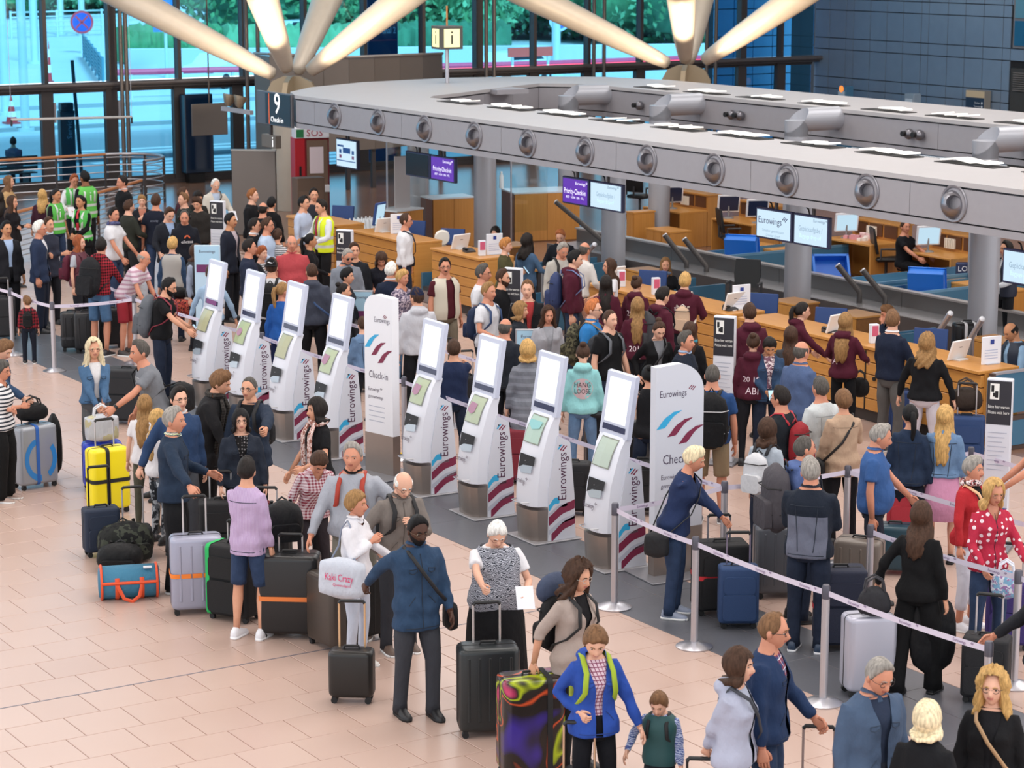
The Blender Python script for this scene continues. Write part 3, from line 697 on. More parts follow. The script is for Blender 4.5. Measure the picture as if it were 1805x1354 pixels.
a, c = ony(20, 211, 54), ony(232, 206, 54); MB().tube([a, c], .03, 8).build('rod', mat('#d8d4d0', .5), rod)
for p in (a, c): MB().tube([p, p+Vector((0, 0, 6))], .006, 4).build('wire', ALU, rod); MB().box(p.x-.02, p.x+.02, p.y-.02, p.y+.02, p.z-.16, p.z).build('clip', FRAME, rod, False)
# dark display cabinet by the doors and the panel in front of it
a = ony(325, 155, 55.6); c = ony(378, 300, 55.6)
t = thing('display_cabinet', 'tall dark blue display cabinet inside the double doors', 'cabinet', (a.x, 55.6, 0))
MB().box(0, c.x-a.x, 0, .35, .25, 2.3, b=.02).build('body', mat('#13243a', .25), t, False); MB().box(0.1, c.x-a.x-.25, .05, .3, 0, .25).build('plinth', BLACK, t, False)
MB().box(.03, c.x-a.x-.03, -.01, 0, .35, 2.2).build('glass_front', mat('#0d2038', .1), t, False)
a = ony(338, 184, 52); c = ony(402, 237, 52)
t = thing('hanging_sign', 'brown-grey blank sign hanging beside the floodlights', 'panel', (a.x, 52, 0))
MB().box(0, c.x-a.x, 0, .06, c.z, a.z, b=.01).build('board', mat('#5d5652', .6), t, False); MB().tube([((c.x-a.x)/2, .03, a.z), ((c.x-a.x)/2, .03, 12)], .02, 6).build('hanger', FRAME, t)
# curved grey enclosure behind the gate
t = thing('curved_enclosure', 'curved brown-grey panelled enclosure behind the tree column', 'enclosure', (0, 0, 0))
PANM = mat('#857a72', .45, .35, noise=.05, nscale=2); cc = []
for u in (448, 475, 520, 570, 615, 660, 705, 745, 780):
    s = (u-614)/166; yy_ = 53.6-1.6*math.sqrt(max(0, 1-s*s)) ; p = ony(u, 105, yy_); cc.append((p.x, p.y, ony(u, 104-7*abs(s), yy_).z))
for a, c in zip(cc, cc[1:]):
    tt = Vector((c[0]-a[0], c[1]-a[1], 0)); MB().box(.004, tt.length-.004, 0, .08, 1.0, a[2]).build('panel', PANM, t, False, loc=(a[0], a[1], 0), rz=math.atan2(tt.y, tt.x))
q = MB()
for a, c in zip(cc, cc[1:]): q.tube([(a[0], a[1], a[2]+.04), (c[0], c[1], c[2]+.04)], .04, 6)
q.build('rim', mat('#a8a09a', .4, .5), t)
for a in cc: MB().box(a[0]-.05, a[0]+.05, a[1]+.08, a[1]+.18, 0, 1.0).build('support', FRAME, t, False)
# number sign, information sign
t = thing('gate_sign', 'black illuminated sign with a large 9 at the beam end', 'sign', (21.92, 43.38, 2.44))
MB().box(0, .07, 0, 1.62, 0, .7, b=.01).build('case', mat('#6c6b70', .4, .5), t, False)
MB().box(-.012, 0, .02, 1.18, .03, .67).build('face', mat('#26272d', .35), t, False)
q = MB(); M = frame((-.012, .6, .35), (0, -1, 0), (0, 0, 1))
put_text(q, '9', .62, M, 0, dx=-.02, dy=.10); put_text(q, 'Check-in', .16, M, 0, dx=-.04, dy=-.22); quad(q, -.42, -.39, -.32, .32, M, 1); q.build('lettering', [mat('#ffffff', .4, emit=.9), mat('#e0632a', .5, emit=.5)], t, False)
t = thing('information_sign', 'small dark sign with a white letter i under the gate number', 'sign', (21.9, 44.1, 1.96))
MB().box(0, .14, 0, .66, 0, .27, b=.01).build('case', mat('#6a625a', .5), t, False); q = MB(); put_text(q, 'i', .32, frame((-.004, .12, .13), (0, -1, 0), (0, 0, 1))); q.build('lettering', mat('#ffffff', .4, emit=.9), t, False)
MB().box(.04, .1, .3, .36, .27, .5).build('hanger', FRAME, t, False)
t = thing('information_cube', 'cube sign with black letter i on yellow, on a pole above the beam', 'sign', (26.64, 45.0, 3.13), AZ*-1+pi/4-.35)
MB().lathe([(.045, 0), (.045, .78)], 10).build('pole', ALU, t); MB().lathe([(.02, 1.26), (.02, 1.7)], 8).build('antenna', mat('#d98a4a', .5), t)
MB().box(-.27, .27, -.27, .27, .75, 1.26, b=.01).build('case', mat('#55534e', .5), t, False)
q = MB()
for M in (frame((0, -.272, 1.0), (1, 0, 0), (0, 0, 1)), frame((-.272, 0, 1.0), (0, -1, 0), (0, 0, 1))):
    quad(q, -.19, .19, -.2, .2, M, 0); put_text(q, 'i', .45, M, 1, lift=.006)
q.build('lettering', [mat('#f2edb0', .4, emit=.55), BLACK], t, False)
# partition, cupboard, emergency pillar
a, c = (21.6, 45.6), (22.35, 45.0); tt = Vector((c[0]-a[0], c[1]-a[1], 0))
t = thing('partition_panel', 'tall grey partition panel standing left of the emergency pillar', 'panel', (a[0], a[1], 0), math.atan2(tt.y, tt.x))
MB().box(0, tt.length, -.05, .05, 0, 1.82, b=.01).build('board', mat('#77706c', .5, .2), t, False); MB().box(-.01, tt.length+.01, -.06, .06, 1.82, 1.85).build('cap_rail', mat('#a8a4a0', .4, .4), t, False)
p = at(482, 400, 0); t = thing('cupboard', 'low brown cupboard between partition and emergency pillar', 'cabinet', (22.5, 44.3, 0), -.15)
MB().box(0, .62, 0, .4, 0, 1.28, b=.01).build('body', mat('#6a5648', .5), t, False); MB().box(.03, .59, -.015, 0, .05, 1.0).build('door', mat('#725c4e', .5), t, False)
p = ony(520, 300, 47.2); RX = p.x
t = thing('emergency_pillar', 'red emergency pillar with a white SOS sign', 'pillar', (RX, 47.2, 0), -.28)
MB().box(0, .24, 0, .5, 0, 1.85, b=.01).build('red_side', mat('#b81f2a', .4), t, False); MB().box(.24, .80, .02, .5, 0, 1.85).build('cabinet_body', mat('#7a1f26', .5), t, False)
MB().box(.28, .76, -.0, .02, .02, 1.8).build('door', mat('#7a6252', .5), t, False)
MB().box(.02, .8, -.01, .45, 1.85, 2.08, b=.008).build('sign_box', WHITE, t, False)
q = MB(); M = frame((.46, -.015, 1.96), (1, 0, 0), (0, 0, 1)); put_text(q, 'SOS', .22, M, 0); quad(q, -.42, -.25, -.09, .09, M, 1); q.build('lettering', [mat('#b02a4a', .5), mat('#2a7a4a', .5)], t, False)
q = MB(); M = frame((.5, -.004, 1.35), (1, 0, 0), (0, 0, 1)); quad(q, -.16, .16, -.3, .3, M); q.build('notice', mat('#e9d9de', .6), t, False)
for x, z in ((.07, .62), (.66, .62)): MB().box(x, x+.13, -.03, 0, z, z+.16, b=.006).build('call_box', WHITE, t, False)
MB().box(.1, .15, -.012, 0, 1.0, 1.22).build('handle', BLACK, t, False)

# ---- check-in counters
def counter(y0, y1, label, panels=5, doorat=None):
    x = 20.3; t = thing('check_in_counter', label, 'counter', (x, y0, 0)); ln = y1-y0
    MB().box(.06, .62, .02, ln-.02, .16, 1.0).build('body', WOODD, t, False)
    MB().box(.1, .6, .03, ln-.03, 0, .16).build('plinth', mat('#4a4442', .6), t, False)
    MB().box(-.04, .66, 0, ln, 1.0, 1.045, b=.006).build('worktop', WOOD, t, False)
    n = 5; h = .82/n
    for k in range(n):
        MB().box(0, .06, 0, ln, .17+h*k+.006, .17+h*(k+1)-.006, b=.004).build('plank', WOOD, t, False)
    MB().box(.06, .64, -.015, .0, .05, 1.0).build('end_panel', WOODX, t, False)
    MB().box(.3, 1.5, .2, ln-.3, .70, .74, b=.004).build('desktop', WOOD, t, False)
    MB().box(1.3, 1.5, .25, .3, 0, .7).build('desk_leg', FRAME, t, False); MB().box(1.3, 1.5, ln-.4, ln-.35, 0, .7).build('desk_leg', FRAME, t, False)
    return t
counter(35.6, 37.75, 'wooden check-in counter behind the man in white shirt with bag'); counter(38.5, 40.4, 'wooden service counter beside the red emergency pillar')
counter(33.2, 34.85, 'short wooden check-in counter right of the man in white shirt'); counter(26.35, 30.0, 'long wooden check-in counter where pupils in maroon hoodies stand')
c5 = counter(21.16, 26.1, 'nearest long wooden check-in counter at the right')
MB().box(.02, .05, 0, .0, 0, 0)
MB().box(-.008, .0, 2.18, 2.2, .17, .98).build('seam', BLACK, c5, False)
t = MB(); t.lathe([(.03, 0), (.03, .015)], 12, M=Matrix.Translation((-.005, 2.0, .62))@Matrix.Rotation(-pi/2, 4, 'Y')); t.build('lock', BLACK, c5)
# side screens and baggage belts between the counters
def bagbelt(y0, y1, label):
    t = thing('baggage_belt', label, 'conveyor', (20.5, y0, 0)); w = y1-y0
    MB().box(0, 3.75, .0, .06, 0, .5).build('side_wall', BLUEGLASS, t, False); MB().box(0, 3.75, w-.06, w, 0, .5).build('side_wall', BLUEGLASS, t, False)
    MB().box(0, 3.75, .06, w-.06, .12, .26).build('belt', mat('#3a3c40', .6), t, False); MB().box(-.06, .06, 0, w, 0, .2).build('front_plate', STEEL, t, False)
    MB().box(0, .5, .0, .05, .5, 1.0).build('end_panel', mat('#8a8d92', .3, .5), t, False)
    return t
bagbelt(34.87, 35.58, 'steel baggage belt between the two left counters'); bagbelt(31.6, 32.5, 'baggage belt hidden behind the girl with the phone')
bagbelt(25.2+.91, 26.34, 'narrow metal belt end between the two long counters')
t = thing('side_screen', 'blue-grey glass screen at the end of the nearest counter', 'screen', (20.42, 21.08, 0))
MB().box(0, 2.6, -.04, 0, .48, 1.0).build('glass', BLUEGLASS, t, False); MB().box(-.04, 0, -.06, .02, 0, 1.02).build('post', mat('#5b4a44', .4, .4), t, False); MB().box(0, 2.6, -.05, .01, 1.0, 1.03).build('rail', ALU, t, False)
MB().box(0, 2.6, -.04, 0, 0, .44).build('lower_panel', mat('#54433c', .5), t, False); MB().box(.15, 1.1, -.055, -.04, .06, .38).build('window', BLUEGLASS, t, False)
# collector conveyor behind the counters
t = thing('collector_conveyor', 'long steel collector conveyor running behind the check-in desks', 'conveyor', (24.85, 12.5, 0))
for k in range(8):
    y0 = 3.2*k
    MB().box(-.04, 0, y0+.004, y0+3.196, 0, .43).build('front_plate', mat('#6f6a68', .4, .5), t, False)
    MB().prism([(0, .40), (.68, .43), (.68, .38), (0, .35)], y0+.004, y0+3.196, 'y').build('bed_plate', mat('#c9c7ca', .25, .85), t, False)
    MB().box(.66, .72, y0+.004, y0+3.196, .38, .67).build('back_plate', mat('#6a6664', .4, .5), t, False)
MB().box(.62, .76, 0, 25.6, .67, .70).build('rim', mat('#b5b0ae', .35, .6), t, False)
# cross belts of the second row (blue side walls) and the bent tube buffers at their ends
for k, (y0, lab) in enumerate(((34.6, 'blue-sided cross conveyor behind the third column'), (30.6, 'blue-sided cross conveyor beside the tilted blue tray'), (29.45, 'blue-sided cross conveyor right of the staff desk'))):
    t = thing('cross_conveyor', lab, 'conveyor', (25.62, y0-1.1, 0))
    MB().box(0, 3.0, 0, .05, 0, .62).build('side_wall', BLUEGLASS, t, False); MB().box(0, 3.0, .0, .06, .62, .66).build('rim', mat('#6f9cba', .3, .4), t, False)
    MB().box(0, 3.0, .9, .95, 0, .62).build('side_wall', BLUEGLASS, t, False); MB().box(0, 3.0, .06, .9, .35, .45).build('belt', mat('#5c7688', .4), t, False); MB().box(0, 3.0, .06, .9, .45, .47).build('belt_strip', mat('#90a9b8', .4), t, False)
BUF = mat('#4c4847', .45, .4)
bufs = [((981, 357), (1063, 425), 'buffer tube beside the second column from left'), ((1172, 415), (1210, 470), 'left one of the two buffer tubes before the maroon boys'), ((1207, 422), (1245, 470), 'right one of the two buffer tubes behind the blonde agent'), ((1477, 468), (1515, 515), 'left one of the two buffer tubes near the dark-shirted agent'), ((1521, 477), (1560, 525), 'right one of the two buffer tubes near the dark-shirted agent')]
for (uu, lo, lab) in bufs:
    b_ = onx(lo[0], lo[1], 25.2); tp = onx(uu[0], uu[1], 25.0); t = thing('buffer_tube', lab, 'tube', (b_.x, b_.y, .4), group='bent tube buffers at the belt ends')
    d_ = tp-b_; MB().tube([(0, 0, 0), (0, 0, max(.1, b_.z-.4)), (d_.x, d_.y, tp.z-.4)], .05, 10).build('tube', BUF, t)
    e = Vector((d_.x, d_.y, tp.z-b_.z)).normalized(); MB().lathe([(.05, 0), (.05, .02), (0, .02)], 12, M=Matrix.Translation((d_.x, d_.y, tp.z-.4))@e.to_track_quat('Z', 'Y').to_matrix().to_4x4()).build('cap', WHITE, t)
for (uu, lo, lab) in (((1675, 553), (1650, 592), 'pale buffer tube above the curly blonde woman at the counter'), ((1731, 563), (1712, 595), 'pale buffer tube beside the dark upright suitcase behind the counter'), ((1048, 431), (1036, 445), 'pale buffer tube beside the bald clerk in white shirt')):
    b_ = onx(lo[0], lo[1], 22.2); tp = onx(uu[0], uu[1], 22.2); t = thing('buffer_tube', lab, 'tube', (b_.x, b_.y, 0))
    d_ = tp-b_; MB().tube([(0, 0, 0), (0, 0, max(.05, b_.z)), (d_.x, d_.y, tp.z)], .045, 10).build('tube', ALU, t); MB().ell((d_.x, d_.y, tp.z), (.045, .045, .045), 10, 6).build('cap', WHITE, t)
# wooden pedestal blocks
def block(u0, v0, u1, hgt, dep, lab, x=27.3, nps=3):
    a, c = onx(u0, v0, x), onx(u1, v0+.13*(u1-u0), x); zt = a.z; y1, y0 = a.y, c.y
    t = thing('wooden_pedestal', lab, 'cabinet', (x, y0, 0)); ln = y1-y0
    MB().box(.01, dep, 0, ln, 0, zt-.03).build('body', WOODD, t, False); MB().box(-.02, dep+.02, -.02, ln+.02, zt-.03, zt).build('top', WOODX, t, False)
    for k in range(nps): MB().box(-.012, .01, ln*k/nps+.006, ln*(k+1)/nps-.006, .02, zt-.035).build('panel', WOODZ, t, False)
    MB().box(.0, dep, -.014, 0, .02, zt-.035).build('end_panel', WOODZ, t, False)
block(1140, 402, 1180, 0, .52, 'light wooden pedestal behind the third column', nps=3); block(1303, 430, 1362, 0, .52, 'wooden pedestal left of the large column, below the screens', nps=4); block(1628, 488, 1772, 0, .52, 'long wooden pedestal right of the blue tray', nps=4)
block(1105, 372, 1117, 0, .52, 'narrow wooden pedestal behind the bright baggage screen', nps=1)
for (u, v, y, lab) in ((1130, 480, 0, 'wooden drawer block left of the blonde agent'), (1640+43, 0, 0, '')):
    pass
def dblock(u, v, lab, z=.78, sx=.5, sy=.6, x=None):
    p = at(u, v, z); t = thing('drawer_block', lab, 'cabinet', (p.x, p.y, 0))
    MB().box(-sx/2, sx/2, -sy/2, sy/2, 0, z-.03).build('body', WOODD, t, False); MB().box(-sx/2-.015, sx/2+.015, -sy/2-.015, sy/2+.015, z-.03, z, b=.004).build('top', WOODX, t, False)
    for k in range(3): MB().box(-sx/2-.012, -sx/2, -sy/2+.01, sy/2-.01, .03+.24*k, .26+.24*k).build('drawer', WOODZ, t, False)
dblock(1140, 475, 'wooden drawer block left of the blonde agent'); dblock(1400, 530, 'wooden drawer block beside the large column'); dblock(1510, 552, 'wooden drawer block behind the blue-backed monitor'); dblock(1755, 597, 'wooden drawer block beside the bald agent'); dblock(905, 430, 'wooden drawer block behind the woman with dark curls')
# priority desks (big wooden boxes) beyond the columns
def bigbox(u0, v0, u1, v1, z, dep, lab):
    a, c = at(u0, v0, z), at(u1, v1, z); tt = c-a; t = thing('wooden_desk', lab, 'desk', (a.x, a.y, 0), math.atan2(tt.y, tt.x)); l = tt.length
    MB().box(0.02, l, 0, dep, 0, z-.03).build('body', WOODD, t, False)
    n = max(2, int(l/.6))
    for k in range(n): MB().box(l*k/n+.004, l*(k+1)/n-.004, -.012, 0, .02, z-.03).build('panel', WOODZ, t, False)
    MB().box(-.014, .0, 0, dep, .02, z-.03).build('end_panel', mat('#6a4028', .4), t, False)
    MB().box(-.02, l+.02, -.02, dep, z-.03, z).build('top', mat('#cfd6dc', .25), t, False)
bigbox(907, 340, 1022, 336, 1.05, .9, 'big wooden desk left of the purple priority screen'); bigbox(763, 350, 836, 346, 1.05, .6, 'wooden desk below the left purple screen'); bigbox(700, 372, 745, 366, .95, .6, 'far wooden desk behind the white-shirted man')
# glass panes beside the desks
for k, (u, vt, vb, x) in enumerate(((683, 255, 380, 22.9), (901, 275, 410, 25.6))):
    p = onx(u, vb, x); t = thing('glass_screen', 'clear glass screen %s' % ('left of the black screen' if k == 0 else 'before the big wooden desk'), 'glass screen', (p.x, p.y, 0))
    MB().box(0, .9, 0, .012, .3, 2.3).build('pane', CLEAR, t, False); MB().box(-.01, .01, -.01, .02, .0, 2.32).build('edge', ALU, t, False)
t = thing('metal_plate', 'tall thin pale metal divider left of the black screen', 'divider', onx(705, 390, 23.2)*1); p = onx(696, 330, 23.0)
t.location = (p.x, p.y, 0); MB().box(0, .36, 0, .03, .9, 2.0, b=.006).build('plate', mat('#b5b0b0', .4, .4), t, False); MB().box(.15, .19, 0, .03, 0, .9).build('foot', FRAME, t, False)
# hanging screens below the beam
def screen(y1, y0, kind, label, z0=1.85, z1=2.32, x=22.15):
    t = thing('hanging_screen', label, 'screen', (x, (y0+y1)/2, (z0+z1)/2)); w = y1-y0-.03; h = z1-z0
    MB().box(-.03, .04, -w/2, w/2, -h/2, h/2, b=.01).build('case', mat('#23284a', .35), t, False)
    MB().box(-.036, -.03, -w/2+.035, w/2-.035, -h/2+.03, h/2-.03).build('display', {'off': SCROFF, 'p': SCRPURP}.get(kind, SCRBLUE), t, False)
    MB().box(.0, .04, -.02, .02, h/2, 2.46-(z0+z1)/2).build('hanger', FRAME, t, False)
    MB().tube([(.03, .1, h/2-.02), (.05, .16, h/2+.07), (.06, .22, h/2+.09)], .012, 6).build('cable', BLACK, t)
    q = MB(); M = frame((-.037, 0, 0), (0, -1, 0), (0, 0, 1))
    if kind == 'p':
        put_text(q, 'Eurowings', .075, M, 0, dx=.18*w/.87, dy=.14); logo(q, .36, .165, .035, M, (0, 0, 0)); put_text(q, 'Priority-Check-in', .13, M, 0, width=.66, dy=-.01); put_text(q, 'BEST · HON · SEN · FTL', .055, M, 0, width=.55, dy=-.11); ms = [TXW, TXW]
    elif kind == 'b': put_text(q, 'Eurowings', .065, M, 0, dx=.2, dy=.16); logo(q, .37, .18, .03, M, (0, 0, 0)); put_text(q, 'Gepäckaufgabe /', .11, M, 1, width=.55, dy=.02); put_text(q, 'Baggage drop-off', .09, M, 2, width=.5, dy=-.09); ms = [mat('#5f7f9f', .5), TXGREY, mat('#b5d8ee', .4, emit=.5)]
    elif kind == 'e': put_text(q, 'Eurowings', .15, M, 0, width=.56, dx=-.08, dy=.05); logo(q, .28, .11, .075, M, (0, 0, 0)); put_text(q, 'Schalter geschlossen', .06, M, 1, width=.52, dy=-.1); put_text(q, 'Counter closed', .06, M, 1, width=.34, dy=-.17); ms = [TXNAVY, TXGREY]
    elif kind == 'i':
        quad(q, -.38, -.1, .13, .17, M, 0); quad(q, -.14, .18, .01, .12, M, 0); quad(q, -.3, -.2, -.0, .08, M, 0); quad(q, .24, .34, 0, .08, M, 0); quad(q, -.3, -.2, -.1, -.03, M, 1); quad(q, .24, .34, -.1, -.03, M, 1); quad(q, -.4, .4, -.16, -.14, M, 0); ms = [mat('#1f5fb0', .5), mat('#9a5a8a', .5)]
    else: ms = None
    if ms: q.build('lettering', ms, t, False)
screen(38.98, 38.03, 'off', 'dark switched-off screen left of the purple priority screen'); screen(38.02, 37.1, 'p', 'left purple Priority-Check-in screen, beside the dark screen')
screen(33.5, 32.66, 'p', 'purple Priority-Check-in screen beside a pale blue one'); screen(32.65, 31.66, 'b', 'pale baggage screen right of the purple priority screen')
screen(28.1, 27.2, 'e', 'pale screen with large airline name over the big column'); screen(27.19, 26.34, 'b', 'pale baggage screen right of the large airline-name screen')
screen(22.75, 21.9, 'b', 'pale screen cut off at the right photo edge', 1.83, 2.3)
pa = ony(596, 270, 42); screen(0.47, -.47, 'i', 'pale blue information monitor right of the SOS pillar', 1.5, 2.1); o = [q for q in bpy.data.objects if q.name.startswith('hanging_screen') and not q.parent][-1]
p = onx(613, 271, 22.6); o.location = (22.6, p.y, p.z)
# ---- second row: staff side with desks, monitors, shelves
CR = [(35.6, 37.75), (38.5, 40.4), (33.2, 34.85), (26.35, 30.0), (21.16, 26.1)]
def ondesk(u, v, x, z):      # point on a clerk's desk behind the counters
    y = onx(u, v, x).y
    if x < 25: y = min((max(a+.3, min(b_-.3, y)) for a, b_ in CR), key=lambda q: abs(q-y))
    return Vector((x, y, z))
def desk2(y, lab, w=1.35, x=28.45):
    t = thing('service_desk', lab, 'desk', (x, y, 0))
    MB().box(0, .7, -w/2, w/2, .71, .745, b=.004).build('desktop', WOOD, t, False)
    for s in (-w/2, w/2-.04): MB().box(0, .68, s, s+.04, 0, .71).build('side_panel', WOODZ, t, False)
    MB().box(.7, 1.0, -w/2, w/2, 0, 1.05).build('back_unit', WOODZ, t, False); MB().box(.66, 1.04, -w/2-.02, w/2+.02, 1.05, 1.08).build('shelf', WOOD, t, False)
    for k in range(3): MB().box(.68, .702, -w/2+.06+.42*k, -w/2+.42+.42*k, .8, 1.02).build('pigeonhole', mat('#5a3418', .6), t, False)
    for k in range(6): MB().box(.64, .69, -.05+.045*k, -.02+.045*k, .8, .98).build('file', mat('#efe6d8', .7), t, False)
    return t
for y, lab in ((39.3, 'far staff desk left of the third column'), (36.9, 'staff desk with black chair behind the pedestal'), (33.35, 'staff desk heaped with pink papers'), (31.2, 'staff desk where the dark-shirted agent works'), (26.5, 'staff desk behind the long pedestal')): desk2(y, lab)
def monitor(p, rz, lab, on=True, w=.46, h=.36, white=True):
    t = thing('monitor', lab, 'monitor', p, rz); M = Matrix.Translation((0, 0, .3))@Matrix.Rotation(.18, 4, 'X')
    MB().box(-w/2, w/2, -.02, .03, -h/2, h/2, b=.008, M=M).build('case', WHITE if white else NAVY, t, False); MB().box(-w/2+.03, w/2-.03, -.026, -.02, -h/2+.03, h/2-.03, M=M).build('display', scr('#bfe0f2', .9) if on else mat('#1b2a4a', .3), t, False)
    MB().lathe([(.11, 0), (.1, .015), (.02, .03), (.02, .25)], 14).build('stand', mat('#8a8a8c', .5), t)
fc = -AZ
for u, v, on, lab in ((1185, 362, False, 'dark monitor on the far staff desk'), (1335, 385, False, 'dark monitor behind the airline-name screen'), (1492, 410, True, 'lit monitor among the pink papers'), (1636, 433, True, 'lit monitor before the dark-shirted agent'), (1285, 335, False, 'dark monitor tilted under the beam')):
    monitor(ondesk(u, v, 28.75, .745), fc+.2, lab, on)
for u, v, lab in ((1088, 468, 'blue-backed monitor behind the girl with glasses'), (1465, 545, 'blue-backed monitor behind the girl with the ponytail'), (1345, 520, 'blue monitor behind the white notice board'), (803, 410, 'blue-backed monitor near the white fan'), (730, 396, 'blue-backed monitor beside the white-shirted man'), (605, 368, 'blue-backed monitor near the paper holder'), (1640, 607, 'low blue monitor left of the white board')):
    monitor(ondesk(u, v+12, 21.35, .742), fc+pi-.35, lab, True, .46, .3, False)
monitor(ondesk(655, 355, 20.7, 1.045), fc+pi*.35, 'black-framed green monitor on the far left desk', True, .34, .42, False)
# office chairs
def chair(u, v, rz, lab, z=.48):
    p = at(u, v, z); t = thing('office_chair', lab, 'chair', (p.x, p.y, 0), rz)
    MB().box(-.24, .24, -.22, .24, .43, .51, b=.03).build('seat', BLACK, t, True, 60)
    q = MB(); q.loft([[(-.2, -.22, .58), (.2, -.22, .58), (.2, -.17, .58), (-.2, -.17, .58)], [(-.23, -.27, .8), (.23, -.27, .8), (.23, -.22, .8), (-.23, -.22, .8)], [(-.21, -.3, 1.05), (.21, -.3, 1.05), (.21, -.26, 1.05), (-.21, -.26, 1.05)]]); q.build('backrest', BLACK, t, True, 50)
    MB().lathe([(.03, .08), (.03, .43)], 10).build('column_lift', DARKGREY, t)
    for k in range(5):
        a = k*2*pi/5; MB().box(0, .3, -.025, .025, .06, .1, M=Matrix.Rotation(a, 4, 'Z')).build('foot', BLACK, t, False); MB().lathe([(.035, -.02), (.035, .02)], 10, M=Matrix.Translation((.29*math.cos(a), .29*math.sin(a), .035))@Matrix.Rotation(pi/2, 4, 'X')).build('caster', BLACK, t)
    for s in (-.27, .27): MB().tube([(s, -.15, .5), (s, -.15, .68), (s, .12, .68)], .022, 6).build('armrest', DARKGREY, t)
    MB().tube([(0, -.1, .44), (0, -.26, .5), (0, -.26, .72)], .025, 6).build('back_bar', DARKGREY, t)
chair(1290, 418, -2.0, 'black swivel chair turned away behind the pedestal'); chair(1562, 455, -2.1, 'black swivel chair of the dark-shirted agent'); chair(1310, 520, 2.2, 'black swivel chair with high back behind the nearest counter'); chair(1128, 345, -1.2, 'dark swivel chair far behind the pale screen')
# blue trays, notices, computers on counters
def tray(u, v, x, rot, lab, tilt=.9):
    p = onx(u, v, x); p.z = .66; t = thing('luggage_tray', lab, 'tray', p); t.rotation_euler = rot
    B = mat('#1d6fd0', .4); MB().box(-.3, .3, -.22, .22, 0, .02).build('base', B, t, False)
    for a in ((-.3, -.28, -.22, .22), (.28, .3, -.22, .22), (-.3, .3, -.22, -.2), (-.3, .3, .2, .22)): MB().box(*a, .02, .2).build('side', B, t, False)
    q = MB(); q.box(-.32, .32, -.24, -.2, .19, .215); q.box(-.32, .32, .2, .24, .19, .215); q.box(-.32, -.28, -.24, .24, .19, .215); q.box(.28, .32, -.24, .24, .19, .215); q.build('rim', B, t, False)
tray(1462, 468, 26.0, (1.0, 0, -.5), 'tilted open blue luggage tray beside the large column'); tray(1632, 488, 26.3, (-1.25, 0, -.9), 'blue luggage tray leaning against the long pedestal'); tray(1305, 440, 26.3, (-1.25, 0, -.9), 'blue luggage tray leaning against the middle pedestal')
def terminal(u, v, lab, z=1.045):     # white back of a counter screen
    p = ondesk(u, v, 20.62, z); t = thing('counter_display', lab, 'monitor', p, fc+.75)
    M = Matrix.Translation((0, 0, .13))@Matrix.Rotation(.32, 4, 'X'); MB().box(-.19, .19, -.015, .015, -.13, .14, b=.006, M=M).build('case', mat('#e6e3e2', .45), t, False); MB().box(-.1, .1, -.08, .08, 0, .015).build('foot', mat('#d5d2d0', .5), t, False)
    q = MB(); q.box(-.03, .03, -.016, -.015, .04, .05, M=M); q.build('badge', DARKGREY, t, False)
for u, v, lab in ((677, 412, 'white counter display left of the white-shirted man'), (812, 445, 'white counter display on the short counter'), (1298, 545, 'white counter display before the high-backed chair'), (1475, 590, 'white counter display behind the long-haired girl'), (1690, 640, 'white counter display before the bald agent'), (1010, 485, 'small white counter display beside the denim woman')): terminal(u, v, lab)
def phone(u, v, lab):
    p = ondesk(u, v, 20.55, 1.045); t = thing('desk_phone', lab, 'phone', p, fc+.5); MB().prism([(-.08, 0), (.08, 0), (.08, .06), (-.08, .025)], -.09, .09, 'x').build('base', DARKGREY, t, False); MB().box(-.09, -.04, -.08, .08, .05, .08, b=.01).build('handset', BLACK, t, False)
phone(827, 450, 'dark card reader on the short counter'); phone(1290, 548, 'dark card reader beside the white display'); phone(1463, 585, 'dark desk device near the girl with ponytail')
def notice(u, v, lab, z=1.045, w=.3, h=.36):
    p = ondesk(u, v, 20.75, z); t = thing('notice_stand', lab, 'notice', p, fc+.45); MB().box(-w/2, w/2, -.012, .012, .0, h, b=.005).build('board', mat('#e8eaf2', .4), t, False); MB().box(-.1, .1, -.05, .05, 0, .01).build('foot', ALU, t, False)
    q = MB(); M = frame((0, -.014, 0), (1, 0, 0), (0, 0, 1)); quad(q, -.03, .03, h-.1, h-.04, M, 0)
    for k in range(4): quad(q, -w*.38, w*.3, h*.5-.035*k, h*.5+.008-.035*k, M, 1)
    q.build('print', [mat('#2a3f8e', .5), mat('#a9b4d4', .6)], t, False)
for u, v, lab in ((1323, 552, 'white notice stand beside the high-backed chair'), (1755, 650, 'white notice stand held before the bald agent'), (702, 396, 'white notice stand by the white-shirted man'), (972, 470, 'white notice stand behind the grey-haired man')): notice(u, v, lab)
def holder(u, v, lab, z=1.045):
    p = ondesk(u, v, 20.5, z); t = thing('leaflet_holder', lab, 'holder', p, fc+.3); MB().box(-.06, .06, -.04, .04, 0, .26, b=.006).build('case', mat('#dfe3ee', .3), t, False); MB().box(-.045, .045, -.043, -.04, .1, .24).build('leaflet', mat('#c85a7a', .6), t, False)
for u, v, lab in ((1095, 505, 'leaflet holder left of the blonde agent'), (1156, 510, 'leaflet holder before the blonde agent'), (1540, 605, 'white leaflet holder right of the long-haired girl'), (858, 455, 'leaflet holder at the end of the short counter')): holder(u, v, lab)
p = ondesk(640, 378, 21.25, .742); t = thing('bottle_crate', 'paper bundle and clear bottles on the left desk', 'crate', p, .3); MB().box(-.35, .35, -.2, .2, 0, .12, b=.01).build('tray', mat('#d9d6d4', .5), t, False)
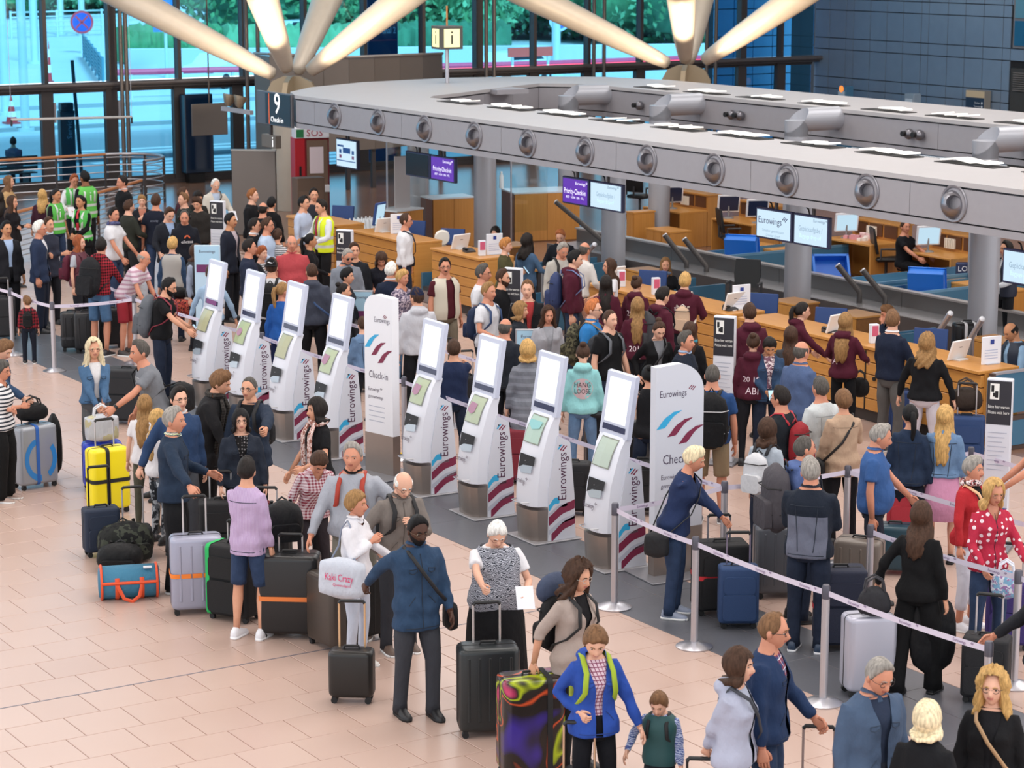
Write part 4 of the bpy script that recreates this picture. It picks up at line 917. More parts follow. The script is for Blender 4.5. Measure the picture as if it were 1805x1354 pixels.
for i in range(6):
    for j in range(2): MB().lathe([(.035, .1), (.035, .26), (.014, .3), (.014, .33)], 8, M=Matrix.Translation((-.28+.11*i, -.08+.16*j, 0))).build('bottle', mat('#dfe4e8', .2), t)
p = ondesk(677, 362, 20.7, 1.045); t = thing('water_bottle', 'single clear water bottle on the far left desk', 'bottle', p); MB().lathe([(.035, 0), (.035, .19), (.014, .23), (.014, .25)], 10).build('body', mat('#cfd8de', .15), t); MB().lathe([(.015, .25), (.015, .27)], 8).build('cap', NAVY, t)
p = at(884, 332, 1.05); t = thing('water_bottle', 'clear water bottle on the big wooden desk', 'bottle', p); MB().lathe([(.05, 0), (.05, .26), (.02, .32), (.02, .34)], 10).build('body', mat('#cfd8de', .15), t); MB().lathe([(.021, .34), (.021, .36)], 8).build('cap', WHITE, t)
p = ondesk(780, 412, 21.2, .742); t = thing('desk_fan', 'white desk fan near the blue-backed monitor', 'fan', p, fc); MB().lathe([(.12, -.04), (.15, 0), (.12, .04)], 16, M=Matrix.Translation((0, 0, .28))@Matrix.Rotation(pi/2, 4, 'X')).build('cage', mat('#e8e2d8', .5), t); MB().lathe([(.09, 0), (.02, .03), (.02, .2)], 12).build('stand', mat('#e8e2d8', .5), t)
for k, (u, v, lab) in enumerate(((1378, 555, 'black document printer beside the large column'), (735, 420, 'black document printer below the blue monitor'), (612, 395, 'black document printer under the left desk'))):
    p = ondesk(u, v, 21.0, .742); t = thing('document_printer', lab, 'printer', p, fc); MB().box(-.16, .16, -.14, .14, 0, .24, b=.012).build('body', BLACK, t, False); MB().box(-.05, .08, -.145, -.14, .06, .17).build('label_plate', mat('#d8d8dc', .5), t, False)
pg = thing('paper_heap', 'heap of pink and white paper slips on the staff desk', 'paper', at(1520, 422, .745))
for k in range(14): MB().box(-.05, .05, -.04, .04, 0, .05+.05*rnd.random(), M=Matrix.Translation((rnd.uniform(-.18, .2), rnd.uniform(-.3, .3), .0))@Matrix.Rotation(rnd.random(), 4, 'Z')).build('slip_stack', mat(['#e9c9cc', '#d89aa4', '#f0e8e4'][k % 3], .7), pg, False)
# info board, ticket machines by the panel wall
for k, (u, v, lab) in enumerate(((1699, 475, 'dark blue baggage gauge left of the right column'), (1757, 485, 'dark blue baggage gauge right of the right column'))):
    p = onx(u, v, 27.95); t = thing('baggage_gauge', lab, 'gauge', (p.x, p.y, 0), -AZ); B_ = mat('#1c2850', .5)
    MB().box(-.13, .13, -.09, .09, p.z-.12, p.z+.12, b=.02).build('head', B_, t, False); MB().box(-.03, .03, -.03, .03, .02, p.z-.12).build('post', BLACK, t, False); MB().box(-.2, .2, -.15, .15, 0, .03).build('foot', BLACK, t, False)
    q = MB(); put_text(q, 'LOT', .13, frame((0, -.092, p.z+.02), (1, 0, 0), (0, 0, 1))); q.build('lettering', WHITE, t, False)
t = thing('floor_tape', 'yellow and black hazard strip on the floor beside the fifth kiosk', 'tape', at(722, 806))
for k in range(6): MB().box(-.03, .03, -.3+.1*k, -.2+.1*k, 0, .006).build('segment', mat('#e8c22a' if k % 2 else '#1c1c1e', .6), t, False)
t = thing('directory_board', 'dark blue directory board with beige header by the panel wall', 'board', (46.1, 48.35, 0))
MB().box(0, .25, 0, .75, 0, 2.05, b=.01).build('case', mat('#8a857e', .5), t, False); MB().box(-.01, 0, .01, .74, 1.85, 2.03).build('header', mat('#cbb796', .5), t, False); MB().box(-.01, 0, .01, .74, .6, 1.84).build('face', mat('#26344c', .4), t, False)
q = MB(); M = frame((-.011, .37, 0), (0, -1, 0), (0, 0, 1))
for k, s in enumerate(('Parken', 'Terminal', 'S-Bahn', 'Taxi')): put_text(q, s, .075, M, 0, dx=.1, dy=1.7-.1*k); quad(q, .26, .31, 1.67-.1*k, 1.73-.1*k, M, 0)
q.build('lettering', mat('#e8ecf2', .5), t, False)
for k, (u, lab) in enumerate(((1483, 'small ticket machine with orange icon by the panel wall'), (1602, 'slim pale terminal standing by the panel wall'))):
    p = onx(u, 175, 45.6); t = thing('ticket_machine', lab, 'machine', (45.6, p.y, 0)); zt = onx(u, 152 if k == 0 else 165, 45.6).z
    MB().box(0, .3, -.2, .2, 0, zt, b=.02).build('body', mat('#8fa0b0' if k else '#4a7a9a', .4), t, False); MB().box(-.01, 0, -.15, .15, zt-.35, zt-.15).build('display', mat('#c6d4e0', .3), t, False)
    if k == 0: MB().lathe([(.07, 0), (.1, 0), (.1, .01), (.07, .01)], 14, M=Matrix.Translation((-.005, 0, zt-.08))@Matrix.Rotation(-pi/2, 4, 'Y')).build('icon', mat('#f08a3a', .4, emit=1), t)

# ================================================================ CHECK-IN KIOSKS
STEELB = mat('#9a8f88', .34, .75, noise=.05, nscale=10); SHELL = mat('#dde0ea', .35); HEADM = mat('#c3c9dc', .4); GREYSIDE = mat('#cdd0da', .45); SLOTM = mat('#15161c', .6)
KSCR = [mat(h_, .3, emit=.16) for h_ in ('#a9a988', '#98a57c', '#9fa080', '#a2ae8e', '#a2ad90', '#a2ad94', '#a0b8ac', '#a4b2a6')]
KS0 = [mat('#c8c8a4', .3, emit=.28), mat('#b9c69a', .3, emit=.28), mat('#bfc09c', .3, emit=.25), mat('#c4d0ae', .3, emit=.3), mat('#c2cdae', .3, emit=.3), mat('#c2cdb2', .3, emit=.3), mat('#c0d8cc', .3, emit=.32), mat('#c4d2c4', .3, emit=.3)]
def kiosk_meshes():
    sec = [(0.0, -.19, -.05, .02, .17, .235), (.36, -.215, -.05, .02, .17, .235), (.40, -.215, -.05, .02, .17, .235), (.62, -.205, -.05, .02, .175, .235), (.88, -.17, -.03, .03, .18, .235), (1.06, -.11, .01, .07, .19, .235), (1.2, -.06, .04, .10, .20, .235), (1.28, -.02, .05, .10, .21, .235), (1.38, .045, .09, .13, .225, .235)]
    def ring(z, xf, xs, xr, wf, ws): return [(xr, -ws, z), (xr, ws, z), (xs, ws, z), ((xf+xs)/2-.02, (wf+ws)/2+.012, z), (xf+.02, wf, z), (xf, wf-.05, z), (xf-.012, 0, z), (xf, -wf+.05, z), (xf+.02, -wf, z), ((xf+xs)/2-.02, -(wf+ws)/2-.012, z), (xs, -ws, z)]
    d = {}
    q = MB(); q.loft([ring(*s) for s in sec[:2]]); d['plinth'] = q
    q = MB(); q.loft([ring(*s) for s in sec[2:]]); d['shell'] = q
    q = MB(); q.prism([(.045, 1.37), (.10, 1.37), (.20, 2.0), (.19, 2.02), (.15, 2.01)], -.262, .262, 'y'); d['head'] = q
    q = MB()
    sp_ = [(-.04, .0), (.31, 0), (.29, .5), (.235, 1.08), (.08, 1.17), (.03, .95), (-.03, .6)]
    q.prism(sp_, -.25, -.235, 'y'); d['side_panel'] = q
    q = MB(); q.prism(sp_, .235, .25, 'y'); d['side_panel2'] = q
    return {k: v.mesh(k.rstrip('2'), {'plinth': STEELB, 'shell': SHELL, 'head': HEADM, 'side_panel': GREYSIDE, 'side_panel2': GREYSIDE}[k], True, 35) for k, v in d.items()}
KM = kiosk_meshes()
def fit(xa, za, xb, zb): # frame on the sloping front: from lower (xa,za) to upper (xb,zb)
    return frame(((xa+xb)/2, 0, (za+zb)/2), (0, -1, 0), (xb-xa, 0, zb-za))
HM = fit(.045, 1.37, .15, 2.01); LM = fit(-.14, 1.06, .01, 1.36)
q = MB(); quad(q, -.198, .198, -.19, .275, HM, 0, .004); d_top = q.mesh('top_screen', SCRWHITE, False)
q = MB(); quad(q, -.21, .21, -.275, -.215, HM, 0, .004); d_strip = q.mesh('sensor_strip', mat('#23294e', .2), False)
q = MB(); put_text(q, 'eurowings', .04, HM, 0, dx=.06, dy=.22, lift=.006); put_text(q, 'germanwings', .045, HM, 1, dx=0, dy=.1, lift=.006); d_toptext = q.mesh('lettering', [mat('#e6cfd8', .5, emit=.7), mat('#d5cfe0', .5, emit=.75)], False)
SM = fit(-.19, .80, -.13, .96)
q = MB(); q.add([(-.168, .12, .945), (-.166, -.185, .945), (-.188, -.185, .85), (-.195, .02, .83), (-.202, .11, .79)], [(0, 1, 2, 3, 4)]); d_slot = q.mesh('printer_slot', SLOTM, False)
q = MB(); q.add([(-.204, .10, .79), (-.197, .02, .83), (-.192, -.16, .85), (-.207, -.16, .77), (-.213, .04, .745)], [(0, 1, 2, 3, 4)]); d_tray = q.mesh('slot_tray', mat('#b9c6d2', .25, .3), False)
q = MB(); q.tube([(-.2, .13, .44), (-.29, .1, .44), (-.3, 0, .44), (-.29, -.1, .44), (-.2, -.13, .44)], .006, 6); d_hoop = q.mesh('wire_hoop', STEEL)
FT = fit(-.222, .60, -.212, .72)
q = MB(); put_text(q, 'Eurowings', .085, FT, 0, width=.2, dx=-.03, lift=.012); logo(q, .1, .04, .03, FT, (0, 0, 0), .012); d_ftext = q.mesh('lettering', [INK], False)
SDM = frame((.14, -.2505, .715), (0, 0, 1), (-1, 0, 0))
q = MB(); put_text(q, 'Eurowings', .15, SDM, 0, width=.52, dx=.0); SM2 = frame((.13, -.2505, 1.035), (1, 0, 0), (0, 0, 1)); logo(q, 0, 0, .07, SM2, (1, 2, 2)); d_stext = q.mesh('lettering', [mat('#4a2140', .5), CYAN, BURG], False)
q = MB()
def strokes(mb, x0, z0, x1, z1, w, m_, bend=.03):
    v = []
    for t in np.linspace(0, 1, 8):
        x = x0+(x1-x0)*t; z = z0+(z1-z0)*t+bend*math.sin(t*pi*2-pi/2)*.5; v.append((x, -.2515, z))
    for t in np.linspace(0, 1, 8):
        x = x0+(x1-x0)*t; z = z0+(z1-z0)*t+bend*math.sin(t*pi*2-pi/2)*.5; v.append((x, -.2515, z+w))
    mb.add(v, [(i, i+1, i+9, i+8) for i in range(7)], m_)
strokes(q, -.034, .36, .10, .44, .07, 1); strokes(q, -.034, .20, .293, .36, .10, 2); strokes(q, -.034, .10, .296, .25, .05, 3); strokes(q, -.0, .02, .298, .19, .09, 2); strokes(q, -.034, .31, .2, .40, .03, 3)
d_str = q.mesh('stripe_print', [WHITE, CYAN, BURG, mat('#b4b8c6', .5)], False)
q = MB(); q.box(-.24, .36, -.3, .3, 0, .018, b=.005); d_base = q.mesh('base_plate', mat('#a9a8ac', .4, .5), False)
q = MB(); q.lathe([(.008, 0), (.008, .004), (0, .004)], 10, M=Matrix.Translation((.1, -.2505, 1.06))@Matrix.Rotation(pi/2, 4, 'X')); d_lock = q.mesh('lock', BLACK)
kn = ['leftmost white check-in kiosk, used by the bearded man', 'second white check-in kiosk from the left', 'third white check-in kiosk from the left', 'fourth white check-in kiosk, just left of the narrow totem', 'white check-in kiosk just right of the narrow totem', 'sixth white check-in kiosk from the left', 'seventh white check-in kiosk, before the grey cardigan woman', 'rightmost white check-in kiosk, beside the large Check-in totem']
for k, y in enumerate((29.02, 27.85, 26.62, 25.38, 23.1, 21.84, 20.6, 19.28)):
    t = thing('check_in_kiosk', kn[k], 'kiosk', (13.33, y, 0), -.03, 'white check-in kiosks in a row')
    inst(d_base, 'base_plate', t); inst(KM['plinth'], 'plinth', t); inst(KM['shell'], 'shell', t); inst(KM['head'], 'head', t)
    s1 = inst(KM['side_panel'], 'side_panel', t); inst(KM['side_panel2'], 'side_panel', t); inst(d_stext, 'lettering', s1); inst(d_str, 'stripe_print', s1); inst(d_lock, 'lock', s1)
    ts = inst(d_top, 'top_screen', t); inst(d_toptext, 'lettering', ts); inst(d_strip, 'sensor_strip', t)
    q = MB(); zz = [1.07, 1.13, 1.2, 1.28, 1.35]
    for m_, e_, l_ in ((1, .012, .0035), (0, 0, .005)):
        vv = []
        for z in np.linspace(1.075-e_, 1.345+e_, 7):
            xf = np.interp(z, [.88, 1.06, 1.2, 1.28, 1.38], [-.17, -.11, -.06, -.02, .045])
            for y_ in (.14+e_, 0, -.15-e_): vv.append((xf-.005-l_-(.010 if y_ == 0 else 0), y_, z))
        q.add(vv, [(3*i+j, 3*i+j+1, 3*i+j+4, 3*i+j+3) for i in range(6) for j in range(2)], m_)
    o = q.build('touch_screen', [KSCR[k], mat('#7f8478', .4)], t, False)
    if k in (1, 3, 4, 5, 6):
        q = MB(); v = [(-.03+.07*math.cos(a), .0+.06*math.sin(a)*(1 if a < pi else .9), .014) for a in np.linspace(0, 2*pi, 18, endpoint=False)] if k in (1,) else [(-.12, -.03, .014), (-.03, -.06, .014), (.03, -.03, .014), (.04, .07, .014), (-.1, .08, .014)]
        if k == 6: v = [(-.12, .1, .014), (-.13, .05, .014), (-.03, -.01, .014), (.1, .02, .014), (.12, .1, .014)]
        q.add(v, [tuple(range(len(v)))], 0, LM); q.build('picture', mat('#9a6f86' if k != 6 else '#7fb3b4', .4, emit=.2), o, False)
    inst(d_slot, 'printer_slot', t); inst(d_tray, 'slot_tray', t); inst(d_hoop, 'wire_hoop', t); inst(d_ftext, 'lettering', t)
    if k == 0: q = MB(); quad(q, -.17, .17, -.27, -.21, HM, 0, .006); q.build('sticker', mat('#7d3a7a', .5), t, False)
# totems
def totem(loc, rz, label, rounded=1, w=.56, h=2.2, big=True):
    t = thing('check_in_totem', label, 'sign', loc, rz); d_ = .11
    pl = [(-w/2, .45), (w/2, .45), (w/2, h), (-w/2, h)]; r = .3 if big else .2
    cor = [(rounded*(w/2-r+r*math.cos(a)), h-r+r*math.sin(a)*1.0) for a in np.linspace(0, pi/2, 9)]
    pl = [(-rounded*w/2, .02), (rounded*w/2, .02)]+cor+[(-rounded*w/2, h-.02)]
    if rounded < 0: pl = pl[::-1]
    MB().prism(pl, -d_/2, d_/2, 'y').build('body', GREYSIDE if big else WHITE, t, True, 30)
    MB().box(-w/2-.004, w/2+.004, -d_/2-.004, d_/2+.004, .02, .5).build('steel_foot', STEELB, t, False); MB().box(-w/2-.15, w/2+.15, -.3, .3, 0, .02, b=.006).build('base_plate', mat('#8c8c92', .4, .5), t, False)
    q = MB(); M = frame((0, -d_/2, 0), (1, 0, 0), (0, 0, 1)); s = w/.56
    put_text(q, 'Eurowings', .1*s, M, 0, width=.31*s, dx=-.08*s*rounded, dy=h-.30); logo(q, .14*s, h-.25, .05*s, M, (2, 2, 2))
    for k, mm in enumerate((1, 2, 2)):
        ox = (-.165+.13*k)*s; oz = h-.56-.085*k; v = []
        for tt_ in np.linspace(0, 1, 9):
            x = ox-.11*s+.2*s*tt_; z = oz-.085+.17*tt_+.012*math.sin(tt_*2*pi-pi/2); v.append((x, z, .003))
        q.add(v+[(x+.10*s, z+.012, .003) for x, z, _ in v], [(i, i+9, i+10, i+1) for i in range(8)], mm, M)
    put_text(q, 'Check-in', .14*s, M, 0, width=.38*s, dy=1.22); put_text(q, 'Eurowings', .07*s, M, 0, width=.22*s, dx=-.1*s, dy=1.04); put_text(q, 'germanwings', .065*s, M, 0, width=.3*s, dx=-.06*s, dy=.95); logo(q, .05*s, 1.06, .03*s, M, (0, 0, 0))
    for k in range(4): quad(q, -.2*s, .12*s, .83-.06*k, .838-.06*k, M, 3)
    q.build('lettering', [mat('#4d4258', .5), CYAN, BURG, mat('#aab0c2', .6)], t, False)
totem((13.72, 18.64, 0), -.10, 'large white Check-in totem right of the last kiosk', 1)
totem((13.36, 24.15, 0), -pi/2+.22, 'narrow white Check-in totem between fourth and fifth kiosk', -1, .5, 2.2, False)
# wait-here signs
WT = [((17.2, 17.63), 'wait-here sign at the right with blue pictograms'), ((17.2, 22.4), 'wait-here sign beside the maroon group'), ((17.2, 27.27), 'wait-here sign before the denim-jacket woman'), ((17.2, 32.25), 'wait-here sign left of the short counter'), ((17.2, 36.93), 'wait-here sign in the far queue by the old man')]
q0 = MB(); q0.box(-.18, .18, -.05, .05, .03, 1.85, b=.008); w_body = q0.mesh('body', mat('#d9dbe4', .4), False)
q0 = MB(); M = frame((0, -.051, 0), (1, 0, 0), (0, 0, 1)); quad(q0, -.175, .175, 1.36, 1.83, M, 0); w_head = q0.mesh('header', DARKPANEL, False)
q0 = MB(); quad(q0, -.13, 0, 1.63, 1.8, M, 0, .004); put_text(q0, 'Bitte hier warten', .05, M, 0, width=.3, dy=1.55, lift=.004); put_text(q0, 'Please wait here', .05, M, 0, width=.3, dy=1.49, lift=.004)
quad(q0, -.115, -.075, 1.71, 1.78, M, 1, .006); quad(q0, -.06, -.015, 1.65, 1.72, M, 1, .006); quad(q0, -.09, -.06, 1.66, 1.70, M, 1, .006)
for k in range(9): quad(q0, -.14, .13-.03*(k % 3), 1.27-.05*k, 1.276-.05*k, M, 2, .004)
w_txt = q0.mesh('lettering', [mat('#ecebe6', .5), BLACK, mat('#a4aabc', .6)], False)
q0 = MB(); q0.box(-.25, .25, -.2, .2, 0, .03, b=.008); w_base = q0.mesh('base_plate', mat('#8c8c92', .4, .5), False)
for k, ((x, y), lab) in enumerate(WT):
    t = thing('wait_sign', lab, 'sign', (x, y, 0), -.95, 'wait-here signs before the counters'); t.scale = (.74, 1, 1)
    for me, nm in ((w_base, 'base_plate'), (w_body, 'body'), (w_head, 'header'), (w_txt, 'lettering')): inst(me, nm, t)
    if k == 0:
        q0 = MB()
        for i in range(3):
            for j in range(3): quad(q0, -.12+.085*i, -.06+.085*i, .72-.09*j, .76-.09*j, M, 0, .004)
        quad(q0, -.175, .175, .40, .46, M, 0, .004); q0.build('pictograms', mat('#2f3f8e', .5), t, False)
for k, (u, v, lab) in enumerate(((935, 580, 'small framed notice stand before the smiling grey-shirted woman'), (634, 512, 'small grey framed sign behind the narrow totem'), (318, 417, 'pale blue poster stand beside the blond woman in denim'), (365, 432, 'pale blue banner stand behind the leftmost kiosk'))):
    z = 1.3 if k != 3 else 1.75; p = at(u, v, z); t = thing('poster_stand', lab, 'sign', (p.x, p.y, 0), -.6)
    MB().box(-.2, .2, -.015, .015, z-.5 if k != 3 else .3, z, b=.006).build('frame', ALU if k < 2 else mat('#b9d4e8', .4), t, False); MB().box(-.015, .015, -.015, .015, 0, z-.3).build('pole', ALU, t, False); MB().lathe([(.18, 0), (.18, .02)], 16).build('foot', ALU, t)
    q = MB(); M = frame((0, -.017, z), (1, 0, 0), (0, 0, 1)); quad(q, -.18, .18, -.3, -.02, M, 0); quad(q, -.17, .17, -.42, -.3, M, 1); put_text(q, 'Eurowings', .06, M, 2, dy=-.1, lift=.004); q.build('poster', [mat('#a9cfe6', .4), mat('#6a2a5e', .5), INK], t, False)

# ================================================================ BELT BARRIERS
q0 = MB(); q0.lathe([(.17, 0), (.172, .012), (.15, .022), (.06, .05), (.035, .055)], 32); st_base = q0.mesh('base', CHROME)
q0 = MB(); q0.lathe([(.034, .05), (.034, .93)], 18); st_pole = q0.mesh('post', ALU)
q0 = MB(); q0.lathe([(.036, .93), (.036, 1.035), (.028, 1.05), (0, 1.05)], 18); st_cas = q0.mesh('cassette', mat('#5a5862', .4, .4))
BELTM = mat('#d9d2e4', .6); BTX = mat('#6a4a80', .6)
q0 = MB(); put_text(q0, 'Eurowings', .034, np.eye(4), 0, dx=0); logo(q0, .14, .015, .02, np.eye(4), (0, 0, 0)); bt_me = q0.mesh('lettering', BTX, False)
POSTS = {}
def stanchion(name, x, y, label):
    t = thing('barrier_post', label, 'barrier post', (x, y, 0), group='silver barrier posts with printed belts')
    for me, nm in ((st_base, 'base'), (st_pole, 'post'), (st_cas, 'cassette')): inst(me, nm, t)
    POSTS[name] = t
def belt(a, bpt, sag=.02):
    t = POSTS[a]; p = t.location; e = POSTS[bpt].location if isinstance(bpt, str) else Vector((bpt[0], bpt[1], 0)); dd = Vector((e.x-p.x, e.y-p.y, 0)); l = dd.length; d_ = dd/l
    n = 10; v = []
    for i in range(n+1):
        f_ = i/n; z = -4*sag*f_*(1-f_); q = d_*(.035+(l-.07)*f_); v += [(q.x, q.y, .955+z), (q.x, q.y, 1.005+z)]
    o = MB().add(v, [(2*i, 2*i+2, 2*i+3, 2*i+1) for i in range(n)]).build('belt', BELTM, t, False)
    nrm = Vector((d_.y, -d_.x, 0)); 
    if (nrm @ Vector((p.x, p.y, 0))) > 0: nrm = -nrm
    ex = nrm.cross(Vector((0, 0, 1))); ex = -ex
    k = .35
    while k < l-.2:
        f_ = k/l; z = -4*sag*f_*(1-f_); q = d_*k+nrm*.003; inst(bt_me, 'lettering', o, M=Matrix(frame((q.x, q.y, .98+z), ex, (0, 0, 1)))); k += .62
S = [('z', 12.4, 36.0, 'barrier post beyond the left photo edge'), ('a', 12.4, 34.24, 'barrier post at the far left before the suited men'), ('b', 12.45, 32.62, 'barrier post right of the child with backpack'), ('c', 13.75, 32.59, 'barrier post beside the grey-backpack man'), ('d', 13.91, 28.54, 'barrier post top behind the second kiosk'), ('e', 13.97, 24.69, 'barrier post right of the narrow totem'), ('f', 12.5, 17.97, 'barrier post before the rightmost kiosk'), ('g', 12.4, 16.53, 'barrier post before the woman in navy cardigan'), ('h', 12.38, 14.66, 'barrier post before the silver suitcase'), ('i', 14.04, 16.01, 'barrier post beside the man in blue polo'), ('j', 15.45, 18.0, 'barrier post behind the man in grey and navy fleece'), ('k', 13.95, 18.13, 'barrier post behind the leaning blonde woman'), ('l', 14.09, 14.13, 'barrier post by the red-dotted blouse woman'), ('m', 12.43, 12.75, 'barrier post at the lower right corner'), ('n', 17.14, 17.97, 'barrier post behind the pink-skirt girl'), ('o', 15.5, 26.0, 'barrier post hidden in the queue behind the kiosks'), ('p', 13.9, 21.3, 'barrier post behind the sixth kiosk')]
for s in S: stanchion(*s)
for a, c in (('z', 'a'), ('a', 'b'), ('b', 'c'), ('c', 'd'), ('d', 'e'), ('e', 'p'), ('p', 'k'), ('f', 'k'), ('f', 'g'), ('g', 'h'), ('h', 'm'), ('i', 'l'), ('k', 'j'), ('j', 'n'), ('o', (15.5, 22.0)), ('o', (15.5, 30.4))): belt(a, c)
POSTS['j2'] = POSTS['j']; belt('j', (15.5, 14.6)); belt('n', (17.2, 15.4)); belt('l', (14.1, 12.6)); belt('c', (14.2, 36))
# ================================================================ BAGS AND SUITCASES
HAND = {}
def rrect(w, d, r, n=5):
    o = []
    for cx, cy, a0 in ((w/2-r, d/2-r, 0), (-w/2+r, d/2-r, pi/2), (-w/2+r, -d/2+r, pi), (w/2-r, -d/2+r, 3*pi/2)):
        for k in range(n): a = a0+pi/2*k/(n-1); o.append((cx+r*math.cos(a), cy+r*math.sin(a)))
    return o
def shell_mb(w, d, h, r, z0=0.0, top=.05):
    q = MB(); rings = []
    for k in range(5): a = k/4*pi/2; i = top*(1-math.sin(a)); rings.append([(x, y, z0+top*(1-math.cos(a))) for x, y in rrect(w-2*i, d-2*i, max(.01, r-i*.5))])
    for k in range(5): a = k/4*pi/2; i = top*(1-math.cos(a)); rings.append([(x, y, z0+h-top+top*math.sin(a)) for x, y in rrect(w-2*i, d-2*i, max(.01, r-i*.5))])
    return q.loft(rings)
LSHARE = {}
def case(key, label, u, v, face, w, d, h, colr, hard=True, handle=0, ribs=0, strap=None, hcol='#c9c9cc', pat=None, seam=True, tagc=None, tilt=0, zbase=0, metal=0, cat='suitcase', rough=None, top=False):
    p = at(u, v, h) if top else at(u, v, zbase); p.z = 0 if top else p.z; ang = math.atan2(-p.y, -p.x)+pi/2+math.radians(face)   # face 0: broad side to the camera
    t = thing('suitcase', label, cat, p, ang)
    if tilt: t.rotation_euler = (tilt, 0, ang)
    wh = .055 if h > .35 else .03
    m_ = pat or mat(colr, rough or (.34 if hard else .8), metal, noise=0 if hard else .12, nscale=120, bump=0 if hard else .25)
    shell_mb(w, d, h-wh, .06 if hard else .045, wh, .045 if hard else .03).build('shell', m_, t, True, 50)
    dk = mat('#19191b', .5)
    if ribs:
        rib = MB()
        rm = MB().box(-.011, .011, -.006, .006, wh+.09, h-.07, b=.005).mesh('rib', m_, False)
        for k in range(ribs):
            x = -w/2+w*(k+.5)/ribs*.86+w*.07
            inst(rm, 'rib', t, (x, -d/2, 0)); inst(rm, 'rib', t, (x, d/2, 0))
    if seam:
        q = MB(); q.loft([[(x, s*.006, z) for x, z in [(xx*1.012, wh+(h-wh)/2+zz*1.008) for xx, zz in rrect(w, h-wh, .05)]] for s in (-1, 1)]); q.build('zip', dk, t)
    if not hard:
        q = MB(); q.loft([[(x, y_, wh+.04+(h*.42)/2+z) for x, z in rrect(w*.82, h*.42, .04)] for y_ in (-d/2-.03, -d/2+.005)]); q.build('front_pocket', m_, t, True, 50)
        q = MB(); q.loft([[(x, y_, h*.72+z) for x, z in rrect(w*.78, h*.28, .04)] for y_ in (-d/2-.02, -d/2+.005)]); q.build('upper_pocket', m_, t, True, 50)
    wm = LSHARE.get('wheel')
    if wm is None: wm = LSHARE['wheel'] = MB().lathe([(.012, -.018), (.028, -.018), (.028, .018), (.012, .018)], 12, M=Matrix.Rotation(pi/2, 4, 'X')).box(-.02, .02, -.024, .024, .015, .05).mesh('wheel', RUBBER)
    for sx in (-1, 1):
        for sy in (-1, 1): inst(wm, 'wheel', t, (sx*(w/2-.05), sy*(d/2-.05), .028))
    MB().tube([(-.07, 0, h-.005), (-.06, 0, h+.025), (.06, 0, h+.025), (.07, 0, h-.005)], .012, 6).build('carry_handle', dk, t)
    if handle:
        hx = min(.11, w*.3); hy = d*.22
        MB().tube([(-hx, hy, h-.02), (-hx, hy, h+handle)], .009, 6).build('handle_tube', mat(hcol, .3, .7), t); MB().tube([(hx, hy, h-.02), (hx, hy, h+handle)], .009, 6).build('handle_tube', mat(hcol, .3, .7), t)
        MB().tube([(-hx, hy, h+handle-.012), (-hx+.015, hy, h+handle+.008), (hx-.015, hy, h+handle+.008), (hx, hy, h+handle-.012)], .016, 8).build('grip', dk, t)
        HAND[key] = t.matrix_basis@Vector((0, hy, h+handle+.02))
    else: HAND[key] = t.matrix_basis@Vector((0, 0, h+.03))
    for sp in (strap or []):
        ori, sc_, pos = sp
        q = MB()
        if ori == 'h': q.loft([[(x, y, z) for x, y in rrect(w+.012, d+.012, .06)] for z in (pos*h-.022, pos*h+.022)], cap=False)
        elif ori == 'v': q.loft([[(pos*w/2+s*.022, y, wh+(h-wh)/2+z) for y, z in rrect(d+.012, h-wh+.012, .05)] for s in (-1, 1)], cap=False)
        q.build('strap', mat(sc_, .7), t)
    if tagc: MB().box(w/2+.005, w/2+.012, -.04, .02, h*.45, h*.62).build('luggage_tag', mat(tagc, .6), t, False)
    return t
def blob(name, label, cat, p, rz, rings, m_, parts=()):
    t = thing(name, label, cat, p, rz); MB().loft(rings).build('body', m_, t, True, 60)
    return t
def srings(w, d, h, n=20, e=2.6, k=9, tap=0.0, p=.7):
    o = []
    for i in range(k):
        f_ = i/(k-1); s = (1-abs(2*f_-1)**e)**(1/e) if 0 < f_ < 1 else .25
        o.append([(w/2*s*(1-tap*f_)*np.sign(math.cos(a))*abs(math.cos(a))**p, d/2*s*(1-tap*f_)*np.sign(math.sin(a))*abs(math.sin(a))**p, h*f_) for a in np.linspace(0, 2*pi, n, endpoint=False)])
    return o
def softbag(key, name, label, cat, u, v, z, face, w, d, h, colr, pat=None, straps='top', tap=.1, scol=None, p=None, e=2.6, pw=.7):
    p = at(u, v, z) if p is None else Vector(p); ang = math.atan2(-p.y, -p.x)+pi/2+math.radians(face)
    t = thing(name, label, cat, p, ang); m_ = pat or cloth(colr, rough=.6); sm = mat(scol or colr, .6)
    MB().loft(srings(w, d, h, tap=tap, e=e, p=pw)).build('body', m_, t, True, 60)
    if straps == 'top':
        for s in (-1, 1): MB().tube([(-w*.25, s*d*.2, h*.85), (-w*.2, s*d*.25, h*1.2), (0, s*d*.22, h*1.35), (w*.2, s*d*.25, h*1.2), (w*.25, s*d*.2, h*.85)], .011, 6).build('carry_strap', sm, t)
    if straps == 'pack':
        q = MB(); q.loft([[(x, y_, h*.3+zz) for x, zz in rrect(w*.7, h*.42, .05)] for y_ in (-d/2-.04, -d*.3)]); q.build('front_pocket', m_, t, True, 50)
        for s in (-1, 1): MB().tube([(s*w*.22, d*.4, h*.95), (s*w*.28, d*.62, h*.6), (s*w*.3, d*.45, h*.1)], .018, 6, flat=.5).build('shoulder_strap', sm, t)
        MB().tube([(-.05, d*.2, h*.97), (0, d*.2, h*1.06), (.05, d*.2, h*.97)], .01, 6).build('grab_loop', sm, t)
    HAND[key] = Vector(p)+Vector((0, 0, h*1.25))
    return t

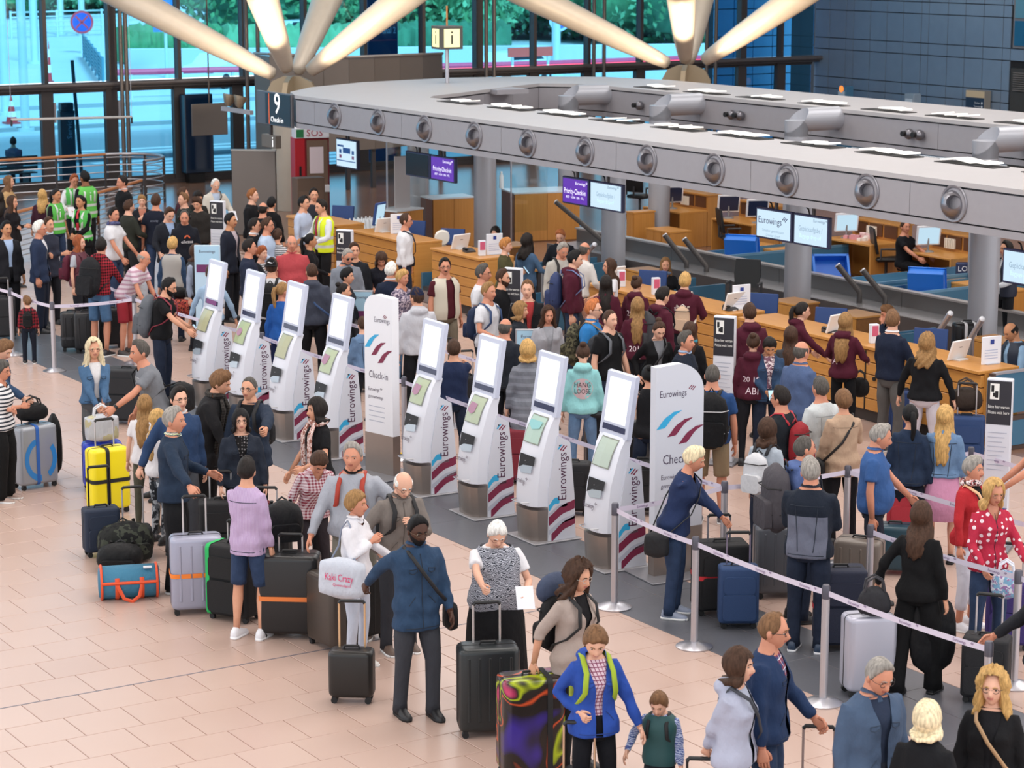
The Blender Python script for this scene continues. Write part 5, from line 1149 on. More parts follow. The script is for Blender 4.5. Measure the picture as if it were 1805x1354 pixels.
# ================================================================ PEOPLE
SK = {'l': '#d29c80', 'p': '#daaa92', 'r': '#c98c72', 't': '#c08a66', 'b': '#8a5a3c', 'd': '#4a2f24'}
HC = {'brown': '#3f2a1e', 'dark': '#1c1614', 'black': '#0f0e10', 'blond': '#b8925a', 'pale': '#d6c6a4', 'grey': '#8d8882', 'white': '#dcd9d4', 'lbrown': '#6f5036', 'red': '#8a4a2a', 'dgrey': '#4c4844', 'dblond': '#8c6a42'}
LIPS = {'l': '#b86f62', 'p': '#c47a70', 'r': '#ab6455', 't': '#96584a', 'b': '#6a3a30', 'd': '#3a2420'}
def H3(ph, th):
    ph, th = np.broadcast_arrays(np.asarray(ph, float), np.asarray(th, float))
    ct, st = np.cos(th), np.sin(th); x = .074*np.sin(ph)*ct; y = .094*np.cos(ph)*ct; z = .116*st
    low = np.clip(-z/.116, 0, 1); x = x*(1-.30*low**1.3); fr = np.clip(np.cos(ph)*3, 0, 1)
    y = np.where(y > 0, y*(1-.06*low), y*(1.04-.5*low**1.2)); y = y+.014*low
    nz = np.exp(-(x/.0125)**2)*np.clip(1-np.abs((z+.024)/.034), 0, 1)*np.where(z < -.024, 1.25, 1)
    y = y+fr*(.025*nz+.004*np.exp(-((z-.024)/.012)**2-(x/.045)**2)-.009*np.exp(-((np.abs(x)-.031)/.013)**2-((z-.004)/.012)**2)+.006*np.exp(-((z+.056)/.009)**2-(x/.02)**2)+.007*np.exp(-((z+.098)/.016)**2-(x/.025)**2))
    return np.stack([x, y, z], -1)
PHS = np.concatenate([np.linspace(-.9, .9, 19), np.linspace(1.15, 2*pi-1.15, 15)])
THS = np.concatenate([np.linspace(-1.5, -.9, 4), np.linspace(-.8, .4, 15), np.linspace(.55, 1.5, 6)])
def smooth(a, b, x): t = np.clip((x-a)/(b-a), 0, 1); return t*t*(3-2*t)
M_RINGS = [(.86, .10, .09, 0), (.90, .155, .108, 0), (.97, .170, .118, 0), (1.05, .160, .110, 0), (1.13, .154, .106, 0), (1.22, .162, .112, 0), (1.32, .176, .122, 0), (1.38, .176, .115, -.005), (1.43, .155, .094, -.008), (1.475, .108, .074, -.006), (1.51, .066, .062, 0), (1.56, .055, .058, .01), (1.62, .045, .05, .012)]
F_RINGS = [(.86, .10, .09, 0), (.90, .163, .115, -.005), (.97, .176, .122, -.008), (1.05, .156, .106, 0), (1.13, .136, .095, 0), (1.22, .143, .105, .008), (1.30, .154, .122, .02), (1.38, .152, .102, .0), (1.43, .134, .084, -.006), (1.475, .094, .066, -.004), (1.51, .055, .052, 0), (1.56, .047, .05, .01), (1.62, .04, .045, .012)]
ARMS = {'d': (.26, .03, .84), 'r': (.25, .13, .88), 'b': (.22, .31, 1.08), 'f': (.05, .27, 1.03), 'h': (.19, .28, .93), 'H': (.22, .22, .86), 'x': (-.12, .21, 1.17), 'p': (.07, .29, 1.2), 'c': (.05, .21, 1.3), 'u': (.09, .17, 1.5), 'i': (.2, .06, .97), 'o': (.17, .47, 1.1), 's': (.13, .14, 1.33), 'k': (.22, -.14, .88), 'l': (.17, .36, .95), 'w': (.40, .22, .93), 'e': (.36, .10, .88)}
PEND = []
_CACHE = {}
def person(label, u, v, h, face, top='tee', tc='#444', bot='trousers', bc='#2a2e3a', hair='short', hc='brown', skin='l', R='d', Lh='d', lean=0, nod=0, turn=0, bw=1.0, fem=False, belly=0, tpat=None, bpat=None, shoes='#26262a', step=0, glasses=None, beard=None, inner=None, vest=None, hood=False, collar=None, scarf=None, cap=None, sit=False, kid=False, pack=None, bag=None, prints=None, band=None, hem=None, tie=None, headset=False, watch=None, shades=None, xy=None, feet=None, hold=None, lod=None, sole=None):
    s = h/1.75; W_ = bw*(.94 if fem else 1.0); la = math.radians(lean); seed = rnd.random()*100
    def bend(P):
        P = np.array(P, float); w = smooth(.88, 1.12, P[..., 2]); a = la*w; y, z = P[..., 1], P[..., 2]-.95
        return np.stack([P[..., 0], y*np.cos(a)+z*np.sin(a), .95+z*np.cos(a)-y*np.sin(a)], -1)
    drop = .45 if sit else 0
    hs = 1.25 if kid else 1.06
    hc0 = bend(np.array((0, .0, 1.52)))
    # head transform
    yaw, pit = math.radians(turn), math.radians(nod+lean*.25)
    Rh = Matrix.Rotation(-yaw, 3, 'Z')@Matrix.Rotation(-pit, 3, 'X'); Rh = np.array(Rh)
    def headp(P): return (np.asarray(P, float)*hs+np.array((0, .018, .115)))@Rh.T+hc0
    htop = headp((0, -.01, .118))
    ztop = (htop[2]-drop)*s
    if feet is not None: base = at(feet[0], feet[1])
    elif xy is not None: base = Vector((xy[0], xy[1], 0))
    else: base = at(u, v, ztop)
    cd = Vector((-base.x, -base.y, 0)).normalized(); rt = Vector((-cd.y, cd.x, 0))   # towards the camera / photo right
    fa = math.radians(face); fw = cd*math.cos(fa)+rt*math.sin(fa)
    if xy is None and feet is None: base = Vector((base.x, base.y, 0))-fw*(htop[1]*s)
    base.z = 0; rz = math.atan2(fw.y, fw.x)-pi/2
    dist = math.hypot(base.x, base.y); lo = dist > 33
    root = thing('person', label, 'person', (base.x, base.y, -drop*s if sit else 0), rz, 'people in the check-in hall')
    RM = Matrix.Translation(root.location)@Matrix.Rotation(rz, 4, 'Z'); RI = RM.inverted()
    skm = skinmat(SK[skin]); lipm = mat(LIPS[skin], .5); hm = hairmat(HC.get(hc, hc)) if hc else None
    rings = F_RINGS if fem else M_RINGS
    n = 14 if lo else 18
    def ring(z, hw, hd, yo, off=0):
        bl = belly*math.exp(-((z-1.08)/.13)**2) if belly else 0
        a = np.linspace(0, 2*pi, n, endpoint=False); c, q = np.cos(a), np.sin(a); e = .8
        x = (hw*W_*(1+bl*.6)+off)*np.sign(c)*np.abs(c)**e; y = (hd*(W_*.5+.5)*(1+bl)+off)*np.sign(q)*np.abs(q)**e+yo
        y = np.where(y > 0, y*(1+bl*1.2), y)
        return np.stack([x, y, np.full(n, z)], -1)
    # ---- arms
    al1, al2 = .285, .255
    def world_to_local(p): q = RI@Vector(p); return np.array(q)/s
    def solve(sd, spec):
        S = bend(np.array((sd*.168*W_*(.93 if fem else 1), -.008, 1.412)))
        if isinstance(spec, str) and spec.startswith('@'):
            T = world_to_local(HAND[spec[1:]]); d = T-S; T = S+d*(1-.06/np.linalg.norm(d)); auto = True
        else:
            T = np.array(ARMS[spec] if isinstance(spec, str) else spec, float); T = T*np.array((sd, 1, 1))
            if not (isinstance(spec, str) and spec in 'dHhk'): T = bend(T)
            elif lean: T = T+np.array((0, math.sin(la)*.35, -.12*math.sin(la)))
        d = T-S; L_ = np.linalg.norm(d); mx = (al1+al2)*.995
        if L_ > mx: T = S+d*mx/L_; d = T-S; L_ = mx
        pole = np.array((sd*.5, -.8, -.35)); 
        if isinstance(spec, str) and spec in ('i', 'e'): pole = np.array((sd*1., -.35, 0))
        if isinstance(spec, str) and spec in ('u', 'c', 'p', 's'): pole = np.array((sd*.55, -.1, -.9))
        u_ = d/L_; a = (al1**2-al2**2+L_**2)/(2*L_); hh = math.sqrt(max(0, al1**2-a*a)); pv = pole-u_*(pole@u_); pv /= np.linalg.norm(pv)
        return S, S+u_*a+pv*hh, T
    arms = {1: solve(1, R), -1: solve(-1, Lh)}
    ar = (.85 if fem else 1.0)*(.5+.5*W_)
    # ---- legs
    if sit: legs = {sd: (np.array((sd*.09, 0, .93)), np.array((sd*.11, .42, .95)), np.array((sd*.11, .42, .53))) for sd in (1, -1)}
    else:
        st = step
        legs = {sd: (np.array((sd*.088*W_, 0, .90)), np.array((sd*(.10+.02), .03+sd*st*.55, .50)), np.array((sd*.12, -.01+sd*st, .09+(abs(st)*.05 if sd*st < 0 else 0)))) for sd in (1, -1)}
    zoff = drop
    # ---- body: head, neck, torso, arms with five-fingered hands, legs, in one mesh
    cov = top not in ('none', 'tank'); q = MB(); q.loft([bend(ring(*r, -.016 if cov and .95 < r[0] < 1.45 else 0)) for r in rings])
    if lo: ph, th = PHS[::2] if len(PHS) % 2 == 0 else PHS[:-1:2], THS[::2]
    else: ph, th = PHS, THS
    G = H3(ph[None, :], th[:, None]); nt_, np_ = len(th), len(ph)
    V = headp(G.reshape(-1, 3)); fs = []; ms = []
    for i in range(nt_-1):
        for j in range(np_):
            k = (j+1) % np_; fs.append((i*np_+j, i*np_+k, (i+1)*np_+k, (i+1)*np_+j))
            c_ = G[i, j]; ms.append(1 if (-.064 < c_[2] < -.05 and abs(c_[0]) < .02 and c_[1] > .05) else 0)
    fs += [tuple(range(np_))[::-1], tuple((nt_-1)*np_+j for j in range(np_))]; ms += [0, 0]
    nb = len(q.f); q.add(V, fs); q.m[nb:] = ms
    for sd in (1, -1):
        e = MB().ell((sd*.073, -.006, -.008), (.012, .02, .032), 8, 5); q.add(headp(e.v[0]), e.f)
        S, E, T = arms[sd]; hd_ = (T-E)/np.linalg.norm(T-E)
        q.tube([S, S*.5+E*.5, S*.12+E*.88, E, E*.75+T*.25, T], [(.028 if cov else .046)*ar, (.036 if cov else .044)*ar, .037*ar, .037*ar, .038*ar, .026*ar], 8 if lo else 10)
        # hand
        hsz = (.86 if fem else 1.0)*(1.12 if kid else 1)
        z_ = hd_; inw = np.array((-sd, -.1, -.15)); 
        nrm = inw-z_*(inw@z_); nrm /= np.linalg.norm(nrm)+1e-9; x_ = np.cross(nrm, z_)
        if x_ @ np.array((0, 1, .2)) < 0: x_ = -x_
        sp = R if sd == 1 else Lh
        grip = 1.0 if (isinstance(sp, str) and (sp[0] == '@' or sp in 'hHswl')) else .35
        Bm = np.stack([x_, nrm, z_], 1)
        def hp(P): return T+(np.asarray(P, float)*hsz)@Bm.T
        q.loft([hp([(a*cx_, b_*cy_+.0, z0) for cx_, cy_ in ((1, .6), (.6, 1), (-.6, 1), (-1, .6), (-1, -.6), (-.6, -1), (.6, -1), (1, -.6))]) for z0, a, b_ in ((-.015, .024, .02), (.01, .028, .018), (.05, .040, .016), (.085, .042, .014), (.092, .036, .010))])
        nf = 4 if lo else 5
        for fi, (fx, fl) in enumerate(((.031, .068), (.011, .078), (-.010, .072), (-.030, .056))):
            a0 = .25+.9*grip; P0 = np.array((fx, .0, .082)); P = [P0]; an = a0*.35
            for sg in (.42, .32, .26):
                P0 = P0+fl*sg*np.array((0, math.sin(an), math.cos(an))); P.append(P0); an += a0*.85
            q.tube(hp(P), [.0095, .009, .008, .0065], nf)
        q.tube(hp([(.026, .004, .015), (.048, .012, .045), (.050+.0*grip, .022+.012*grip, .07), (.042, .03+.02*grip, .09)]), [.013, .0115, .0095, .007], nf)
        Hp, K, A = legs[sd]; lr = (.5+.5*W_)
        bare = bot in ('shorts', 'skirt', 'dress', 'capri')
        q.tube([Hp, Hp*.5+K*.5, K*.92+Hp*.08, K, K*.7+A*.3, K*.3+A*.7, A], [x_*lr*(1 if bare else .8) for x_ in (.084, .072, .054, .05, .054, .038, .033)], 8 if lo else 10)
    def sc(mb, name, mats, par=None, sm=True, ang=180):
        mb.v = [a*s for a in mb.v]; return mb.build(name, mats, par or root, sm, ang)
    sc(q, 'body', [skm, lipm])
    facing = abs((face+turn*-1+180) % 360-180) < 125
    if facing:
        q = MB()
        for sd in (1, -1):
            e = MB().ell((0, 0, 0), (.0115, .007, .0052), 10, 5); c0 = H3(sd*.42, .035); c0 = np.array((sd*.031, c0[1]-.001, .004))
            q.add(headp(e.v[0]+c0), e.f)
            e = MB().ell((0, .0045, 0), (.0062, .004, .0056), 8, 5); q.add(headp(e.v[0]+c0), e.f, 1)
        sc(q, 'eyes', [mat('#b9aea6', .3), mat('#2a1d16', .25)])
        if hm and not cap:
            q = MB()
            for sd in (1, -1):
                P = [H3(sd*a_, .19+.04*b_)+np.array((0, .003, 0)) for a_, b_ in ((.16, 0), (.32, 1), (.5, .6), (.62, -.5))]; q.tube(headp(P), [.003, .0045, .004, .002], 5)
            sc(q, 'eyebrows', hm)
    # ---- hair
    if hair and hair != 'none':
        nh = 26 if lo else 36; P = np.linspace(-pi, pi, nh, endpoint=False); rr = np.random.RandomState(int(seed*100) % 9999)
        long_ = hair in ('long', 'bob', 'curly', 'wavy', 'vlong', 'shoulder')
        o0 = {'buzz': .004, 'short': .015, 'bald': .006, 'recede': .009, 'messy': .022, 'bob': .022, 'long': .017, 'vlong': .018, 'curly': .034, 'wavy': .024, 'pony': .011, 'bun': .011, 'pixie': .02, 'boyish': .018, 'shoulder': .022, 'volume': .020}[hair]
        a = np.abs(P); lim = np.interp(a, [0, .55, .85, 1.15, 1.35, 1.6, 2.0, pi], [.84, .86, .66, .30, -.06, -.16, -.42, -.64])
        if hair in ('recede',): lim = np.interp(a, [0, .35, .7, 1.05, 1.3, 1.6, 2.0, pi], [1.0, 1.15, .95, .25, -.1, -.12, -.40, -.6])
        if hair in ('boyish', 'bob', 'messy', 'pixie'): lim = np.interp(a, [0, .55, .85, 1.15, 1.35, 1.6, 2.0, pi], [.58, .52, .40, .12, -.16, -.24, -.5, -.72])
        if hair in ('pony', 'bun'): lim = np.interp(a, [0, .55, .85, 1.15, 1.35, 1.6, 2.0, pi], [.82, .78, .58, .32, .08, -.08, -.3, -.5])
        lim = lim+.05*np.sin(P*5+seed)+.04*np.sin(P*11+seed*2)
        if hair in ('bob', 'shoulder'): lim = np.where(a > .75, np.minimum(lim, np.interp(a, [.75, 1.0, pi], [.1, -.35, -.75])), lim)
        t_ = np.linspace(0, 1, 9 if lo else 12)
        topth = 1.52
        if hair == 'bald': topth = None
        rows = []
        for tt in t_:
            th_ = (topth+(lim-topth)*tt) if topth else (np.interp(a, [0, .9, 1.2, pi], [lim[0]*0, .3, .42, .62])*(1-tt)+lim*tt)
            if hair == 'bald': th_ = np.where(a < 1.05, .2, th_)
            B = H3(P, th_); nr = B/np.array((.074, .094, .116))**2*np.array((1, 1, .8)); nr /= np.linalg.norm(nr, axis=1)[:, None]
            of = o0*(1-max(0, (tt-.8)/.2)**2*(.85 if not long_ else .1))*(min(1, tt/.12+.3) if hair == 'bald' else 1)
            if hair == 'bald': of = np.where(a < 1.1, -.004, of*(1 if tt > 0 else .1))
            else: of = np.full(nh, of)
            if hair in ('short', 'messy', 'boyish', 'volume', 'recede'): of = of*(1+.9*np.clip(np.cos(P-.6*math.sin(seed)), 0, 1)*math.sin(min(1, tt*1.25)*pi)**.7)*(1-.45*smooth(1.0, 1.5, a)*tt)
            of = of*(1+(.45 if hair in ('curly', 'messy', 'wavy') else .20)*np.sin(P*(9 if hair == 'curly' else 6)+tt*11+seed)*np.sin(tt*9+P*3))
            rows.append(B+nr*of[:, None])
        if long_:
            zl = {'bob': -.125, 'shoulder': -.17, 'curly': -.20, 'wavy': -.27, 'long': -.34, 'vlong': -.48}[hair]
            base_ = rows[-1]; nr_ = 6 if lo else 8
            for k in range(1, nr_+1):
                f_ = k/nr_; back = smooth(.55, 1.0, a); zz = base_[:, 2]+(zl*(1+.04*np.sin(P*7+seed))-base_[:, 2])*f_*back
                wd = .012*math.sin(f_*pi)+(.03*f_ if hair in ('curly', 'wavy') else .012*f_)
                tx = np.sin(P)*(.088+wd+(.010*math.sin(f_*pi) if zl < -.3 else 0)-(.012*f_**2 if zl < -.3 else 0)); ty = np.cos(P)*(.10+wd); ty = np.where(ty < 0, ty*(1.12+(.75 if hood else .25)*min(1, f_*1.6)*(1 if zl < -.2 else 0)), ty*(.6 if hair != 'bob' else .8)); bl_ = smooth(0, .35, f_)
                x = base_[:, 0]*(1-back*bl_)+tx*back*bl_; y = base_[:, 1]*(1-back*bl_)+ty*back*bl_
                nz_ = (.012 if hair in ('curly', 'wavy') else .004)*np.sin(P*8+zz*60+seed)
                rows.append(np.stack([x*(1+nz_/.09), y*(1+nz_/.09), zz], -1))
            B = rows[-1]; rows.append(B*np.array((.72, .72, 1))+np.array((0, -.02, .012)))
        q = MB(); RR = [headp(r) for r in rows]
        # long hair stays upright even if the head nods
        q.loft(RR, cap=(hair not in ('bald',)))
        if hair == 'pony':
            q.tube(headp([(0, -.085, .05), (0, -.125, .045), (0, -.145, -.02), (.005, -.14, -.11), (0, -.125, -.2), (0, -.12, -.25)]), [.02, .03, .034, .03, .022, .008], 10)
        if hair == 'bun':
            e = MB().ell((0, -.075, .105), (.042, .042, .038), 12, 8); q.add(headp(e.v[0]), e.f)
        if hair == 'vlong' and not lo: pass
        sc(q, 'hair', hm)
        if band: q = MB(); q.tube(headp([H3(a_, b_)*1.16 for a_, b_ in ((-1.5, .1), (-1.5, .6), (-1.4, 1.0), (0, 1.25), (1.4, 1.0), (1.5, .6), (1.5, .1))]), .006, 6); sc(q, 'hairband', mat(band, .5))
    if cap:
        q = MB(); P = np.linspace(-pi, pi, 28, endpoint=False); rows = []
        for tt in np.linspace(0, 1, 8):
            B = H3(P, 1.5+(.30-1.5)*tt); rows.append(headp(B*np.array((1.13, 1.13, 1.1))+np.array((0, 0, .004))))
        q.loft(rows)
        bs = -1 if cap.get('back') else 1
        br = [headp(np.array([(.075*math.sin(a_)*1.1, bs*(.07+k*.075*math.cos(a_)**.8), .045-k*.012-(abs(math.sin(a_))*.012)) for a_ in np.linspace(-1.35, 1.35, 11)])) for k in (0, .5, 1)]
        q.loft(br, closed=False, cap=False); q.loft([b_+np.array((0, 0, .006)) for b_ in br][::-1], closed=False, cap=False)
        o = sc(q, 'cap', cloth(cap['c']), ang=60)
        if cap.get('logo'):
            q = MB(); v_ = []
            for t2 in np.linspace(0, 1, 9): x = -.04+.085*t2; z = .075+.012*math.cos(t2*3.6)+.03*t2*t2-.012; v_.append((x, z, .012*math.sin(min(1, t2*1.3)*pi)**.8+.002))
            vv = [];
            for x, z, w2 in v_:
                for dz in (0, w2): y_ = -1.16*.094*math.sqrt(max(.01, 1-(x/.085)**2-((z+dz)/.135)**2)); vv.append((x, y_-.006, z+dz))
            q.add(headp(vv), [(2*i, 2*i+2, 2*i+3, 2*i+1) for i in range(8)]); sc(q, 'emblem', WHITE, o, False)
    if beard:
        q = MB(); P = np.linspace(-1.5, 1.5, 22); rows = []
        for tt in np.linspace(0, 1, 8):
            tp = np.interp(np.abs(P), [0, .25, .5, 1.1, 1.5], [-.52, -.48, -.40, -.25, -.05]); B = H3(P, tp+(-1.25-tp)*tt); o_ = (.007 if beard != 'stub' else .003)*min(1, .2+3*tt)
            nr = B/np.linalg.norm(B, axis=1)[:, None]; rows.append(headp(B+nr*o_))
        q.loft(rows, closed=False, cap=False)
        if beard == 'moustache': q = MB()
        q.tube(headp([H3(a_, -.38)+np.array((0, .005, .001)) for a_ in (-.33, -.15, 0, .15, .33)]), [.003, .007, .007, .007, .003], 6)
        sc(q, 'beard' if beard != 'moustache' else 'moustache', hm or hairmat(HC['dgrey']))
    if glasses or shades:
        q = MB(); gr = .019
        for sd in (1, -1):
            q.tube(headp([(sd*.031+gr*1.15*math.cos(a_), .094-.004*abs(math.cos(a_)), .002+gr*.85*math.sin(a_)) for a_ in np.linspace(0, 2*pi, 13)]), .0024, 4)
            q.tube(headp([(sd*.053, .088, .006), (sd*.076, .06, .008), (sd*.08, -.01, .004)]), .002, 4)
        q.tube(headp([(-.01, .095, .006), (.01, .095, .006)]), .002, 4); o = sc(q, 'glasses', mat(glasses or shades, .3, .3))
        if shades:
            q = MB()
            for sd in (1, -1): q.add(headp([(sd*.031+gr*1.1*math.cos(a_), .094, .002+gr*.8*math.sin(a_)) for a_ in np.linspace(0, 2*pi, 12, endpoint=False)]), [tuple(range(12))])
            sc(q, 'lens', mat('#1a1416', .1), o, False)
    if headset:
        q = MB(); q.tube(headp([(-.085, -.005, 0), (-.085, -.005, .06), (-.05, -.005, .12), (.05, -.005, .12), (.085, -.005, .06), (.085, -.005, 0)]), .01, 6)
        for sd in (1, -1): e = MB().ell((sd*.088, -.005, -.005), (.018, .034, .04), 10, 6); q.add(headp(e.v[0]), e.f)
        sc(q, 'headphones', BLACK)
    # ---- garments
    tm_ = tpat or cloth(tc)
    long_top = top in ('shirt', 'jacket', 'hoodie', 'sweater', 'coat', 'cardigan', 'suit', 'blazer', 'parka', 'blouse')
    loose = {'tee': .014, 'polo': .015, 'shirt': .016, 'sweater': .018, 'hoodie': .024, 'jacket': .024, 'coat': .028, 'cardigan': .02, 'suit': .021, 'blazer': .02, 'parka': .032, 'tank': .012, 'blouse': .018, 'vest': .024, 'half': .02, 'dress': .018}.get(top, .016)
    hemz = hem if hem is not None else {'tee': .90, 'polo': .90, 'shirt': .93, 'sweater': .93, 'hoodie': .90, 'jacket': .88, 'coat': .72, 'cardigan': .80, 'suit': .80, 'blazer': .88, 'parka': .82, 'tank': .9, 'blouse': .88, 'vest': .86, 'half': .88, 'dress': .55}.get(top, .9)
    if top != 'none':
        q = MB(); rr_ = []
        zs = [hemz]+[r[0] for r in rings if r[0] > hemz+.02 and r[0] < 1.5]
        def ri(z):
            if z < .9: r0 = rings[2]; return (z, r0[1]*.97, r0[2]*1.0, r0[3])
            A_ = np.array(rings); return (z,)+tuple(np.interp(z, A_[:, 0], A_[:, k]) for k in (1, 2, 3))
        fl_ = .02 if top in ('coat', 'suit', 'parka', 'dress', 'cardigan') else 0
        for z in zs:
            r_ = ri(z); ex = loose+fl_*max(0, (1.0-z)/.2)+.010*(1-smooth(.95, 1.08, z)); ex += .008*math.exp(-((z-hemz)/.03)**2) if top in ('hoodie', 'jacket') else 0
            rr_.append(bend(ring(r_[0], r_[1], r_[2], r_[3], ex*(1-.5*smooth(1.28, 1.42, z)))))
        rr_.append(bend(ring(1.497, .076 if not fem else .066, .07, 0, loose*.3)))
        q.loft(rr_)
        slv = 'long' if long_top else {'tee': 'short', 'polo': 'short', 'half': 'half', 'vest': None, 'tank': None, 'dress': 'short'}.get(top, 'short')
        if slv:
            for sd in (1, -1):
                S, E, T = arms[sd]; c0 = S*.9+np.array((0, 0, S[2]))*.0
                ins = np.array((S[0]*.55, S[1], S[2]-.02)); o_ = loose*.75
                if slv == 'long': pts = [ins, S, S*.5+E*.5, E, E*.5+T*.5, T*.94+E*.06]; rad = [.042*ar+o_, .048*ar+o_, .047*ar+o_, .041*ar+o_, .037*ar+o_*.9, .031*ar+o_*.55]
                elif slv == 'half': pts = [ins, S, S*.5+E*.5, E, E*.8+T*.2]; rad = [.042*ar+o_, .048*ar+o_, .048*ar+o_, .044*ar+o_, .043*ar+o_]
                else: pts = [ins, S, S*.62+E*.38, S*.35+E*.65]; rad = [.042*ar+o_, .049*ar+o_, .051*ar+o_*1.2, .052*ar+o_*1.5]
                q.tube(pts, rad, 10)
        if hood:
            e = MB().ell((0, -.085, 1.475), (.125, .075, .06), 14, 8); q.add(bend(e.v[0]), e.f)
            e = MB().ell((0, -.02, 1.505), (.105, .09, .035), 14, 6); q.add(bend(e.v[0]), e.f)
        nm = {'tee': 't_shirt', 'polo': 'polo_shirt', 'half': 'half_sleeve_top', 'tank': 'sleeveless_top', 'suit': 'suit_jacket'}.get(top, top)
        o = sc(q, nm, tm_)
        md = o.modifiers.new('r', 'REMESH'); md.mode = 'VOXEL'; md.voxel_size = (.024 if lo else .0165)*max(s, .8)
        md = o.modifiers.new('s', 'SMOOTH'); md.factor = .5; md.iterations = 4
        openw = inner is not None
        if openw:
            q = MB(); zs2 = [r for r in rings if hemz-.0 < r[0] < 1.5]; rr2 = [bend(ring(r[0], r[1], r[2], r[3], .002)) for r in [ri(max(hemz, .9)+.01)]+zs2]
            q.loft(rr2); sc(q, 'shirt', inner if not isinstance(inner, str) else cloth(inner))
        sm_ = []
        if top in ('shirt', 'jacket', 'coat', 'parka', 'blouse', 'suit') and not vest and not lo:
            zr = lambda a_, b_, n_=9: list(np.linspace(a_, b_, n_))
            if facing:
                if inner is None: sm_.append([(.004, z_) for z_ in zr(1.44, hemz+.03, 14)])
                if top in ('jacket', 'shirt', 'parka', 'coat'):
                    for sg in (-1, 1):
                        sm_.append([(sg*.05, 1.30), (sg*.05, 1.325), (sg*.085, 1.318), (sg*.115, 1.315), (sg*.115, 1.29), (sg*.082, 1.28), (sg*.05, 1.30)])
                        sm_.append([(sg*.06, 1.08), (sg*.09, 1.05), (sg*.12, 1.01)])
                sm_.append([(x_, hemz+.035) for x_ in zr(-.15, .15)])
            else:
                sm_.append([(x_, 1.36) for x_ in zr(-.15, .15)]); sm_.append([(x_, hemz+.04) for x_ in zr(-.16, .16)])
                if top == 'jacket':
                    for sg in (-1, 1): sm_.append([(sg*(.10-.03*t3), 1.35-.4*t3) for t3 in zr(0, 1)])
        PEND.append((o, root, s, seed, dict(seam=sm_, sd=(1 if facing else -1), smat=mat('#%02x%02x%02x' % tuple(int(255*max(0, min(1, c_))**(1/2.2)*.62) for c_ in lin(tc or '#2a3a52')[:3]), .8),open=(inner is not None), vneck=(0 if (hood or collar or scarf) and not fem else {'tee': .045, 'tank': .07, 'half': .06, 'polo': .04, 'sweater': .03, 'hoodie': .03, 'blouse': .09, 'blazer': .09, 'cardigan': .07}.get(top, .03))+(.03 if fem else 0), neck=(1.50 if not openw else 1.52), bend=la, top=top, tight=top in ('tee', 'polo', 'tank')), prints))
    if collar:
        q = MB(); rr2 = []
        for z, r_ in ((1.475, .085), (1.505, .071), (1.535, .066), (1.515, .088)):
            rr2.append(bend([(r_*1.02*math.cos(a_)*(.92 if fem else 1), r_*.95*math.sin(a_)+.004, z-(.02 if math.sin(a_) > .8 else 0)) for a_ in np.linspace(0, 2*pi, 16, endpoint=False)]))
        q.loft(rr2, cap=False); sc(q, 'collar', collar if not isinstance(collar, str) else cloth(collar))
    if tie: q = MB(); q.loft([bend([(-w2, yy2, z), (w2, yy2, z), (w2, yy2-.008, z), (-w2, yy2-.008, z)]) for w2, yy2, z in ((.016, .085, 1.49), (.02, .135, 1.42), (.028, .142, 1.25), (.03, .138, 1.12))]); sc(q, 'tie', mat(tie, .6))
    if scarf:
        q = MB(); q.tube(bend([(.085*math.cos(a_), .082*math.sin(a_)+.005, 1.505+.01*math.sin(2*a_)) for a_ in np.linspace(0, 2*pi, 15)]), .032, 8, cap=False)
        if scarf[1]:
            for sd in (1, -1): q.tube(bend([(sd*.06, .09, 1.49), (sd*.075, .15, 1.38), (sd*.07, .155, 1.2), (sd*.065, .15, 1.0), (sd*.065, .14, .86)]), [.03, .04, .042, .045, .04], 8, flat=.5)
        sc(q, 'scarf', scarf[0])
    if vest:
        q = MB(); q.loft([bend(ring(r[0], r[1], r[2], r[3], loose+.016)) for r in rings if .90 <= r[0] < 1.42]+[bend(ring(1.44, .15 if not fem else .13, .095, -.006, loose+.01)), bend(ring(1.485, .10, .075, 0, loose+.008))], cap=False)
        if vest[1]:
            q.f = [f for f in q.f if not (abs(sum(q_[0] for q_ in (q.v[0][i] for i in f)))/len(f) < .035 and sum(q.v[0][i][1] for i in f)/len(f) > .05)]; q.m = [0]*len(q.f)
        o = sc(q, 'safety_vest' if vest[1] is not None and vest[2] else 'waistcoat', vest[0] if not isinstance(vest[0], str) else mat(vest[0], .6, emit=.06 if vest[2] else 0))
        if len(vest) > 3:
            q = MB(); sg = 1 if vest[3] == 'f' else -1; put_text(q, 'i', .26, frame((.06 if sg > 0 else 0, sg*(.122+loose+.03), 1.3), (-sg, 0, 0), (0, 0, 1))); q.v = [bend(a_) for a_ in q.v]; sc(q, 'print', WHITE, o, False)
        if vest[2]:
            q = MB()
            for z in (1.0, 1.14):
                r_ = ri(z); q.loft([bend(ring(z+dz, r_[1], r_[2], r_[3], loose+.0195)) for dz in (-.025, .025)], cap=False)
            for sd in (1, -1): q.tube(bend([(sd*.10, -.135, 1.2), (sd*.10, -.14, 1.38), (sd*.1, -.06, 1.475), (sd*.1, .08, 1.46), (sd*.1, .135, 1.38), (sd*.1, .145, 1.16)]), .024, 6, flat=.25)
            sc(q, 'reflective_band', mat('#d5d9d8', .4, .2), o)
    # bottoms
    bm_ = bpat or cloth(bc)
    lr = (.5+.5*W_)
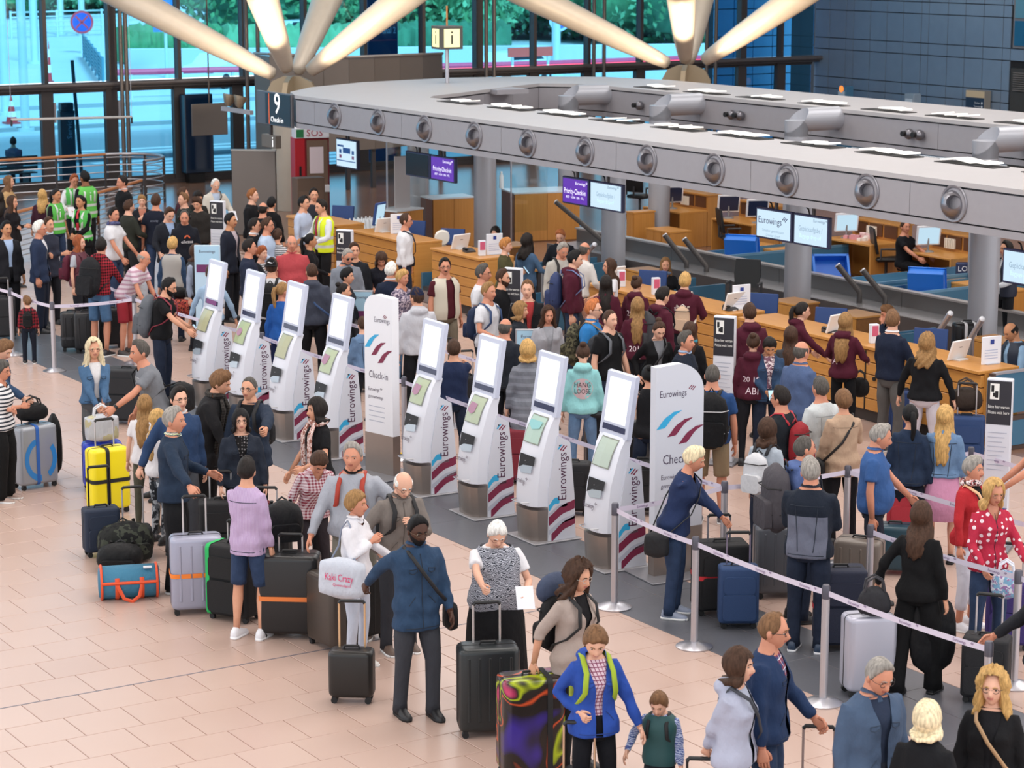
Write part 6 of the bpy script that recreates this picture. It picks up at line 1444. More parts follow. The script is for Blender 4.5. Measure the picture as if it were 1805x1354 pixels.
    if bot in ('trousers', 'jeans', 'shorts', 'capri', 'slim', 'wide'):
        q = MB(); A_ = np.array(rings)
        def rz_(z): return (z,)+tuple(np.interp(z, A_[:, 0], A_[:, k]) for k in (1, 2, 3))
        q.loft([bend(ring(*rz_(z), .008)) for z in (.84, .88, .92, .97, 1.02, 1.05)])
        for sd in (1, -1):
            Hp, K, A = legs[sd]; o_ = {'slim': .004, 'wide': .035}.get(bot, .014); T0 = Hp+np.array((0, 0, .03))
            an = {'slim': .040, 'wide': .085}.get(bot, .058)
            if bot == 'shorts': pts = [T0, Hp*.6+K*.4, Hp*.2+K*.8, Hp*.08+K*.92]; rad = [.088*lr, .086*lr, .082*lr, .082*lr]
            elif bot == 'capri': pts = [T0, Hp*.5+K*.5, K, K*.5+A*.5, K*.35+A*.65]; rad = [.088*lr, .08*lr, .062*lr, .06*lr, .058*lr]
            else: pts = [T0, Hp*.5+K*.5, K, K*.5+A*.5, A*.9+K*.1, A+np.array((0, .0, -.045))]; rad = [(.086+o_*.2)*lr, (.075+o_)*lr, (.052+o_)*lr, (.046+o_)*lr, an*lr, (an+.004)*lr]
            q.tube(pts, rad, 10)
        sc(q, {'jeans': 'jeans', 'shorts': 'shorts'}.get(bot, 'trousers'), bm_)
    elif bot in ('skirt', 'dress'):
        zl = .5 if bot == 'skirt' else .12
        q = MB(); q.loft([[(rx*math.cos(a_), ry*math.sin(a_), z) for a_ in np.linspace(0, 2*pi, 20, endpoint=False)] for z, rx, ry in ((1.06, .15*W_, .11*W_), (.97, .19*W_, .14*W_), (.8, .215*W_, .17*W_), (zl, .25*W_, .21*W_))]); sc(q, 'skirt', bm_)
    # shoes
    shm = mat(shoes, .45); som = mat(sole or '#e8e8e8', .6) if shoes not in ('#1a1412', '#26262a', '#16161a') else mat('#151517', .6)
    for sd in (1, -1):
        K, A = legs[sd][1], legs[sd][2]; q = MB()
        def sr(y, wd, z0, z1): return [(A[0]+wd*c_, A[1]+y, z0+(z1-z0)*t2) for c_, t2 in ((1, 0), (1, .5), (.75, .9), (.3, 1), (-.3, 1), (-.75, .9), (-1, .5), (-1, 0))]
        f0 = A[2]-.09
        q.loft([sr(y, w2, f0+.0, f0+z1) for y, w2, z1 in ((-.075, .02, .06), (-.065, .034, .09), (-.02, .038, .115), (.04, .040, .095), (.09, .046, .065), (.14, .044, .052), (.175, .030, .042), (.19, .012, .03))])
        q.loft([[(A[0]+w2, A[1]+y, f0), (A[0]+w2, A[1]+y, f0+.022), (A[0]-w2, A[1]+y, f0+.022), (A[0]-w2, A[1]+y, f0)] for y, w2 in ((-.08, .025), (-.06, .039), (.04, .044), (.1, .050), (.15, .046), (.192, .018))], m=1)
        sc(q, 'shoe', [shm, som])
    if watch:
        S, E, T = arms[watch]; d_ = (T-E)/np.linalg.norm(T-E); q = MB(); q.tube([T-d_*.03, T-d_*.0], .031*ar, 10, cap=False); sc(q, 'wristwatch', BLACK)
    def todo(P): return [tuple(np.array(RM@Vector(tuple(np.array(p)*s)))) for p in bend(np.array(P))]
    for (sd_, kd, lab_) in (hold or []):
        S, E, T = arms[sd_]; d_ = (T-E)/np.linalg.norm(T-E); c_ = T+d_*.09+np.array((0, .02, .02)); tt = thing('phone' if kd == 'phone' else 'paper_sheet', lab_, 'phone' if kd == 'phone' else 'paper', RM@Vector(tuple(c_*s)), rz)
        tt.rotation_euler = (-.9 if kd == 'phone' else -1.0, 0, rz)
        if kd == 'phone': MB().box(-.036, .036, -.075, .075, -.004, .004, b=.002).build('case', mat('#1a1c24', .3), tt, False); MB().box(-.032, .032, -.068, .068, .004, .0045).build('screen', mat('#9fc4dc', .3, emit=.4), tt, False)
        else: MB().box(-.075, .075, -.1, .1, -.001, .001).build('sheet', mat('#e4e6ee', .6), tt, False)
    # ---- carried things are things of their own
    if pack:
        c1 = pack['c']; k = pack.get('k', 1.0); lab = pack['label']; t = thing('backpack', lab, 'backpack', RM.translation+Vector((0, 0, 0)), rz)
        m1 = pack.get('pat') or cloth(c1, rough=.7); m2 = mat(pack.get('c2', '#1b1b1e'), .7)
        w, d_, hh = .30*k, .17*k, .46*k; zc = 1.19+pack.get('dz', 0); yb = -.125-(.5+.5*W_)*.0-loose
        q = MB(); rg_ = srings(w, d_, hh, 18, 3.2, 9, .12); q.loft([bend(np.array(r)+np.array((0, yb-d_/2+.02, zc-hh/2))) for r in rg_]); sc(q, 'body', m1, t)
        q = MB(); q.loft([bend([(x, yb-d_+.02-e_, zc-hh*.2+z) for x, z in rrect(w*.72, hh*.42, .04)]) for e_ in (-.03, .045)]); sc(q, 'front_pocket', m1, t, ang=50)
        for sd in (1, -1):
            q = MB(); fy = .125*(W_*.5+.5)+loose+.012
            q.tube(bend([(sd*.075, yb+.01, zc+hh*.42), (sd*.09, -.06, 1.475+loose), (sd*.1, .02, 1.47+loose), (sd*.105, fy-.015, 1.40), (sd*.12, fy, 1.25), (sd*.15*W_, .05, 1.14), (sd*(.15*W_+.02), -.07, 1.08), (sd*.1, yb, zc-hh*.4)]), .022, 6, flat=.35); sc(q, 'shoulder_strap', m2 if 'sc' not in pack else mat(pack['sc'], .7), t)
        q = MB(); q.tube(bend([(-.04, yb, zc+hh*.46), (0, yb-.01, zc+hh*.55), (.04, yb, zc+hh*.46)]), .009, 5); sc(q, 'grab_loop', m2, t)
        for zz in (.12, -.12): q = MB(); q.tube(bend([(-w*.47, yb-d_*.5, zc+zz), (-w*.3, yb-d_*.95, zc+zz), (w*.3, yb-d_*.95, zc+zz), (w*.47, yb-d_*.5, zc+zz)]), .006, 5); sc(q, 'cord' if pack.get('cord') else 'zip', mat(pack.get('cord', '#101012'), .6), t)
        if pack.get('pillow'):
            e = MB().ell((-.10, yb-.14, zc+.26), (.2, .1, .13), 16, 10); q = MB(); q.add(bend(e.v[0]), e.f); sc(q, 'neck_pillow', cloth(pack['pillow']), t)
    if bag:
        sd = bag.get('side', 1); c1 = bag['c']; t = thing(bag.get('name', 'shoulder_bag'), bag['label'], bag.get('cat', 'bag'), RM.translation, rz); hz = bag.get('z', .9); w, d_, hh = bag.get('size', (.26, .1, .22))
        yo = bag.get('y', 0.0); xo = sd*(.19*W_+loose+d_/2+.02)+bag.get('dx', 0)
        m1 = bag.get('pat') or cloth(c1, rough=.55); q = MB()
        q.loft([np.array([(p_[1], p_[0], p_[2]) for p_ in r])+np.array((xo, yo, hz-hh/2)) for r in srings(w, d_, hh, 20, bag.get('e', 4), 9, .08, bag.get('p', .7))]); sc(q, 'body', m1, t)
        q = MB(); fy = .12*(W_*.5+.5)+loose+.02
        if bag.get('cross', True): pts = [(xo, yo+w*.3, hz+hh*.3), (sd*.12, fy, 1.12), (0, fy+.012, 1.28), (-sd*.09, fy-.02, 1.42), (-sd*.11, .0, 1.475+loose), (-sd*.08, -.1, 1.40), (sd*.06, -.14, 1.2), (xo, yo-w*.3, hz+hh*.3)]
        else: pts = [(xo, yo+w*.3, hz+hh*.3), (sd*.175, .06, 1.25), (sd*.15, .03, 1.45), (sd*.13, -.01, 1.475+loose), (sd*.15, -.06, 1.43), (sd*.17, -.09, 1.25), (xo, yo-w*.3, hz+hh*.3)]
        q.tube(bend(pts), .016, 6, flat=.4); sc(q, 'strap', mat(bag.get('sc', c1), .6), t)
        if bag.get('text'):
            q = MB(); M = frame((xo+sd*(d_/2+.004), yo, hz+.02), (0, sd, 0), (0, 0, 1)); put_text(q, bag['text'], .1, M, 0, width=w*.6); put_text(q, bag.get('text2', ''), .04, M, 0, dy=-.07, dx=.03); sc(q, 'lettering', mat(bag['tcol'], .6), t, False)
        if bag.get('handle'):
            HAND[bag['handle']] = RM@Vector((xo*s, yo*s, (hz+hh*.6)*s))
    return root
import bmesh
def finish_people():
    bpy.context.view_layer.update(); dg = bpy.context.evaluated_depsgraph_get()
    got = [(o, bpy.data.meshes.new_from_object(o.evaluated_get(dg)), *rest) for o, *rest in PEND]
    for o, me, root, s, seed, k, prints in got:
        mt = o.data.materials[0]; o.modifiers.clear(); old = o.data; nm = old.name; o.data = me; bpy.data.meshes.remove(old); me.name = o.name.split('.')[0]
        if not me.materials: me.materials.append(mt)
        n = len(me.vertices); co = np.empty(n*3); me.vertices.foreach_get('co', co); co = co.reshape(-1, 3)
        no = np.empty(n*3); me.vertices.foreach_get('normal', no); no = no.reshape(-1, 3)
        p = co/s; am = .0024 if k['tight'] else .0034
        d = np.sin(p[:, 2]*34+np.sin(p[:, 0]*17+seed)*1.8+np.sin(p[:, 1]*15+seed)*1.3)*(.6+.8*np.exp(-((p[:, 2]-1.08)/.14)**2))+.7*np.sin(p[:, 0]*40+p[:, 2]*22+seed)+.5*np.sin(p[:, 1]*38-p[:, 2]*27)
        co = co+no*(d*am*s)[:, None]; me.vertices.foreach_set('co', co.reshape(-1)); me.polygons.foreach_set('use_smooth', [True]*len(me.polygons)); me.update()
        tree = None
        if prints:
            V = co.tolist(); tree = BVHTree.FromPolygons(V, [tuple(q.vertices) for q in me.polygons])
            for (txt, col, side, x, z, size, wid) in prints:
                q = MB(); sg = 1 if side == 'front' else -1
                if txt == 'disc': vv = np.concatenate([[(0, 0, 0)]]+[[(size*r_*math.cos(a_), size*r_*math.sin(a_), 0) for a_ in np.linspace(0, 2*pi, 24, endpoint=False)] for r_ in (.5, 1)]); ff = [(0, 1+i, 1+(i+1) % 24) for i in range(24)]+[(1+i, 25+i, 25+(i+1) % 24, 1+(i+1) % 24) for i in range(24)]
                elif txt == 'arc': vv = np.array([(size*r_*math.cos(a_), size*r_*math.sin(a_), 0) for r_ in (.6, 1) for a_ in np.linspace(0, pi, 12)]); ff = [(i, i+1, i+13, i+12) for i in range(11)]
                else: vv, ff = text_geo(txt); vv = vv.copy()*size
                if wid and len(vv): vv[:, 0] *= wid/np.ptp(vv[:, 0])
                out = []; lift = .004 if txt != 'disc' else .002
                for a_ in vv:
                    xx = (-sg*a_[0]+x)*s; zz = (a_[1]+z)*s; h_ = tree.ray_cast(Vector((xx, sg*2, zz)), Vector((0, -sg, 0)))
                    yy_ = h_[0].y if h_[0] is not None else sg*.14*s
                    out.append((xx, yy_+sg*lift, zz))
                q.add(out, ff); q.build('print', mat(col, .7), o, False)
        if k['seam']:
            tree = tree or BVHTree.FromPolygons(co.tolist(), [tuple(q.vertices) for q in me.polygons]); q = MB(); got_ = False
            for pl_ in k['seam']:
                P_ = []
                for (x, z) in pl_:
                    h_ = tree.ray_cast(Vector((x*s, 2*k['sd'], z*s)), Vector((0, -k['sd'], 0)))
                    if h_[0] is not None: P_.append(h_[0]+Vector((0, .002*k['sd'], 0)))
                if len(P_) > 2: q.tube([tuple(a_) for a_ in P_], .0035*s, 4); got_ = True
            if got_: q.build('seam', k['smat'], o, False)
        if k['vneck'] and not k['open']:
            bm = bmesh.new(); bm.from_mesh(me); la = k['bend']; ca, sa = math.cos(la), math.sin(la); dl = []
            for f in bm.faces:
                c = f.calc_center_median()/s; zz = c.z-.95; y0 = c.y*ca-zz*sa; z0 = .95+zz*ca+c.y*sa
                if z0 < 1.36: continue
                rr2 = math.hypot(c.x/.068, (y0-.004)/.066); lo_ = 1.487-(k['vneck']*max(0, 1-abs(c.x)/.075) if y0 > 0.02 else 0)
                if (rr2 < 1.0 and z0 > 1.45) or (y0 > .03 and abs(c.x) < .062 and z0 > lo_): dl.append(f)
            bmesh.ops.delete(bm, geom=dl, context='FACES')
            bd = [v_ for v_ in bm.verts if v_.is_boundary]; new = {}
            for _ in range(2):
                for v_ in bd:
                    nb_ = [e.other_vert(v_) for e in v_.link_edges if e.is_boundary]
                    if len(nb_) == 2: new[v_] = v_.co*.4+(nb_[0].co+nb_[1].co)*.3
                for v_, c in new.items(): v_.co = c
            bm.to_mesh(me); bm.free()
        if k['open']:
            bm = bmesh.new(); bm.from_mesh(me)
            dl = [f for f in bm.faces if (lambda c: c.y > .02*s and c.z > .3 and abs(c.x) < (.028+.05*smooth(1.2, 1.5, c.z/s) if c.z/s > .6 else .05)*s and f.normal.y > -.2 and abs(f.normal.z) < .95)(f.calc_center_median())]
            bmesh.ops.delete(bm, geom=dl, context='FACES'); 
            for v_ in bm.verts:
                if v_.is_boundary and v_.co.y > 0 and v_.co.z > .3:
                    wd = (.028+.05*float(smooth(1.2, 1.5, v_.co.z/s)) if v_.co.z/s > .6 else .05)*s
                    if abs(v_.co.x) > .012*s: v_.co.x = math.copysign(wd, v_.co.x)
            bm.to_mesh(me); bm.free()
# ================================================================ LUGGAGE IN THE HALL
SWIRL = cloth('#2a2420', 'camo', '#4a2f66', '#c8542a', .16, .35)
def pic_mat():
    m, nt, b = _new('printed_shell'); tc = N(nt, 'ShaderNodeTexCoord'); n = N(nt, 'ShaderNodeTexNoise'); n.inputs['Scale'].default_value = 2.6; n.inputs['Distortion'].default_value = .8; n.inputs['Detail'].default_value = .5
    L(nt, tc.outputs['Object'], n.inputs['Vector']); r = N(nt, 'ShaderNodeValToRGB'); e = r.color_ramp.elements
    e[0].position = .30; e[0].color = lin('#3a2a8a'); e[1].position = .40; e[1].color = lin('#241e1c')
    for p_, c_ in ((.49, '#241e1c'), (.515, '#c8502a'), (.54, '#2a211e'), (.585, '#2a2420'), (.605, '#a9b820'), (.63, '#231d1c'), (.68, '#c83a6a'), (.74, '#4a3a70')): q = e.new(p_); q.color = lin(c_)
    L(nt, n.outputs['Fac'], r.inputs[0]); L(nt, r.outputs[0], b.inputs['Base Color']); b.inputs['Roughness'].default_value = .25; return m
C = case
C('c_silblue', 'large silver suitcase with blue curves and blue strap at the left edge', 62, 858, 28, .50, .30, .76, '#9a9ea6', True, .22, 0, [('v', '#2a5fae', -.1)], '#222225', metal=.3)
st_ = [o for o in bpy.data.objects if o.name.startswith('suitcase')][0]
for cx_, cz_, rx_, rz_, a0_, a1_ in ((.0, .36, .2, .26, 105, 275), (.02, .36, .2, .26, -60, 40)):
    q = MB(); v_ = []
    for a_ in np.radians(np.linspace(a0_, a1_, 20)): v_ += [(cx_+rx_*k_*math.cos(a_), -.153, cz_+rz_*k_*math.sin(a_)) for k_ in (.72, 1)]
    q.add(v_, [(2*i, 2*i+1, 2*i+3, 2*i+2) for i in range(19)]); q.build('print', mat('#2f7fc4', .35), st_, False)
C('c_blue', 'royal blue suitcase standing behind the yellow one', 182, 862, 8, .46, .26, .58, '#2a42c0', True, .24, 0, None, '#222225')
C('c_yellow', 'bright yellow hard suitcase with black luggage straps', 192, 903, 22, .46, .27, .76, '#f0dc1c', True, .30, 0, [('h', '#1c1c1e', .52), ('v', '#1c1c1e', -.2)])
C('c_navycab', 'small dark navy soft cabin trolley in front of the yellow suitcase', 180, 978, 12, .38, .24, .52, '#1f2a3e', False, .42, 0, None, '#1b1b1e')
C('c_silver', 'silver grooved suitcase with an orange luggage strap', 348, 1078, 4, .50, .29, .77, '#9fa1b4', True, .36, 4, [('h', '#ee8230', .52)], metal=.25)
C('c_rack', 'small dark trolley with silver handle under the trekking rucksack', 238, 982, 8, .36, .24, .34, '#26282a', False, .40)
C('c_green', 'black suitcase with bright green edge beside the boyish man in shorts', 415, 1090, -35, .48, .3, .74, '#141416', False, .2, 0, [('v', '#1fae5a', -.85)])
C('c_rainbow', 'large black hard suitcase with orange rainbow strap', 513, 1120, -10, .56, .34, .80, '#1b1b1d', True, .15, 0, [('h', '#e07a3a', .50)])
C('c_behind', 'black soft suitcase standing behind the black hard one', 470, 1050, -10, .5, .32, .78, '#19191c', False, .3)
C('c_behind2', 'black trolley hidden behind the grey-haired man', 392, 1000, 0, .46, .3, .72, '#1c1c1f', False, .28)
C('c_brown', 'dark brown hard suitcase behind the woman in white', 588, 1140, -60, .5, .32, .70, '#3f3630', True, .0)
C('c_darkb', 'dark upright suitcase right of the white trousers', 640, 1120, -60, .45, .3, .66, '#1d1a1a', False, 0)
C('c_smallblk', 'small black wavy cabin case held by the man in denim shirt', 621, 1236, -8, .39, .22, .47, '#1e1c1b', True, .40, 0, None, '#d8b48c')
C('c_dkgreen', 'tall dark green-black grooved suitcase held by the white-haired woman', 860, 1292, 8, .50, .3, .76, '#1f2426', True, .33, 5, None, '#d8d2d0')
C('c_color', 'black suitcase printed with colourful light painting', 935, 1365, 16, .50, .32, .82, '#2a2420', True, .0, 0, [('v', '#19191b', .45)], pat=pic_mat())
C('c_hid', 'grey-brown suitcase held by the woman in blue jacket', 1020, 1500, 0, .42, .26, .56, '#6a6460', True, .38, 0, None, '#c8a88c')
C('c_man', 'small suitcase of the man in plaid shirt, only its handle in view', 1438, 1508, 0, .40, .25, .56, '#33343a', True, .38, 0, None, '#8a7f80')
C('c_wom', 'trolley of the woman in grey hooded jacket at the lower edge', 1236, 1540, 0, .40, .25, .52, '#2b2b2e', False, .30, 0, None, '#2b2b2e')
C('c_bigblk', 'very large black soft suitcase behind the man in grey t-shirt', 226, 745, -18, .60, .36, .74, '#212226', False, 0)
C('c_pairl', 'left one of two black upright suitcases behind the barrier belt', 128, 618, 0, .34, .26, .62, '#1e1e21', True, 0, 3, [('h', '#3c3c40', .35)])
C('c_pairr', 'right one of two black upright suitcases behind the barrier belt', 153, 621, 0, .36, .26, .64, '#1d1d20', True, 0, 3, None, tagc='#e8e8ea')
C('c_third', 'black upright suitcase behind the red shorts', 196, 612, 0, .36, .26, .62, '#1b1b1e', False, 0)
C('c_left', 'black suitcase at the left photo edge behind the belt', 6, 598, 0, .42, .28, .68, '#222226', False, .3)
C('c_mid5', 'black trolley held by the man hidden behind the fifth kiosk', 822, 748, 15, .42, .28, .66, '#1c1c20', False, .32)
C('c_jack', 'black grooved suitcase with a dark jacket laid over it', 1062, 838, 10, .44, .28, .78, '#2b2c30', True, 0, 6)
C('c_low', 'black suitcase between the last kiosk and the totem', 1132, 905, 0, .36, .26, .62, '#1a1a1d', False, 0)
C('c_low2', 'black suitcase standing behind the rightmost kiosk', 1010, 905, -10, .40, .26, .60, '#1d1e22', False, 0)
C('c_mid6', 'dark red suitcase beside the sixth kiosk', 905, 850, 0, .40, .26, .66, '#7a2432', False, 0)
C('c_mid4', 'dark suitcase behind the narrow totem', 640, 690, 0, .40, .26, .62, '#2c2c30', True, 0, 4)
C('c_dark3', 'black trolley held by the white-shirted man with backpack', 785, 722, 0, .36, .24, .56, '#202024', False, .42, 0, None, '#1c1c1e')
C('c_bigred', 'large black suitcase with red luggage tag beside the leaning blonde woman', 1268, 1078, 14, .52, .34, .70, '#17171a', False, .24, 0, [('h', '#c22a32', .55)], '#9a9aa2')
C('c_navyw', 'navy blue soft four-wheel suitcase with front pockets', 1300, 1104, 6, .38, .24, .60, '#28416a', False, .30, 0, None, '#8c88a0')
C('c_dgrey', 'dark grey hard suitcase behind the man in fleece jacket', 1368, 1050, 12, .46, .3, .74, '#54575e', True, 0, 4)
C('c_dblue2', 'large navy suitcase with red strap beside the fleece jacket', 1478, 1140, 10, .46, .32, .76, '#1d2236', False, 0, 0, [('h', '#c0333a', .5)])
C('c_taupe', 'taupe hard suitcase behind the barrier post', 1512, 1075, -14, .46, .3, .72, '#6f665e', True, 0, 4)
C('c_silver2', 'silver hard suitcase with a dark handbag on top', 1528, 1222, 20, .44, .29, .72, '#b4b4c2', True, 0, 0, None, metal=.25)
C('c_purple', 'purple suitcase at the right photo edge', 1776, 1140, 0, .42, .28, .64, '#3c2f6e', False, .32)
C('c_blkr', 'black soft suitcase near the lower right barrier post', 1736, 1235, -8, .40, .28, .58, '#1b1b1f', False, .34, 0, None, '#c4c4cc')
C('c_redq', 'red suitcase behind the man in blue polo', 1598, 985, 0, .44, .28, .70, '#b0303c', False, .2)
C('c_tealq', 'dark teal suitcase with glossy lid left of the woman in black', 1575, 1010, 0, .40, .28, .52, '#24414e', True, .0)
C('c_cblue', 'blue upright suitcase at the counter by the white trousers', 1700, 835, 0, .44, .28, .72, '#203a66', False, .38)
C('c_cblue2', 'dark blue suitcase between the couple at the counter', 1590, 770, 0, .36, .26, .62, '#223a6a', False, .42)
C('c_cblk', 'black trolley by the girl with ponytail at the counter', 1418, 712, 0, .36, .26, .58, '#1b1b1e', False, .36, 0, None, '#2a2a2c')
C('c_upr', 'black and white upright suitcase standing behind the nearest counter', 1705, 568, 20, .40, .26, .95, '#17171b', True, 0, 3, [('v', '#d8d8dc', -.3), ('v', '#d8d8dc', .4)], top=True)
C('c_q1', 'dark suitcase among the maroon group', 1180, 735, 0, .42, .28, .66, '#1f1f24', False, 0)
C('c_q2', 'black upright case behind the totem', 1145, 850, 30, .44, .3, .76, '#202125', True, 0, 4)
C('c_q3', 'grey suitcase behind the striped-cardigan woman', 920, 730, 0, .42, .28, .66, '#5a5e68', True, .2, 3)
C('c_far', 'ribbed silver suitcase in the far queue', 403, 500, 0, .44, .3, .66, '#a9a9ac', True, .1, 5)
softbag('b_black', 'handbag', 'black leather handbag on top of the silver and blue suitcase', 'handbag', 57, 742, .78, 20, .40, .22, .22, '#17171a', straps='top')
B = softbag('b_clear', 'plastic_bag', 'clear silvery plastic bag with yellow contents on the blue suitcase', 'bag', 180, 778, .60, 10, .38, .17, .33, '#c9ccd2', pat=cloth('#c6cad2', 'camo', '#d0d3da', '#c9c29a', .3, .25), tap=-.04, e=7, pw=.35, scol='#dcdee4')
softbag('b_coat', 'jacket', 'black jacket hanging over the back of the silver suitcase', 'jacket', 98, 835, .05, 20, .14, .34, .74, '#1d1d20', straps='', tap=.1)
softbag('b_pile', 'rucksack', 'dark olive and black trekking rucksack lying on the floor', 'backpack', 222, 985, 0, 15, .62, .42, .40, '#4a4f44', pat=cloth('#4a4f44', 'camo', '#2a2c2a', '#1f2022', .12), straps='pack', scol='#17181b')
softbag('b_pile2', 'rucksack', 'second black rucksack lying beside the teal duffel bag', 'backpack', 212, 1004, .0, -10, .5, .34, .28, '#17181b', straps='pack')
def duffel(u, v, label):
    p = at(u, v); ang = math.atan2(-p.y, -p.x)+pi/2+.05; t = thing('duffel_bag', label, 'bag', p, ang); B_ = cloth('#3f8fb4', rough=.6); O_ = mat('#e2542c', .6)
    q = MB(); Rm = Matrix.Rotation(pi/2, 4, 'Y')
    rg = [[(x, .17*r_*math.cos(a), max(.0, .16+.165*r_*math.sin(a))) for a in np.linspace(0, 2*pi, 20, endpoint=False)] for x, r_ in ((-.30, .5), (-.295, .85), (-.27, 1), (.27, 1), (.295, .85), (.30, .5))]; q.loft(rg); q.build('body', B_, t, True, 50)
    for x in (-.27, .27):
        q = MB(); q.tube([(x, .174*math.cos(a), max(.0, .16+.17*math.sin(a))) for a in np.linspace(0, 2*pi, 21)], .013, 6, cap=False); q.build('piping', O_, t)
    q = MB(); q.tube([(-.27, -.172, .19), (.27, -.172, .19)], .016, 6); q.build('band', O_, t)
    for x in (-.12, .12):
        q = MB(); q.tube([(x, .175*math.cos(a), max(.004, .16+.172*math.sin(a))) for a in np.linspace(pi*.85, pi*2.1, 16)], .022, 6, flat=.3); q.build('webbing', O_, t)
    MB().tube([(-.12, -.18, .17), (-.06, -.2, .04), (.02, -.21, .01), (.09, -.2, .06), (.12, -.18, .17)], .018, 6, flat=.4).build('carry_strap', O_, t)
    MB().box(.14, .22, -.12, -.08, .315, .33).build('label_patch', WHITE, t, False)
duffel(228, 1052, 'teal duffel bag with orange straps on the floor')
softbag('b_rainpack', 'backpack', 'black backpack sitting on the suitcase behind the rainbow strap', 'backpack', 503, 962, .80, 10, .40, .26, .40, '#1c1d21', straps='pack', p=at(500, 955, .79))
softbag('b_redbag', 'handbag', 'small glossy dark red handbag between the suitcases', 'handbag', 462, 893, .80, 0, .22, .12, .14, '#6e1f28', p=Vector((at(470, 1050).x, at(470, 1050).y, .785)))
softbag('b_jk', 'jacket', 'dark grey jacket draped over the grooved suitcase', 'jacket', 1066, 735, .79, 10, .46, .32, .10, '#33363b', straps='', tap=-.3)
softbag('b_hand2', 'handbag', 'dark grey handbag with tassels on the silver suitcase', 'handbag', 1540, 1085, .73, 10, .34, .16, .26, '#34343a', straps='top', tap=.35)
softbag('b_flower', 'bag', 'white flowered plastic bag at the right photo edge', 'bag', 1772, 1055, .66, 0, .28, .16, .26, '#dfe4f2', pat=cloth('#dfe4f2', 'floral', '#7fb4d8', '#b58ac8', .05), straps='top')
softbag('b_brownbag', 'holdall', 'dark brown fur-trimmed holdall on the blue suitcase at the counter', 'bag', 1702, 725, .74, 10, .42, .24, .30, '#3a2c24', straps='top')
softbag('b_garm', 'garment_bag', 'black garment bag carried beside the woman in black suit', 'bag', 1642, 1188, .18, 20, .44, .10, .72, '#16161a', straps='')
softbag('b_gym', 'handbag', 'black handbag on the counter suitcase of the girl', 'handbag', 1515, 700, .55, 0, .26, .14, .26, '#1d1c1f', straps='top')
softbag('b_red2', 'bag', 'red patterned bag on the trolley in the far queue', 'bag', 318, 560, .45, 0, .5, .3, .3, '#b03a34', pat=cloth('#b03a34', 'floral', '#d8604a', '#3a2a2a', .05), straps='')
softbag('b_helm', 'bag', 'black camera bag standing on the red bag', 'bag', 318, 526, .75, 0, .26, .2, .18, '#1a1a1d', straps='')

# ================================================================ THE CROWD
P = person
DEN = cloth('#2f4d72', 'denim'); DEND = cloth('#22364f', 'denim'); DENL = cloth('#6f93bd', 'denim'); DENM = cloth('#4f79a4', 'denim'); JEAN = '#2c3f5c'
JN = cloth('#2e4468', 'denim'); JND = cloth('#1d2940', 'denim'); MAR = '#5d1c33'
# --- left foreground
P('woman with glasses in striped white top at the left photo edge, arms crossed', 2, 636, 1.64, 65, 'tee', '#e9e7ea', 'wide', '#161618', 'pixie', 'dgrey', 'r', 'x', 'x', fem=True, tpat=cloth('#ecebee', 'stripe', '#39414e', p=.045), glasses='#5a3a34', shoes='#a08a80', nod=5, bw=1.12)
P('young man in denim jacket bowing over his luggage at the left edge', 12, 600, 1.76, 60, 'jacket', '', 'trousers', '#2a2e38', 'boyish', 'lbrown', 'p', '@c_silblue', 'd', tpat=DEN, nod=28, lean=8)
P('blonde woman with glasses in blue denim jacket', 164, 597, 1.72, 12, 'jacket', '', 'slim', '#6a6a6c', 'wavy', 'pale', 'l', (.04, .30, .98), (.03, .30, .99), fem=True, tpat=DENM, inner='#e4e2e4', glasses='#6a4a3c', shoes='#b9bcc2', hem=.98)
P('man in grey t-shirt with black shoulder strap pulling the yellow suitcase', 246, 600, 1.90, -75, 'tee', '#8d9199', 'jeans', JEAN, 'short', 'dgrey', 'r', (.25, .2, .9), '@c_yellow', lean=17, turn=-8, watch=-1, prints=[('VON DUTCH', '#dcdee2', 'front', 0, 1.32, .07, .22)], bag=dict(label='black one-strap rucksack on the man in grey t-shirt', c='#1c1c1f', side=-1, z=1.12, size=(.28, .16, .34), y=-.2, dx=.12))
P('girl with long light brown hair beside the yellow suitcase', 254, 697, 1.52, 160, 'tee', '#e6e2e4', 'slim', '#5c5a4a', 'vlong', 'dblond', 'p', 'd', 'd', fem=True, kid=False)
P('girl with long fair hair and floral trousers behind the denim jacket man', 276, 722, 1.46, 120, 'tee', '#e8e4e6', 'slim', '', 'vlong', 'blond', 'p', 'd', 'd', fem=True, bpat=cloth('#6f747c', 'camo', '#2e3238', '#aeb2b8', .10))
P('dark-haired man with glasses in blue sweater', 314, 682, 1.80, 25, 'sweater', '#33507c', 'trousers', '#5d6068', 'short', 'dark', 'p', '@c_rack', 'd', glasses='#1c1a1a', collar='#d8d8dc', bw=1.06)
P('grey-haired man in dark denim jacket holding the silver suitcase', 304, 718, 1.86, 82, 'jacket', '', 'wide', '#17181c', 'short', 'grey', 'r', '@c_silver', 'b', tpat=DEND, collar=cloth('#c8d8a0', 'plaid', '#4a6a9a', '#eef0e0', .03), shoes='#1f1a1c', turn=15)
P('brown-haired man in dark coat bending towards the kiosks', 392, 655, 1.84, 72, 'coat', '#2b2a2d', 'trousers', '#232326', 'messy', 'lbrown', 'l', 'h', 'd', lean=14, nod=14, scarf=(cloth('#2a2624', 'check', '#55504c', p=.03), True))
P('man with glasses in dark blue parka carrying a black backpack', 440, 664, 1.80, -25, 'parka', '#2c3a50', 'trousers', '#20242c', 'buzz', 'dgrey', 'l', 'r', '@c_behind', glasses='#2a2a2c', inner='#17181c', pack=dict(c='#1b1c20', label='black backpack on the man in dark blue parka', k=1.05))
